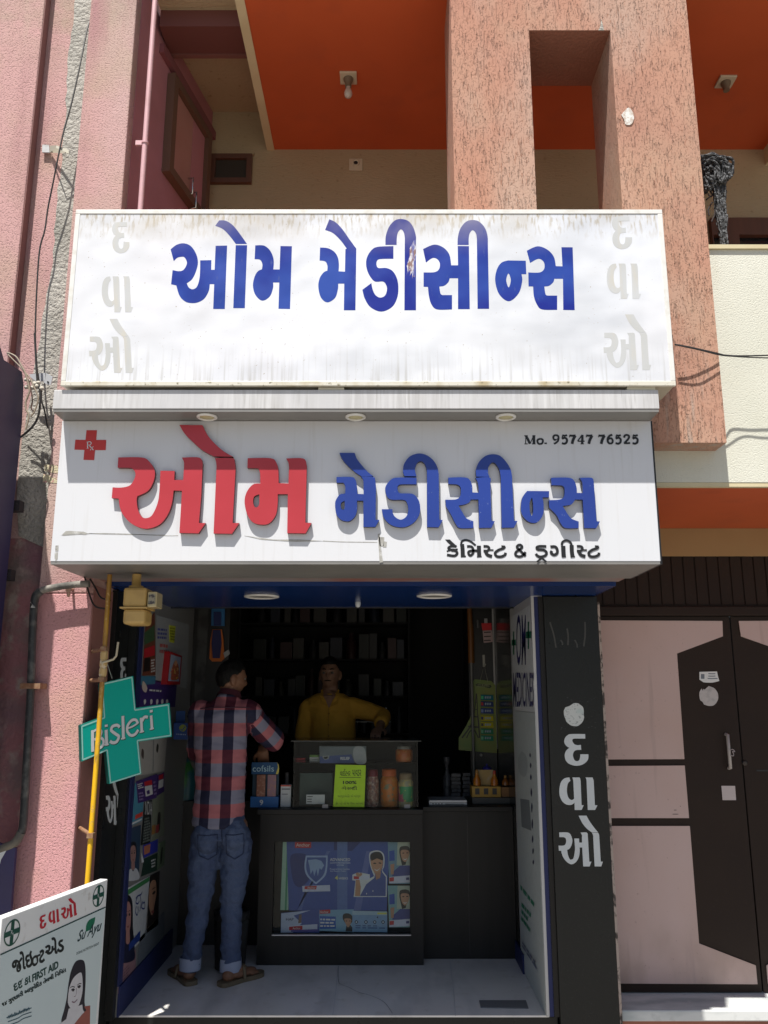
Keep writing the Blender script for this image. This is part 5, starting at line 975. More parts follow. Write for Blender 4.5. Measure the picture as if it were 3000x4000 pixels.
cposter('pale blue leaflet with a row of four dark tooth icons in the counter window', zc_([(905, 905), (1295, 915), (1295, 1145), (905, 1140)]), flat(120, 155, 190), 4,
    [(zp('905,905! 1290,912! 1290,955! 905,950!'), flat(160, 185, 200)), (zp('1185,925! 1290,925! 1290,945! 1185,945!'), flat(200, 200, 90))]+[(zp('%d,1010 %d,1030 %d,1052 %d,1030' % (x, x+20, x, x-20)), flat(25, 30, 50)) for x in (950, 1057, 1155, 1248)]+[(zp('%d,1020 %d,1030 %d,1042 %d,1030' % (x, x+9, x, x-9)), flat(190, 205, 220)) for x in (950, 1057, 1155, 1248)]+bars(zc_([(940, 1060), (1290, 1065), (1290, 1110), (940, 1105)]), 2, flat(70, 95, 140)),
    (('4', *zc_([(1175, 965)])[0], *zc_([(1195, 990)])[0], flat(25, 30, 60), .02),))
def side_poster(label, dy, layer):
    T = lambda s_: ' '.join(zq(*(lambda a: (a[0], a[1]+dy))(tuple(map(float, q.rstrip('!').split(',')))))+('!' if q.endswith('!') else '') for q in s_.split())
    q = [(1060+x*Z2, 3240+(y+dy)*Z2) for x, y in ((1300, 140), (1547, 140), (1547, 605), (1315, 605))]
    cposter(label, q, flat(105, 140, 160) if dy == 0 else flat(120, 160, 165), layer,
        [(T('1410,140! 1547,140! 1547,400! 1400,400!'), flat(165, 175, 160)), (T('1318,240! 1375,230! 1378,345! 1318,350!'), flat(40, 75, 160)), (T('1360,470! 1440,400! 1547,400! 1547,520! 1350,520!'), flat(55, 65, 130)), (T('1430,250 1440,195 1500,182 1540,200 1545,260 1520,310 1500,390! 1460,400! 1440,310'), flat(40, 36, 34)), (T('1445,240 1490,225 1538,240 1535,300 1500,360 1460,330'), flat(180, 135, 108)), (T('1330,390! 1375,380! 1365,500! 1335,500!'), flat(178, 132, 105)),
         (T('1460,262 1475,256 1488,262 1475,268'), flat(25, 22, 22)), (T('1505,260 1518,254 1530,260 1518,266'), flat(25, 22, 22)), (T('1470,322 1495,330 1518,318 1495,340'), wht), (T('1318,528! 1547,510! 1547,590! 1318,600!'), flat(195, 198, 215)), (T('1320,535! 1370,530! 1368,575! 1320,580!'), red_p), (T('1505,535! 1540,532! 1540,560! 1505,562!'), flat(60, 60, 120))])
side_poster('cropped toothpaste poster of a boy at the upper right of the counter window', 0, 3)
side_poster('cropped toothpaste poster of a boy at the lower right of the counter window', 485, 4)
# ================================================================== GLASS CASE AND GOODS
YG2 = 5.30; g0, g1 = at(1148, 2890, Y=YG2).x, at(1632, 2890, Y=YG2).x; GT = 1.246
gc = thing('glass_case', 'glass display case standing on the dark counter below the shopkeeper', 'display case', ((g0+g1)/2, 5.45, CT))
build('front_pane', MB().box(g0, g1, YG2, YG2+.005, CT+.001, GT-.006), clear, gc)
for x in (g0, g1-.005): build('side_pane', MB().box(x, x+.005, YG2+.006, 5.66, CT+.001, GT-.006), clear, gc)
build('top_pane', MB().box(g0-.015, g1+.02, YG2-.02, 5.68, GT-.005, GT), mat('smoky_glass_top', (.05, .055, .055), .2), gc)
build('back_panel', MB().box(g0, g1, 5.661, 5.675, CT+.001, GT-.006), mat('dark_green_back', (.010, .017, .015), .6), gc)
build('shelf', MB().box(g0+.008, g1-.008, 5.36, 5.66, CT+.255, CT+.259), clear, gc)
for x in (g0+.18, g1-.085): build('clip', MB().box(x, x+.035, YG2-.006, YG2-.0005, CT+.001, CT+.022), mat('pale_clip', (.42, .40, .38), .5), gc)
def px_item(x0, y0, x1, y1, Y): a, b = at(x0, y1, Y=Y), at(x1, y0, Y=Y); return a.x, b.x, a.z, b.z
# lime notice
fg_ = front(YG2-.001); p = poster('lime green handwritten Gujarati notice stuck on the glass case', [(1311, 2987), (1429, 2989), (1423, 3153), (1301, 3151)], flat(170, 215, 30), 1, fg_, name='notice', cat='notice')
rn = (950, 2850, .44); t = MB()
waff(t, fg_, 'વાઈટનર', (860, 412), (952, 412), (860, 348), rn, .0032, 0, .01); waff(t, fg_, 'પાવડર', (968, 412), (1048, 412), (968, 355), rn, .0032, 0, .01); stroke(t, fg_, [(855, 424), (950, 424), (1045, 424)], 4, .0033, reg=rn)
waff(t, fg_, '100%', (888, 482), (1005, 482), (888, 456), rn, .0032, 0, .015); waff(t, fg_, 'ગેર ટી', (872, 534), (1012, 534), (872, 498), rn, .0032, 0, .01); stroke(t, fg_, [(958, 512), (945, 520), (955, 528), (965, 518), (985, 514)], 5, .0033, reg=rn)
waff(t, fg_, 'આયુર્વેદિક એ યોગ્ય', (838, 608), (1040, 608), (840, 575), rn, .0032, 1); waff(t, fg_, 'ફેર પડે તો જ પૈસા આપવા', (820, 668), (1066, 668), (822, 640), rn, .0032, 1)
build('handwriting', t, [flat(20, 45, 15), flat(75, 110, 20)], p)
def jar(label, x0, x1, y0, y1, Y, lid, body, lab, group='jars in the glass case', z=None):
    a, b, z0, z1 = px_item(x0, y0, x1, y1, Y); r_ = (b-a)/2; z0 = z if z is not None else CT+.0005; c_ = ((a+b)/2, Y, z0); H = z1-z0
    o = thing('sweet_jar', label, 'jar', c_, group); build('body', MB().lathe(c_, [(r_*.9, 0), (r_, .012), (r_, H*.72), (r_*.82, H*.82)], 20), body, o)
    build('lid', MB().lathe(c_, [(r_*.86, H*.825), (r_*.86, H), (r_*.7, H+.004)], 20), lid, o)
    if lab is not None: build('label', MB().lathe(c_, [(r_*1.01, H*.15), (r_*1.01, H*.62)], 20, cap=False), lab, o)
jar('jar of pinkish wrapped sweets with a red lid beside the lime notice', 1431, 1480, 3008, 3155, 5.40, flat(120, 35, 45), mat('pink_sweets', (.28, .13, .10), .3, var=((60, .45, .6, (.5, .38, .3)), (45, .5, .65, (.12, .05, .05)))), None)
jar('orange sweet jar between two other jars in the glass case', 1487, 1553, 3006, 3153, 5.40, flat(190, 90, 30), mat('orange_sweets', (.48, .14, .012), .3, var=((50, .5, .7, (.5, .27, .05)),)), mat('orange_jar_label', (.52, .15, .01), .4, var=((30, .55, .62, (.16, .18, .1)),)))
jar('colourful pink and green sweet jar at the right end of the glass case', 1556, 1614, 3022, 3150, 5.40, flat(140, 120, 90), mat('mixed_sweets', (.32, .30, .2), .3, var=((45, .45, .6, (.5, .42, .15)),)), mat('pink_green_label', (.42, .09, .15), .4, var=((8, .5, .52, (.03, .28, .10)), (40, .6, .65, (.5, .45, .1)))))
jar('squat orange jar on the upper shelf at the right end of the glass case', 1545, 1612, 2915, 2990, 5.44, mat('dusty_jar_lid', (.2, .19, .17), .5), mat('deep_orange_sweets', (.40, .10, .015), .3, var=((40, .5, .65, (.45, .2, .06)),)), None, z=CT+.26)
a, b, z0, z1 = px_item(1247, 2922, 1430, 2983, 5.34)
p = thing('pain_relief_pack', 'wide grey blue medicine pack reading RELIEF above the lime notice', 'pack', ((a+b)/2, 5.38, CT+.26))
build('box', MB().box(a, b, 5.34, 5.40, CT+.2602, z1+.01), flat(95, 105, 112), p); f34 = front(5.34); rr_ = (950, 2850, .44)
t = MB(); letter_px(t, f34, '680,240! 960,220! 990,298! 680,298!', rr_, .0005, .0006, 0); letter_px(t, f34, '975,200 1000,150 1070,160 1090,230 1085,298 1000,298', rr_, .0008, .0008, 1); letter_px(t, f34, '705,235! 765,232! 760,255! 730,270! 708,255!/715,241! 755,239! 750,253! 730,262! 716,252!', rr_, .001, .0011, 1); build('print', t, [flat(55, 75, 130), flat(150, 155, 158)], p)
t = MB(); words_px(t, f34, 'RELIEF', 1330, 2957, 1366, 2968, .0016, 0, .02); build('words', t, wht, p)
def small_box(name, label, x0, y0, x1, y1, Y, dep, m_, z=None, cat='box', parts=(), group=None, top=None):
    a, b, z0, z1 = px_item(x0, y0, x1, y1, Y); z0 = CT+.0005 if z is None else z; o = thing(name, label, cat, ((a+b)/2, Y+dep/2, z0), group)
    build('carton', MB().box(a, b, Y, Y+dep, z0, z1), m_, o, bevel=.002)
    for (u0, w0_, u1, w1_, mm, nm) in parts: build(nm, MB().slab(front(Y), a+(b-a)*u0, a+(b-a)*u1, z0+(z1-z0)*w0_, z0+(z1-z0)*w1_, .0004, .001), mm, o)
    return o, a, b, z0, z1
for i, y in enumerate((2966, 2975)):
    small_box('soap_carton', ('upper' if i == 0 else 'lower')+' of two flat red cartons stacked on the case shelf', 1157, y-4, 1192, y+5, 5.42, .06, flat(190, 50, 65), z=CT+.26+(.012 if i == 0 else 0), group='flat red cartons')
for i, (y, m_, l_) in enumerate(((2956, flat(110, 150, 70), 'slim green carton topping the white cartons on the case shelf'), (2969, flat(200, 200, 200), 'slim white carton directly under the green carton'), (2979, flat(195, 195, 195), 'slim white carton at the bottom of the small stack on the case shelf'))):
    a, b, z0, z1 = px_item(1209, y-4, 1245, y+5, 5.42); zz_ = CT+.2602+(2-i)*.0135; o = build('slim_carton', MB().box(a, b, 5.42, 5.48, zz_, zz_+.0125), m_, label=l_, cat='carton', bevel=.001)
small_box('green_file_box', 'dark green carton behind the glass left of the lime notice', 1168, 3020, 1300, 3150, 5.42, .14, mat('dark_green_card', (.022, .05, .042), .5, var=((5, .45, .6, (.03, .065, .055)),)), parts=())
o, a, b, z0, z1 = small_box('price_card', 'small white printed card leaning inside the glass case on the left', 1196, 3104, 1269, 3134, 5.33, .003, wht, z=CT+.02, cat='card')
t = MB(); f33 = front(5.33)
for i, (k0, k1) in enumerate(((.05, .35), (.05, .3), (.05, .3))): t.slab(f33, a+(b-a)*k0, a+(b-a)*k1, z0+(z1-z0)*(.75-.27*i), z0+(z1-z0)*(.83-.27*i), .0004, .001)
build('text', t, ink, o)
# lozenge display beside the customer's hand
YZ = 5.34; a, b, z0, z1 = px_item(978, 2978, 1091, 3150, YZ)
lz = thing('lozenge_display', 'blue countertop lozenge display reading cofsils under the customer hand', 'display', ((a+b)/2, YZ, CT))
fz = front(YZ); hz = at(1000, 3024, Y=YZ).z; e0 = at(1078, 3000, Y=YZ).x
t = MB(); t.poly(fz, [[(a, hz), (b-.008, hz), (b-.002, hz+.01), (b, hz+.03), (b-.004, z1-.012), (b-.016, z1), (a, z1)]], -.004, 0); hd = build('header', t, flat(20, 75, 120), lz)
t = MB(); t.poly(fz, [[(e0, hz+.0005), (b-.008, hz+.0005), (b-.002, hz+.01), (b, hz+.03), (b-.004, z1-.012), (b-.016, z1-.001), (e0+.008, z1-.002), (e0+.012, hz+.04)]], .0004, .0008); build('yellow_edge', t, flat(215, 200, 90), hd)
t = MB(); words_px(t, fz, 'cofsils', 987, 2990, 1070, 3014, .0012, 0, .0); build('lettering', t, flat(170, 205, 215), hd)
m0 = at(1000, 3112, Y=YZ).z; build('tray', MB().box(a, b, YZ-.004, YZ+.09, CT+.0005, m0), flat(25, 95, 160), lz)
t = MB(); fz2 = front(YZ-.004); words_px(t, fz2, '9', 1014, 3124, 1028, 3146, .001, 0, .03); build('number', t, wht, lz)
for i in range(2):
    x0, x1 = at(1003+i*42, 3050, Y=YZ).x, at(1036+i*42, 3050, Y=YZ).x; build('blister_card', MB().box(x0, x1, YZ+.004, YZ+.02, m0-.02, hz-.004), mat('brown_blister' if i == 0 else 'mauve_blister', ((.26, .10, .06) if i == 0 else (.3, .16, .2)), .35, var=((60, .5, .65, (.38, .2, .14)),)), lz)
build('back_card', MB().box(a+.004, b-.004, YZ+.03, YZ+.034, CT+.05, hz+.01), flat(30, 60, 80), lz)
o, a, b, z0, z1 = small_box('syrup_carton', 'white medicine carton with a red top band beside the lozenge display', 1095, 3066, 1137, 3151, 5.36, .05, wht, parts=((0, .93, 1, .995, flat(200, 85, 70), 'top_band'), (.1, .78, .9, .84, flat(110, 115, 125), 'print'), (.1, .55, .7, .6, flat(140, 145, 150), 'print')))
a, b, z0, z1 = px_item(1112, 3018, 1130, 3064, 5.46); build('tube_bottle', MB().lathe(((a+b)/2, 5.46, CT+.0005), [(.022, 0), (.022, z0-CT-.02), (.013, z0-CT-.01), (.013, z1-CT)], 16), flat(70, 66, 66), label='dark capped bottle standing behind the white medicine carton', cat='bottle')
# things at the right end of the counter
o, a, b, z0, z1 = small_box('laptop', 'closed silver laptop lying on the right counter with its ports towards the street', 1676, 3126, 1824, 3143, 5.46, .2, mat('laptop_silver', (.62, .63, .65), .35, metal=.3), cat='laptop')
f46 = front(5.46); t = MB()
for i in range(4): t.slab(f46, a+.02+i*.018, a+.03+i*.018, z0+.003, z0+.008, .0004, .0012)
t.slab(f46, a+.1, b-.02, z0+.003, z0+.006, .0004, .0012); t.slab(f46, a+.004, b-.002, z0+.0125, z0+.0145, .0004, .0012); build('port', t, ink, o)
small_box('riser_block', 'grey riser box carrying the amber bottle pack', 1846, 3116, 2003, 3162, 5.50, .2, mat('grey_riser', (.06, .06, .058), .5), cat='box')
bz = at(1900, 3116, Y=5.50).z+.001
yc = mat('yellow_card', (.42, .24, .03), .5, var=((12, .5, .7, (.36, .2, .02)),)); am_ = mat('amber_bottle', (.38, .12, .012), .12, var=((20, .5, .7, (.45, .2, .02)),))
bpk = thing('bottle_pack', 'yellow card carrier of amber bottles on the right counter', 'bottle carrier', (at(1900, 3116, Y=5.52).x, 5.55, bz))
def bpx(x, y): return at(1640+x*.3616, 2380+y*.3616, Y=5.52)
A_, B_ = bpx(566, 2030), bpx(872, 1915); build('tray', MB().box(A_.x, B_.x, 5.52, 5.64, bz, B_.z), yc, bpk); tt = MB()
for x0 in (598, 692, 785): q0, q1 = bpx(x0, 2000), bpx(x0+46, 1935); tt.box(q0.x, q1.x, 5.5185, 5.5195, q0.z, q1.z)
build('cut_out', tt, ink, bpk)
tt = MB(); q0, q1 = bpx(640, 1912), bpx(800, 1740); tt.box(q0.x, q1.x, 5.56, 5.565, q0.z, q1.z); build('back_card', tt, mat('faded_card', (.3, .2, .06), .5, var=((14, .5, .65, (.3, .28, .26)),)), bpk)
A_, B_ = bpx(885, 2030), bpx(995, 1925); build('tray', MB().box(A_.x, B_.x, 5.53, 5.64, bz, B_.z), mat('brown_card', (.22, .10, .025), .5), bpk)
for x, top, l_, m_ in ((622, 1735, 'amber syrup bottle at the left in the yellow carrier', am_), (812, 1745, 'amber syrup bottle with a red neck at the right in the yellow carrier', am_), (935, 1800, 'darker amber bottle in the brown tray beside the yellow carrier', mat('dark_amber', (.2, .07, .01), .15))):
    q = bpx(x, 1905); zt_ = bpx(x, top).z; r_ = .024; c_ = (q.x, 5.54 if x < 900 else 5.56, q.z)
    bo_ = thing('syrup_bottle', l_, 'bottle', c_, 'amber bottles'); h_ = zt_-q.z
    build('glass', MB().lathe(c_, [(r_, 0), (r_, h_*.35), (r_*.5, h_*.6), (r_*.4, h_*.75)], 16), m_, bo_); build('neck', MB().lathe(c_, [(r_*.42, h_*.755), (r_*.36, h_)], 12), flat(170, 60, 40) if x == 812 else flat(150, 110, 50), bo_)
q = bpx(742, 1738); build('blue_cap_bottle', MB().lathe((q.x, 5.60, bz), [(.03, 0), (.03, q.z-bz), (.022, q.z-bz+.014), (.006, q.z-bz+.018), (.006, q.z-bz+.032)], 16), flat(45, 45, 130), label='bottle with a domed blue cap behind the yellow carrier', cat='bottle')
for i, (x0, y0, x1, y1, l_) in enumerate(((340, 1770, 440, 2040, 'left grey blister stack on the dark right counter'), (462, 1765, 545, 1995, 'right grey blister stack on the dark right counter'), (262, 1640, 330, 1900, 'dim grey spray bottle standing on the dark counter'))):
    a0, b0 = at(1640+x0*.3616, 2380+y1*.3616, Y=5.9), at(1640+x1*.3616, 2380+y0*.3616, Y=5.9)
    tt = MB(); nn = 6
    if i < 2:
        for k in range(nn): h_ = (b0.z-CT)/nn; tt.box(a0.x+.004*(k % 2), b0.x-.004*((k+1) % 2), 5.9, 6.0, CT+.001+k*h_, CT+(k+1)*h_-.003)
    else: tt.lathe(((a0.x+b0.x)/2, 5.95, CT+.001), [(.028, 0), (.03, .12), (.014, .15), (.014, .2), (.02, .21), (.02, .25)], 14)
    build('grey_stack' if i < 2 else 'spray_bottle', tt, mat('dim_grey_pack', (.09, .09, .10), .4, var=((40, .5, .6, (.03, .03, .035)),)), label=l_, cat='packs' if i < 2 else 'bottle')
# black end panel with hanging goods
YE = 6.02; fe = front(YE-.015); ex0 = at(1833, 2700, Y=YE).x
cb = thing('end_cabinet', 'black cabinet end panel at the back right carrying the hanging display card', 'cabinet', ((ex0+XR)/2, YE+.2, CT))
build('panel', MB().box(ex0, XR-.003, YE, YE+.4, CT+.002, 2.58), black_lam, cb); build('edge_profile', MB().box(XR-.0028, XR-.0005, YE-.012, YE+.001, CT+.3, 2.4).box(XR-.012, XR-.003, YE-.004, YE-.0005, CT+.3, 2.4), mat('white_edge', (.4, .4, .4), .4), cb)
re_ = (1640, 2380, .3616)
dc = thing('display_card', 'green hanging display card with a lattice tower drawing and rows of small packets', 'display card', at(1870, 2940, Y=YE-.02))
t = MB(); letter_px(t, fe, '590,755! 770,775! 815,820! 835,1555! 420,1520! 420,1390! 500,1260! 562,1130! 570,790!', re_, -.004, 0); build('card', t, mat('olive_card', (.21, .235, .05), .5, var=((6, .4, .7, (.15, .24, .06)),)), dc)
t = MB(); dk = [.001]
def tw(p_, w_): dk[0] += .00004; stroke(t, fe, p_, w_, dk[0], reg=re_, k=3)
for p_, w_ in (([(610, 910), (602, 1000), (585, 1140)], 10), ([(614, 910), (618, 1000), (625, 1140)], 10), ([(585, 1140), (555, 1250), (455, 1390)], 16), ([(625, 1140), (635, 1250), (645, 1390)], 14), ([(565, 1160), (600, 1160), (632, 1165)], 14), ([(520, 1265), (580, 1270), (645, 1275)], 16), ([(505, 1390), (540, 1320), (590, 1310), (632, 1390)], 12), ([(600, 1000), (610, 1003), (618, 1005)], 8), ([(592, 1080), (608, 1082), (622, 1085)], 8)): tw(p_, w_)
build('tower_drawing', t, flat(60, 58, 50), dc)
t = MB(); letter_px(t, fe, '600,818! 620,800! 760,815! 776,835! 758,852! 620,830!', re_, .0008, .0012, 0); build('banner', t, flat(35, 48, 30), dc); t = MB(); words_px(t, fe, 'DOUBLEMINT', 1640+625*.3616, 2380+806*.3616, 1640+755*.3616, 2380+842*.3616, .0018); build('lettering', t, flat(165, 170, 120), dc)
hk = at(1640+695*.3616, 2380+560*.3616, Y=YE-.02); build('string', MB().tube([fe.P(*fe.px(1640+650*.3616, 2380+772*.3616), .002), hk+Vector((0, 0, -.03)), fe.P(*fe.px(1640+733*.3616, 2380+785*.3616), .002)], .0016, 6), mat('pale_string', (.4, .38, .3), .8), dc)
ho = thing('wall_hook', 'small pale hook on the black end panel above the green display card', 'hook', hk); build('plate', MB().box(hk.x-.009, hk.x+.009, YE-.006, YE-.0005, hk.z-.04, hk.z+.045), mat('pale_plastic_hook', (.42, .41, .36), .4), ho, bevel=.003); build('prong', MB().tube([hk+Vector((0, .014, -.03)), hk+Vector((0, -.012, -.036)), hk+Vector((.008, -.016, -.02))], .004, 8), mat('pale_plastic_hook', (.42, .41, .36), .4), ho)
cols = [(40, 110, 120), (55, 70, 110), (60, 75, 130), (190, 180, 50), (185, 175, 45), (60, 130, 95), (55, 135, 105)]
names = ['teal chewing gum packet at the top of the green display card', 'dark blue packet with a red end, second row of the green display card', 'plain blue packet in the third row of the green display card', 'yellow packet with a round dark mark on the green display card', 'yellow packet with square marks below the round marked one', 'pale green packet, upper of the two green ones on the display card', 'pale green packet at the bottom of the green display card']
for i, yy in enumerate((952, 1022, 1097, 1175, 1246, 1318, 1390)):
    q = thing('gum_packet', names[i], 'packet', fe.P(*fe.px(1640+720*.3616, 2380+yy*.3616), .003), 'packets on the green display card'); t = MB()
    letter_px(t, fe, '658,%d! 790,%d! 795,%d! 658,%d!' % (yy-30, yy-24, yy+32, yy+28), re_, .002, .010); build('wrapper', t, flat(*cols[i], 30), q); t = MB()
    letter_px(t, fe, '660,%d! 685,%d! 685,%d! 660,%d!' % (yy-18, yy-14, yy+18, yy+16), re_, .0105, .0108, 0)
    for k in range(3): letter_px(t, fe, '%d,%d! %d,%d! %d,%d! %d,%d!' % (702+k*24, yy-12, 718+k*24, yy-12, 716+k*24, yy+12, 700+k*24, yy+12), re_, .0105, .0108, 1)
    build('print', t, [flat(*((70, 190, 130), (190, 45, 45), (120, 140, 190), (40, 40, 90), (70, 70, 60), (110, 180, 140), (120, 190, 150))[i]), flat(150, 165, 180)], q)
rp = thing('red_packet', 'red and white packet hanging high on the black end panel', 'packet', at(1905, 2500, Y=YE-.02))
t = MB(); letter_px(t, fe, '665,152! 770,150! 775,225! 676,230!', re_, 0, .008); build('red_half', t, flat(205, 45, 50), rp); t = MB(); letter_px(t, fe, '678,233! 776,228! 792,352! 690,364!', re_, 0, .007); build('white_half', t, flat(185, 160, 158), rp)
t = MB()
for yy in (245, 290, 333): letter_px(t, fe, '%d,%d! 762,%d! 766,%d! %d,%d!' % (690, yy, yy-4, yy+8, 692, yy+12), re_, .0075, .0078)
build('slot', t, flat(60, 45, 45), rp); t = MB(); letter_px(t, fe, '695,100! 728,100! 730,152! 696,153!', re_, .001, .006); build('clip', t, flat(160, 160, 160), rp)
q = fe.px(1640+625*.3616, 2380+160*.3616); build('glass_vial', MB().lathe(fe.P(q[0], q[1]-.03, .012), [(.009, 0), (.01, .05), (.006, .06)], 12), mat('vial_glass', (.14, .14, .14), .1), label='tiny clear vial on the black end panel left of the red packet', cat='vial')
sd = thing('feather_duster', 'amber sleeved pole leaning upright beside the black end panel', 'duster', (at(1841, 2700, Y=YE-.04).x, YE-.04, CT))
xx = at(1839, 2480, Y=YE-.05).x; za, zb_ = at(1839, 2590, Y=YE-.05).z, at(1839, 2372, Y=YE-.05).z; build('sleeve', MB().tube([(xx, YE-.05, za), (xx, YE-.05, (za+zb_)/2), (xx-.008, YE-.05, zb_+.06)], [.024, .022, .016], 12), mat('amber_sleeve', (.17, .06, .012), .4, var=((8, .4, .7, (.13, .10, .02), (1, 1, .3)),)), sd); build('pole', MB().tube([(xx, YE-.05, CT+.002), (xx, YE-.05, za)], .01, 10), mat('grey_pole', (.16, .16, .15), .4), sd)
for x, y, l_ in ((664, 1575, 'round pale screw cap under the green display card'),):
    q = fe.px(1640+x*.3616, 2380+y*.3616); build('screw_cap', MB().lathe(fe.P(q[0], q[1], -.014), [(.011, 0), (.011, .012), (.008, .016)], 14, axis=(0, -1, 0)), flat(150, 148, 140), label=l_, cat='cap')
# left rear: cabinet, hanging packs, blue display box, teal container, waste bin
YV = 5.70; vx0, vx1 = XL+.002, at(892, 2600, Y=YV).x
vc = thing('wall_cabinet', 'black wall cabinet at the rear left with a glass strip and hanging packs', 'cabinet', ((vx0+vx1)/2, YV+.2, CT)); build('body', MB().box(vx0, vx1, YV, YV+.35, CT+.002, 2.55), black_lam, vc)
build('glass_strip', MB().box(at(765, 2600, Y=YV).x, at(806, 2600, Y=YV).x, YV-.004, YV-.0005, 1.05, 2.4), mat('grey_glass_strip', (.07, .07, .07), .2, var=((9, .45, .6, (.04, .04, .04)),)), vc)
fv = front(YV-.03); rv = (500, 2350, .2712)
hp1 = thing('hanging_pack', 'bright blue blister pack hanging at the top of the black wall cabinet', 'pack', at(850, 2445, Y=YV-.03), 'packs hanging on the wall cabinet'); t = MB(); letter_px(t, fv, '1205,60! 1395,60! 1388,350! 1200,345!', rv, -.01, 0); build('card', t, flat(45, 110, 165), hp1); t = MB(); letter_px(t, fv, '1240,150! 1345,150! 1345,345! 1240,345!', rv, .0005, .012); build('bubble', t, flat(25, 40, 95), hp1)
hp2 = thing('hanging_pack', 'navy pack with an orange rounded foot hanging below the bright blue one', 'pack', at(848, 2583, Y=YV-.03), 'packs hanging on the wall cabinet'); t = MB(); letter_px(t, fv, '1215,400! 1350,400! 1375,560! 1385,820! 1340,862! 1210,862! 1172,820! 1185,560!', rv, -.01, 0); build('card', t, flat(200, 105, 35), hp2); t = MB(); letter_px(t, fv, '1228,410! 1335,410! 1350,600! 1325,815! 1225,815! 1208,600!', rv, .0005, .012); build('bubble', t, flat(30, 30, 85), hp2); t = MB(); letter_px(t, fv, '1375,740! 1450,690! 1472,750! 1395,815!', rv, .001, .003); build('tag', t, flat(170, 172, 172), hp2)
bd = thing('blue_display_box', 'blue wall pocket with a yellow round mark left of the customer', 'display', at(714, 2890, X=-1.2)); Yb_ = 5.25; fbx = front(Yb_)
t = MB(); letter_px(t, fbx, '660,1745! 915,1755! 925,1990! 655,1985!', rv, -.06, 0); build('pocket', t, flat(35, 75, 150), bd); t = MB(); letter_px(t, fbx, '672,1580! 800,1575! 795,1750! 660,1750!', rv, -.05, -.04); build('back_card', t, flat(40, 85, 150), bd)
t = MB(); letter_px(t, fbx, '785,1770 830,1790 840,1825 815,1865 780,1870 745,1845 740,1805', rv, .0006, .001, 0); letter_px(t, fbx, '760,1830! 780,1845! 815,1795! 825,1805! 782,1865! 752,1838!', rv, .0012, .0014, 1); build('mark', t, [flat(150, 165, 60), flat(35, 75, 150)], bd); sub(bd, bars([(689, 2864), (728, 2866), (728, 2874), (689, 2872)], 1, flat(150, 170, 200)), fbx, 0, 'words')
c_ = at(716, 3150, Y=5.74); c_.z = CT+.001; tj = thing('teal_container', 'teal and green domed container behind the customer on the left counter', 'container', c_); build('body', MB().lathe(c_, [(.085, 0), (.088, .12), (.075, .2), (.045, .26), (.02, .285)], 24), mat('teal_green_plastic', (.015, .10, .12), .35, var=((5, .5, .56, (.03, .16, .03)),)), tj); build('cap', MB().lathe(c_, [(.018, .286), (.018, .31)], 14), flat(160, 165, 165), tj)
wbx = thing('waste_bin', 'black waste bin on the marble floor between the customer and the counter', 'bin', (-.86, 5.17, .001)); build('tub', MB().lathe((-.87, 5.17, .001), [(.06, 0), (.085, .015), (.10, .3), (.095, .3)], 24), mat('black_bin', (.008, .008, .008), .6), wbx); build('bag', MB().lathe((-.87, 5.17, .001), [(.101, .27), (.104, .31), (.085, .32), (.06, .30)], 24), mat('black_bag', (.01, .01, .01), .35, bump=((30, .3, .7, .6, .01),)), wbx)
mt_ = MB(); zf = [at(1800+x/1.3825, 3000+y/1.3825, Z=.001) for x, y in ((100, 1258), (352, 1258), (366, 1300), (108, 1296))]; mt_.add([v_ for v_ in zf]+[v_+Vector((0, 0, .004)) for v_ in zf], [(3, 2, 1, 0), (4, 5, 6, 7), (0, 1, 5, 4), (1, 2, 6, 5), (2, 3, 7, 6), (3, 0, 4, 7)]); build('floor_pad', mt_, mat('grey_floor_pad', (.14, .145, .155), .7), label='dark grey rectangular pad lying on the marble floor near the black pillar', cat='mat')
# rear shelves with dim stock
sh_ = thing('rear_rack', 'dark medicine rack standing in the unlit rear of the shop', 'shelf', (-.55, 7.2, 0))
t = MB()
for z in (.9, 1.2, 1.5, 1.8, 2.1, 2.4): t.box(-1.2, .2, 7.05, 7.42, z, z+.015)
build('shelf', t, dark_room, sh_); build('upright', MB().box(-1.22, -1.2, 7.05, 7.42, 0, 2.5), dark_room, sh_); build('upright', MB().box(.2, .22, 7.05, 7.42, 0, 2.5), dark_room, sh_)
random.seed(11); k = 0
mm = [flat(42, 42, 44), flat(58, 28, 28), flat(32, 38, 52), flat(60, 58, 52), flat(26, 32, 26)]
gl = ['grey', 'reddish', 'bluish', 'pale', 'dark green']
for z in (1.215, 1.515, 1.815, 2.115):
    x = -1.12+random.uniform(0, .06)
    while x < .12:
        w_ = random.uniform(.05, .11); h_ = random.uniform(.11, .22); i = random.randrange(5)
        o = build('stock_box' if k % 3 else 'stock_bottle', (MB().box(x, x+w_, 7.08, 7.2, z+.001, z+h_) if k % 3 else MB().lathe((x+w_/2, 7.13, z+.001), [(w_*.4, 0), (w_*.4, h_*.65), (w_*.18, h_*.8), (w_*.18, h_)], 12)), mm[i], label='dim %s %s among the stock on the unlit rear rack' % (gl[i], 'carton' if k % 3 else 'bottle'), cat='stock', group='dim stock on the rear rack, %s %s' % (gl[i], 'cartons' if k % 3 else 'bottles')); k += 1; x += w_+random.uniform(.003, .04)
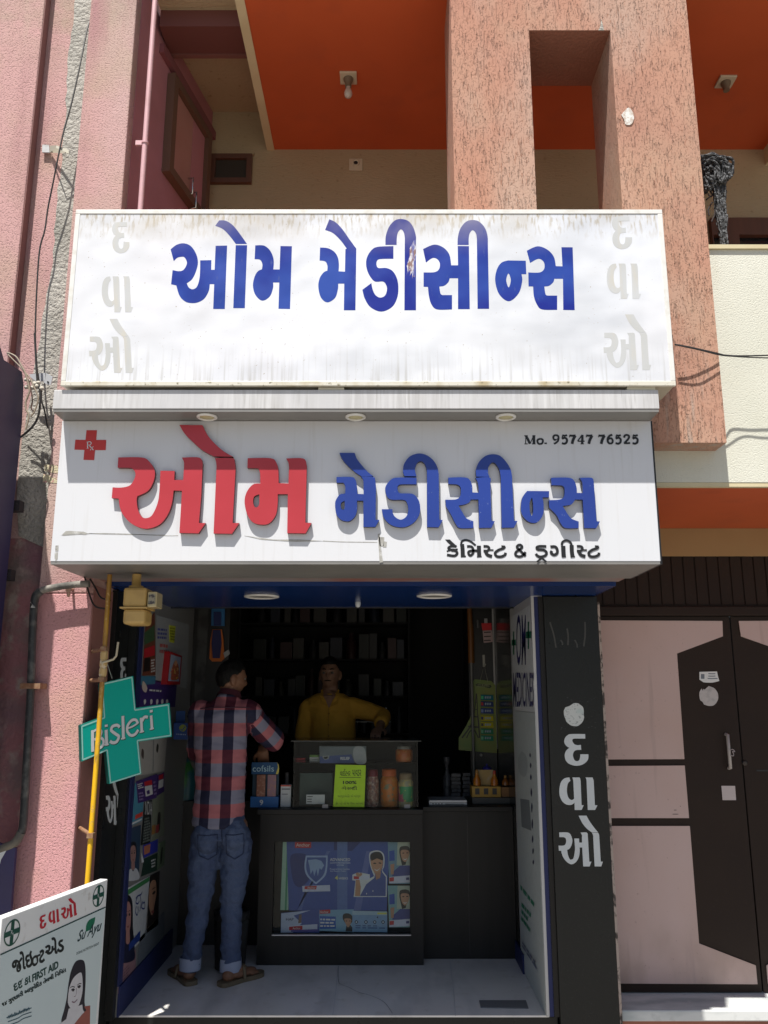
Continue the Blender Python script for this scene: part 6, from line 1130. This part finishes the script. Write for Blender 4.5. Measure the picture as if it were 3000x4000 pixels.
gs = thing('glass_shelf', 'thin bright edged glass shelf beside the shopkeeper elbow', 'shelf', at(1450, 2820, Y=6.35)); a, b = at(1385, 2820, Y=6.35), at(1525, 2820, Y=6.35); build('plate', MB().box(a.x, b.x, 6.35, 6.5, a.z-.003, a.z+.003), mat('bright_glass_edge', (.5, .52, .52), .2), gs); c0, c1 = at(1475, 2766, Y=6.36), at(1511, 2800, Y=6.36); build('frame', MB().tube([(c0.x, 6.36, c0.z), (c1.x, 6.36, c0.z), (c1.x, 6.36, a.z)], .004, 6), chrome, gs)
# knitted grey hanging at the top right balcony
YH = 3.95; fh = front(YH); rh = (2680, 550, 320/1416)
wn_ = mat('grey_knit', (.075, .078, .085), .95, var=((90, .45, .6, (.17, .175, .185)), (40, .55, .7, (.03, .03, .033))), bump=((70, .35, .6, .9, .01),))
hg = thing('macrame_hanging', 'grey knitted cloth with a long tassel hanging beside the orange column', 'hanging', at(2830, 975, Y=YH)); t = MB(); mc = []
for (x, y, r_) in ((330, 330, 70), (420, 350, 60), (520, 370, 60), (620, 400, 60), (700, 440, 60), (740, 500, 55), (740, 580, 50), (700, 650, 60)): pass
for i, pts in enumerate((((200, 330), (420, 330), (600, 350), (720, 400), (775, 520), (740, 640), (690, 720)), ((240, 380), (420, 385), (560, 410), (660, 470), (700, 560), (680, 680)), ((260, 470), (330, 430), (420, 440), (480, 520), (500, 640), (500, 760)), ((300, 560), (380, 520), (430, 600), (440, 720), (450, 820)), ((330, 640), (370, 700), (390, 800), (400, 880)), ((560, 420), (600, 560), (590, 700), (570, 800)), ((640, 450), (660, 580), (640, 720), (620, 800)), ((480, 520), (540, 640), (540, 780)), ((280, 700), (310, 800), (330, 900)))):
    for j in range(8):
        p3 = [fh.P(*fh.px(2680+(x+random.uniform(-32, 32))*rh[2], 550+(y+random.uniform(-32, 32))*rh[2]), random.uniform(0, .05)) for x, y in pts]; t.tube([Vector(x) for x in curve([tuple(q) for q in p3], 5)], [.0048+.0022*math.sin(5*a+j) for a in range(5*(len(pts)-1)+1)], 7)
q = [fh.P(*fh.px(2680+x*rh[2], 550+y*rh[2]), .0) for x, y in ((420, 560), (560, 600), (620, 560))]
for x, y, r_ in ((400, 640, .03), (340, 760, .026), (560, 700, .035), (640, 620, .03), (500, 470, .04), (330, 430, .03)): t.ell(fh.P(*fh.px(2680+x*rh[2], 550+y*rh[2]), -.03), (r_*1.1, .008, r_*1.5), 12, 8)
build('knit', t, wn_, hg); t = MB()
for j in range(30):
    f_ = j/29
    pts = [(450+220*f_, 760), (462+205*f_, 950), (490+180*f_, 1150), (535+140*f_, 1400), (575+105*f_, 1650), (600+95*f_, 1900), (600+95*f_, 2050)]
    p3 = [fh.P(*fh.px(2680+(x+random.uniform(-8, 8))*rh[2], 550+y*rh[2]), random.uniform(-.01, .03)) for x, y in pts]; t.tube([Vector(x) for x in curve([tuple(q_) for q_ in p3], 6)], [.0042+.0018*math.sin(2.1*a+j) for a in range(37)], 6)
build('tassel', t, wn_, hg); t = MB()
for pts in (((400, 890), (440, 960), (370, 1010), (335, 1040)), ((440, 1080), (400, 1150), (370, 1220), (385, 1310)), ((490, 1200), (480, 1300), (450, 1370), (430, 1420)), ((370, 930), (390, 970), (420, 985))):
    t.tube([Vector(x) for x in curve([tuple(fh.P(*fh.px(2680+x*rh[2], 550+y*rh[2]), .01)) for x, y in pts], 5)], .004, 6)
build('thread', t, mat('dark_thread', (.04, .03, .03), .9), hg)
# ================================================================== PEOPLE
def fuse(mb, voxel, smooth=2, keep=None):
    """closed volumes melted into one continuous skin"""
    me = bpy.data.meshes.new('melt'); me.from_pydata(mb.v, [], mb.f); o = bpy.data.objects.new('melt', me); C.objects.link(o)
    r = o.modifiers.new('r', 'REMESH'); r.mode = 'VOXEL'; r.voxel_size = voxel; r.use_smooth_shade = True
    s = o.modifiers.new('s', 'SMOOTH'); s.iterations = smooth; s.factor = .5
    dg = bpy.context.evaluated_depsgraph_get(); dg.update(); m = bpy.data.meshes.new_from_object(o.evaluated_get(dg))
    out = MB(); out.v = [v.co.copy() for v in m.vertices]; out.f = [list(p.vertices) for p in m.polygons]; out.m = [0]*len(out.f); out.s = [True]*len(out.f)
    bpy.data.objects.remove(o); bpy.data.meshes.remove(m); bpy.data.meshes.remove(me); return out
from mathutils import Matrix
def head_pt(d):
    sx, sy, sz = d; x, y, z = .074*sx, .094*sy, .113*sz
    G = lambda a, b, c, e: math.exp(-((a/b)**2+(c/e)**2)); f = max(sy, 0)
    if sz < 0: k = 1-.30*(-sz)**1.3; x *= k; y *= (1-.10*(-sz)**2 if sy > 0 else 1-.35*(-sz))
    ax = abs(sx)
    y += f*(.020*G(sx, .13, sz+.16, .17)+.010*G(sx, .10, sz+.26, .09)+.008*G(sx, .5, sz-.2, .1)-.012*G(ax-.4, .17, sz-.05, .10)+.009*G(sx, .3, sz+.5, .09)-.006*G(sx, .32, sz+.5, .025)+.012*G(sx, .34, sz+.85, .16)+.006*G(ax-.45, .2, sz+.2, .15))
    return Vector((x, y, z))
def head(mb, c, rot, sc_=1, grow=None):
    n, m = 56, 44; vs = []
    for i in range(1, m):
        th = math.pi*i/m
        for k in range(n):
            a = 2*math.pi*k/n; d = Vector((math.sin(th)*math.cos(a), math.sin(th)*math.sin(a), math.cos(th))); p = head_pt(d)*sc_
            if grow: p = p*grow(d)
            vs.append(Vector(c)+rot @ p)
    for z in (1, -1):
        d = Vector((0, 0, z)); p = head_pt(d)*sc_; vs.append(Vector(c)+rot @ (p*(grow(d) if grow else 1)))
    N = n*(m-1); fs = [(i*n+k, (i+1)*n+k, (i+1)*n+(k+1) % n, i*n+(k+1) % n) for i in range(m-2) for k in range(n)]+[(N, k, (k+1) % n) for k in range(n)]+[(N+1, (m-2)*n+(k+1) % n, (m-2)*n+k) for k in range(n)]
    mb.add(vs, fs, 0, True)
    if not grow:
        for s in (1, -1):
            mb.ell(Vector(c)+rot @ Vector((s*.076*sc_, -.008*sc_, -.008*sc_)), (.010, .020, .032), 12, 8, rot=rot @ Matrix.Rotation(s*.25, 3, 'Z'))
            mb.ell(Vector(c)+rot @ Vector((s*.074*sc_, -.002*sc_, -.034*sc_)), (.008, .010, .012), 10, 6, rot=rot)
def limb(mb, pts, rs, n=14):
    c = curve([tuple(p) for p in pts], 5); r = [x[0] for x in curve([(q,) for q in rs], 5)]
    mb.tube([Vector(p) for p in c], r, n); mb.ell(pts[0], rs[0], 12, 8); mb.ell(pts[-1], rs[-1], 12, 8)
def hand(mb, w, d, pn, side, curl=.5, s=1):
    """palm, four unequal bent fingers and a thumb leaving the side of the palm; d along the hand, pn out of the palm"""
    d = d.normalized(); pn = (pn-d*pn.dot(d)).normalized(); x = d.cross(pn)*side
    Rm = Matrix((x, d, pn)).transposed(); mb.ell(w+d*.048*s, (.040*s, .055*s, .015*s), 14, 10, rot=Rm); mb.ell(w+d*.01*s, (.027*s, .03*s, .018*s), 12, 8, rot=Rm)
    for i, (o, L) in enumerate(((-.030, .066), (-.010, .078), (.011, .073), (.030, .056))):
        p = w+d*.088*s+x*o*s; q = [p-d*.02*s, p]; a = 0
        for k in range(3): a += curl*(.5+.25*k); q.append(q[-1]+(d*math.cos(a)+pn*math.sin(a)+x*o*1.5)*L*s*(.42, .32, .26)[k])
        mb.tube(q, [.0095*s, .009*s, .0085*s, .0078*s, .006*s], 8); mb.ell(q[-1], .006*s, 8, 6)
    p = w+d*.035*s-x*.034*s; q = [p+x*.012*s, p-x*.016*s+d*.022*s+pn*.008*s, p-x*.026*s+d*.052*s+pn*.016*s, p-x*.024*s+d*.072*s+pn*.022*s]; mb.tube(q, [.013*s, .011*s, .0095*s, .007*s], 8); mb.ell(q[-1], .007*s, 8, 6)
def folds(mb, amp, f=(9, 9, 16), seed=0):
    for i, p in enumerate(mb.v): q = Vector((p.x*f[0], p.y*f[1], p.z*f[2]+seed)); mb.v[i] = p+(noise.noise_vector(q)*amp)
    return mb
def ring_px(y, xl_, xr_, ry, Y, dy=0):
    a, b = at(xl_, y, Y=Y), at(xr_, y, Y=Y); return ((a+b)/2+Vector((0, dy, 0)), (b.x-a.x)/2, ry)
# ---------------- customer, seen from behind
YQ = 4.97
pc = thing('person', 'customer seen from behind in a plaid shirt and jeans leaning towards the counter', 'person', (-.9, 4.95, .001))
hp_l, hp_r = at(815, 3235, Y=YQ), at(920, 3230, Y=YQ); kn_l, kn_r = at(778, 3540, Y=4.95), at(905, 3535, Y=4.97); an_l, an_r = at(742, 3795, Y=4.97), at(900, 3800, Y=4.97)
heel_l, toe_l, heel_r, toe_r = at(748, 3850, Z=0), at(668, 3790, Z=0), at(863, 3855, Z=0), at(1046, 3800, Z=0)
hc = at(903, 2651, Y=5.0); hrot = Matrix.Rotation(R(-62), 3, 'Z') @ Matrix.Rotation(R(-6), 3, 'X')
nk = at(896, 2728, Y=4.98)
sh_l, sh_r = at(785, 2785, Y=YQ), at(966, 2783, Y=YQ); el_l, wr_l = at(775, 2930, Y=5.10), at(835, 2965, Y=5.30); el_r, wr_r = at(1062, 2889, Y=5.13), at(1024, 2918, Y=5.36)
b = MB(); head(b, hc, hrot, .925); b.tube([hc+Vector((0, -.01, -.05)), nk, nk+Vector((0, 0, -.08))], [.052, .056, .065], 16)
b.loft([ring_px(3220, 775, 940, .085, YQ), ring_px(3050, 785, 945, .09, YQ), ring_px(2900, 785, 945, .09, YQ), ring_px(2790, 790, 955, .08, YQ), ring_px(2745, 850, 940, .06, YQ)])
for s_, e_, w_, sd in ((sh_l, el_l, wr_l, -1), (sh_r, el_r, wr_r, 1)): limb(b, [s_, e_, e_+(w_-e_)*.5, w_], [.045, .041, .036, .027])
hand(b, wr_r, at(1030, 2985, Y=5.40)-wr_r, Vector((0, .6, -.3)), 1, .4, .95); hand(b, wr_l, Vector((.3, .5, -.35)), Vector((0, 0, -1)), -1, .5, .95)
for h_, k_, a_, he, to in ((hp_l, kn_l, an_l, heel_l, toe_l), (hp_r, kn_r, an_r, heel_r, toe_r)):
    limb(b, [h_, k_, a_], [.07, .048, .036]); dd = (to-he).normalized(); up = Vector((0, 0, 1)); L = .235
    b.ell(he+dd*.045+up*.045, (.034, .034, .03), 12, 8); b.tube([a_+Vector((0, 0, .02)), he+dd*.055+up*.055], [.036, .036], 12)
    Rm = Matrix((Vector((-dd.y, dd.x, 0)), dd, up)).transposed(); b.ell(he+dd*.13+up*.042, (.040, .105, .022), 14, 10, rot=Rm); b.ell(he+dd*.10+up*.058, (.032, .06, .026), 12, 8, rot=Rm)
    for i in range(5):
        o = Vector((-dd.y, dd.x, 0))*((i-2)*.0155); p = he+dd*(.215-.006*abs(i-1.5))+o+up*.032; b.tube([p-dd*.03, p, p+dd*(.022-.003*i if to is toe_r else .012+.003*i)], [.0095, .009, .007], 8)
body = fuse(b, .0055, 2); build('body', body, skin, pc)
def hair_grow(d):
    line = .50 if d.y > .55 else (.50-.62*(.55-d.y)/.75 if d.y > -.2 else -.12-.42*min(1, (-.2-d.y)/.5)); k = d.z-line
    return 1.075+.03*max(0, d.z) if k > .08 else (.93+.145*max(0, k)/.08 if k > 0 else .93)
t = MB(); head(t, hc, hrot, .925, hair_grow); build('hair', folds(t, .004, (60, 60, 30)), hair, pc)
t = MB(); g_ = MB()
for s in (1, -1): t.ell(hc+hrot @ Vector((s*.028, .071, .007)), (.011, .009, .008), 12, 8)
build('eye', t, eye_white, pc)
# jeans
b = MB(); b.loft([ring_px(3275, 768, 962, .11, YQ), ring_px(3230, 758, 958, .118, YQ), ring_px(3160, 772, 950, .105, YQ)])
b.ell(at(812, 3262, Y=YQ-.035), (.082, .10, .10)); b.ell(at(912, 3260, Y=YQ-.035), (.082, .10, .10))
limb(b, [at(806, 3280, Y=YQ), at(790, 3420, Y=4.96), kn_l, at(757, 3680, Y=4.95), an_l+Vector((0, 0, .035))], [.090, .078, .061, .054, .052]); limb(b, [at(922, 3280, Y=YQ), at(916, 3420, Y=4.97), kn_r, at(903, 3680, Y=4.96), an_r+Vector((0, 0, .04))], [.090, .078, .061, .054, .052])
jn = folds(folds(fuse(b, .008, 2), .010, (9, 9, 20)), .005, (24, 24, 40), 7); jo = build('jeans', jn, denim, pc)
from mathutils.bvhtree import BVHTree
def drape(mb, surf, pts, r, lift=.002):
    '''a seam: thin cord lying on the cloth along points seen in the picture'''
    tr = BVHTree.FromPolygons(surf.v, surf.f); out = []
    for x, y in curve(pts, 5):
        d = ray(x, y).normalized(); hit = tr.ray_cast(Vector((0, 0, EYE)), d)
        if hit[0] is not None: out.append(hit[0]-d*lift)
    if len(out) > 1: mb.tube(out, r, 6)
t = MB()
for pts in (((772, 3262), (812, 3264), (850, 3260)), ((850, 3260), (849, 3310), (846, 3338)), ((846, 3338), (830, 3348), (813, 3358)), ((813, 3358), (795, 3350), (778, 3342)), ((778, 3342), (773, 3300), (772, 3262)), ((882, 3260), (915, 3262), (952, 3256)), ((952, 3256), (953, 3300), (950, 3334)), ((950, 3334), (935, 3345), (917, 3356)), ((917, 3356), (900, 3346), (886, 3338)), ((886, 3338), (884, 3300), (882, 3260)), ((866, 3232), (866, 3260), (868, 3290))): drape(t, jn, pts, .0026)
build('seam', t, mat('dark_seam', (.02, .03, .07), .9), jo)
for a_ in (an_l, an_r): build('cuff', folds(MB().tube([a_+Vector((0, 0, .075)), a_+Vector((0, 0, .045)), a_+Vector((0, 0, .012))], [.0575, .059, .058], 24, cap=False).tube([a_+Vector((0, 0, .012)), a_+Vector((0, 0, .075))], [.050, .052], 24, cap=False), .002, (30, 30, 30)), cuff_mat, pc)
for he, to in ((heel_l, toe_l), (heel_r, toe_r)):
    dd = (to-he).normalized(); xx = Vector((-dd.y, dd.x, 0)); pl = Pl(he+Vector((0, 0, .001)), xx*-1, dd); t = MB(); L = (to-he).length+.0
    L = .285; sole = ring_of('0,-12 -34,0 -38,60 -34,130 -46,200 -40,260 0,%d 40,255 46,195 36,130 38,60 34,0' % 285, 4); q = [(x/1000, y/1000) for x, y in sole]
    t.poly(pl, [q], 0, .022); m0 = he+dd*.125
    t.tube([m0-xx*.044+Vector((0, 0, .02)), m0-xx*.036+Vector((0, 0, .062)), m0+dd*.02+Vector((0, 0, .078)), m0+xx*.036+Vector((0, 0, .062)), m0+xx*.044+Vector((0, 0, .02))], .009, 8); t.tube([he+dd*.19+Vector((0, 0, .022)), he+dd*.16+Vector((0, 0, .066)), m0+dd*.02+Vector((0, 0, .079))], .007, 8)
    build('sandal', t, sandal_mat, pc)
# shirt with woven checks
b = MB(); b.loft([ring_px(3226, 750, 952, .128, YQ), ring_px(3150, 757, 956, .124, YQ), ring_px(3050, 765, 962, .115, YQ), ring_px(2950, 763, 964, .113, YQ), ring_px(2860, 756, 968, .120, YQ), ring_px(2800, 754, 978, .116, YQ), ring_px(2768, 766, 985, .100, YQ), ring_px(2748, 800, 960, .082, YQ), ring_px(2728, 845, 940, .065, YQ), ring_px(2712, 862, 926, .058, YQ)], 0, 28)
limb(b, [sh_r, sh_r+(el_r-sh_r)*.5, el_r+Vector((.004, 0, .006))], [.078, .073, .071]); limb(b, [sh_l, sh_l+(el_l-sh_l)*.5, el_l], [.076, .07, .066])
b.tube([el_r, el_r+(wr_r-el_r)*.10], [.070, .062], 14)
sm_ = folds(folds(fuse(b, .0075, 2), .009, (7, 7, 19), 3), .004, (20, 20, 45), 11)
def weave(name, C4, pu, pv, u0, v0):
    m = bpy.data.materials.new(name); m.use_nodes = True; nt = m.node_tree; bs = nt.nodes['Principled BSDF']; bs.inputs['Roughness'].default_value = .85
    at_ = nt.nodes.new('ShaderNodeAttribute'); at_.attribute_name = 'weave'; sx = nt.nodes.new('ShaderNodeSeparateXYZ'); nt.links.new(at_.outputs['Vector'], sx.inputs[0])
    def band(s, p, o, duty):
        f = math2(nt, 'FRACT', math2(nt, 'DIVIDE', math2(nt, 'SUBTRACT', s, o), p), 0); return math2(nt, 'LESS_THAN', f, duty)
    cu_, cv_ = band(sx.outputs[0], pu, u0, .47), band(sx.outputs[2], pv, v0, .5)
    def mx(f, A, B):
        n_ = nt.nodes.new('ShaderNodeMix'); n_.data_type = 'RGBA'; nt.links.new(f, n_.inputs['Factor'])
        for k, x in (('A', A), ('B', B)):
            if isinstance(x, tuple): n_.inputs[k].default_value = (*x, 1)
            else: nt.links.new(x, n_.inputs[k])
        return n_.outputs['Result']
    nt.links.new(mx(cu_, mx(cv_, C4[0], C4[1]), mx(cv_, C4[2], C4[3])), bs.inputs['Base Color'])
    geo = nt.nodes.new('ShaderNodeNewGeometry'); bp = nt.nodes.new('ShaderNodeBump'); bp.inputs['Strength'].default_value = .5; bp.inputs['Distance'].default_value = .012
    nt.links.new(noise_out(nt, geo.outputs['Position'], 14, (.6, .6, 1.6), 3), bp.inputs['Height']); nt.links.new(bp.outputs[0], bs.inputs['Normal']); return m
P_ = at(790, 2850, Y=4.86); pu = at(871, 2850, Y=4.86).x-P_.x; pv = at(800, 2851-52, Y=4.86).z-at(800, 2851+52, Y=4.86).z; zrow = at(800, 2877, Y=4.86).z; ucol = at(792, 2850, Y=4.86).x
wm_ = weave('plaid_cotton', ((.20, .20, .27), (.40, .135, .15), (.010, .012, .04), (.075, .008, .022)), pu, pv, ucol, zrow)
so2 = build('shirt', sm_, wm_, pc)
ad = (el_r-sh_r); an_ = ad.normalized(); av = an_.cross(Vector((0, 1, 0))).normalized()
att = so2.data.attributes.new('weave', 'FLOAT_VECTOR', 'POINT'); sl_x = sh_r.x+.045
for i, p in enumerate(sm_.v):
    r_ = p-sh_r
    if p.x > sl_x-.02 and r_.dot(an_) > .035 and p.z > el_r.z-.16: att.data[i].vector = (ucol+pu*.55+r_.dot(av), 0, zrow+r_.dot(an_)*1.15)
    else: att.data[i].vector = (p.x, p.y, p.z)
t = MB(); drape(t, sm_, ((782, 2768), (830, 2764), (880, 2763), (930, 2763), (978, 2764)), .003); drape(t, sm_, ((966, 2790), (962, 2830), (968, 2880)), .003)
build('seam', t, mat('dark_shirt_seam', (.05, .02, .035), .9), so2)
t = MB(); t.tube([nk+Vector((0, 0, .0)), nk+Vector((.004, .004, .04))], [.066, .060], 20, cap=False); t.tube([nk+Vector((.004, .004, .04)), nk+Vector((0, -.006, .006))], [.0605, .075], 20, cap=False); build('collar', folds(t, .003, (30, 30, 30)), mat('maroon_collar', (.07, .012, .022), .85), pc)
# ---------------- shopkeeper behind the counter
YM = 6.1
pk = thing('person', 'shopkeeper in a mustard shirt standing behind the glass case in the dim shop', 'person', (-.39, YM, .001))
hc = at(1289, 2633, Y=YM); hrot = Matrix.Rotation(R(180-6), 3, 'Z')
b = MB(); head(b, hc, hrot, .98); nk = at(1290, 2690, Y=YM+.01); b.tube([hc+Vector((0, .01, -.05)), nk, nk+Vector((0, 0, -.08))], [.054, .057, .066], 16)
b.loft([(Vector((-.39, YM, .85)), .13, .09), ring_px(2900, 1235, 1375, .09, YM), ring_px(2780, 1228, 1370, .09, YM), ring_px(2725, 1240, 1350, .07, YM), ring_px(2700, 1262, 1318, .055, YM)])
s1, e1, w1_ = at(1206, 2764, Y=YM), at(1180, 2880, Y=YM+.02), at(1192, 2990, Y=YM-.08); s2, e2, w2_ = at(1374, 2758, Y=YM), at(1494, 2798, Y=YM-.02), at(1484, 2842, Y=YM-.2)
for s_, e_, w_, sd in ((s1, e1, w1_, -1), (s2, e2, w2_, 1)): limb(b, [s_, e_, e_+(w_-e_)*.5, w_], [.045, .041, .036, .027])
hand(b, w1_, Vector((0, -.15, -1)), Vector((1, 0, 0)), 1, .35); hand(b, w2_, Vector((-.25, -1, -.25)), Vector((0, -.2, -1)), -1, .4)
for x in (-.47, -.31): limb(b, [Vector((x, YM, .85)), Vector((x, YM, .45)), Vector((x, YM, .08))], [.07, .05, .038]); b.ell((x, YM-.08, .04), (.045, .12, .035), 12, 8)
build('body', fuse(b, .006, 2), skin_dark, pk)
def hair_grow2(d):
    line = .56 if d.y > .5 else (.56-.66*(.5-d.y)/.7 if d.y > -.2 else -.1-.42*min(1, (-.2-d.y)/.5)); k = d.z-line
    return 1.08+.06*max(0, d.z) if k > .08 else (.93+.15*max(0, k)/.08 if k > 0 else .93)
t = MB(); head(t, hc, hrot, .98, hair_grow2); build('hair', folds(t, .004, (60, 60, 30)), hair, pk)
for s in (1, -1):
    e = hc+hrot @ Vector((s*.029, .081, .007)); t = MB(); t.ell(e, (.013, .010, .009), 12, 8); ey = build('eye', t, eye_white, pk); build('iris', MB().ell(e+hrot @ Vector((0, .0065, 0)), (.0055, .005, .006), 10, 6), ink, ey)
    t = MB(); t.tube([hc+hrot @ Vector((s*(.014+.03*k/3), .093-.006*k/3*k/2, .030+.004*math.sin(k))) for k in range(4)], [.003, .0042, .004, .002], 6); build('eyebrow', t, hair, pk)
t = MB(); t.tube([hc+hrot @ Vector((x, .097-abs(x)*.28, -.046-abs(x)*.15)) for x in (-.026, -.013, 0, .013, .026)], [.002, .0045, .004, .0045, .002], 6); build('moustache', t, hair, pk)
b = MB(); b.loft([(Vector((-.39, YM, .80)), .165, .125), ring_px(3000, 1215, 1394, .125, YM), ring_px(2900, 1214, 1392, .122, YM), ring_px(2810, 1208, 1388, .122, YM), ring_px(2755, 1192, 1390, .112, YM), ring_px(2728, 1200, 1380, .10, YM), ring_px(2708, 1240, 1342, .078, YM)], 0, 28)
limb(b, [s1, s1+(e1-s1)*.5, e1], [.064, .062, .056]); limb(b, [e1, e1+(w1_-e1)*.75], [.06, .045]); limb(b, [s2, s2+(e2-s2)*.5, e2], [.068, .066, .060]); limb(b, [e2, e2+(w2_-e2)*.55], [.06, .05])
build('shirt', folds(fuse(b, .009, 2), .008, (8, 8, 16), 5), mustard, pk)
n0 = at(1290, 2713, Y=YM); t = MB()
for s in (-1, 1): t.add([n0+Vector((s*.006, -.128, -.085)), n0+Vector((s*.058, -.118, -.062)), n0+Vector((s*.068, -.075, -.005)), n0+Vector((s*.060, -.02, .030)), n0+Vector((s*.046, -.055, .016)), n0+Vector((s*.034, -.095, -.012))], [(0, 1, 2, 5), (5, 2, 3, 4)])
t.tube([n0+Vector((.058*math.cos(a), -.02+.07*math.sin(a), .026+.008*math.sin(a))) for a in [math.pi*k/10 for k in range(11)]], .008, 8); build('collar', t, mat('mustard_collar', (.46, .245, .026), .85), pk)
t = MB(); t.add([n0+Vector((-.042, -.096, -.010)), n0+Vector((.042, -.096, -.010)), n0+Vector((0, -.122, -.092)), n0+Vector((0, -.06, .03)), n0+Vector((-.045, -.05, .02)), n0+Vector((.045, -.05, .02))], [(0, 2, 1), (0, 1, 5, 3, 4)]); build('open_neck', t, skin_dark, pk)
t = MB()
for k in range(4): t.lathe(n0+Vector((0, -.128-.002*k, -.13-.075*k)), [(.006, 0), (.006, .003)], 10, axis=(0, -1, 0))
t.box(n0.x-.004, n0.x-.002, n0.y-.131, n0.y-.125, n0.z-.40, n0.z-.09); build('placket', t, mat('mustard_dark', (.25, .13, .015), .8), pk)
build('trousers', fuse(MB().loft([(Vector((-.39, YM, .9)), .15, .11), (Vector((-.39, YM, .75)), .16, .115)]).tube([(-.47, YM, .8), (-.47, YM, .1)], [.085, .06], 14).tube([(-.31, YM, .8), (-.31, YM, .1)], [.085, .06], 14), .012), mat('dark_trousers', (.02, .02, .025), .85), pk)
bpy.context.view_layer.update()
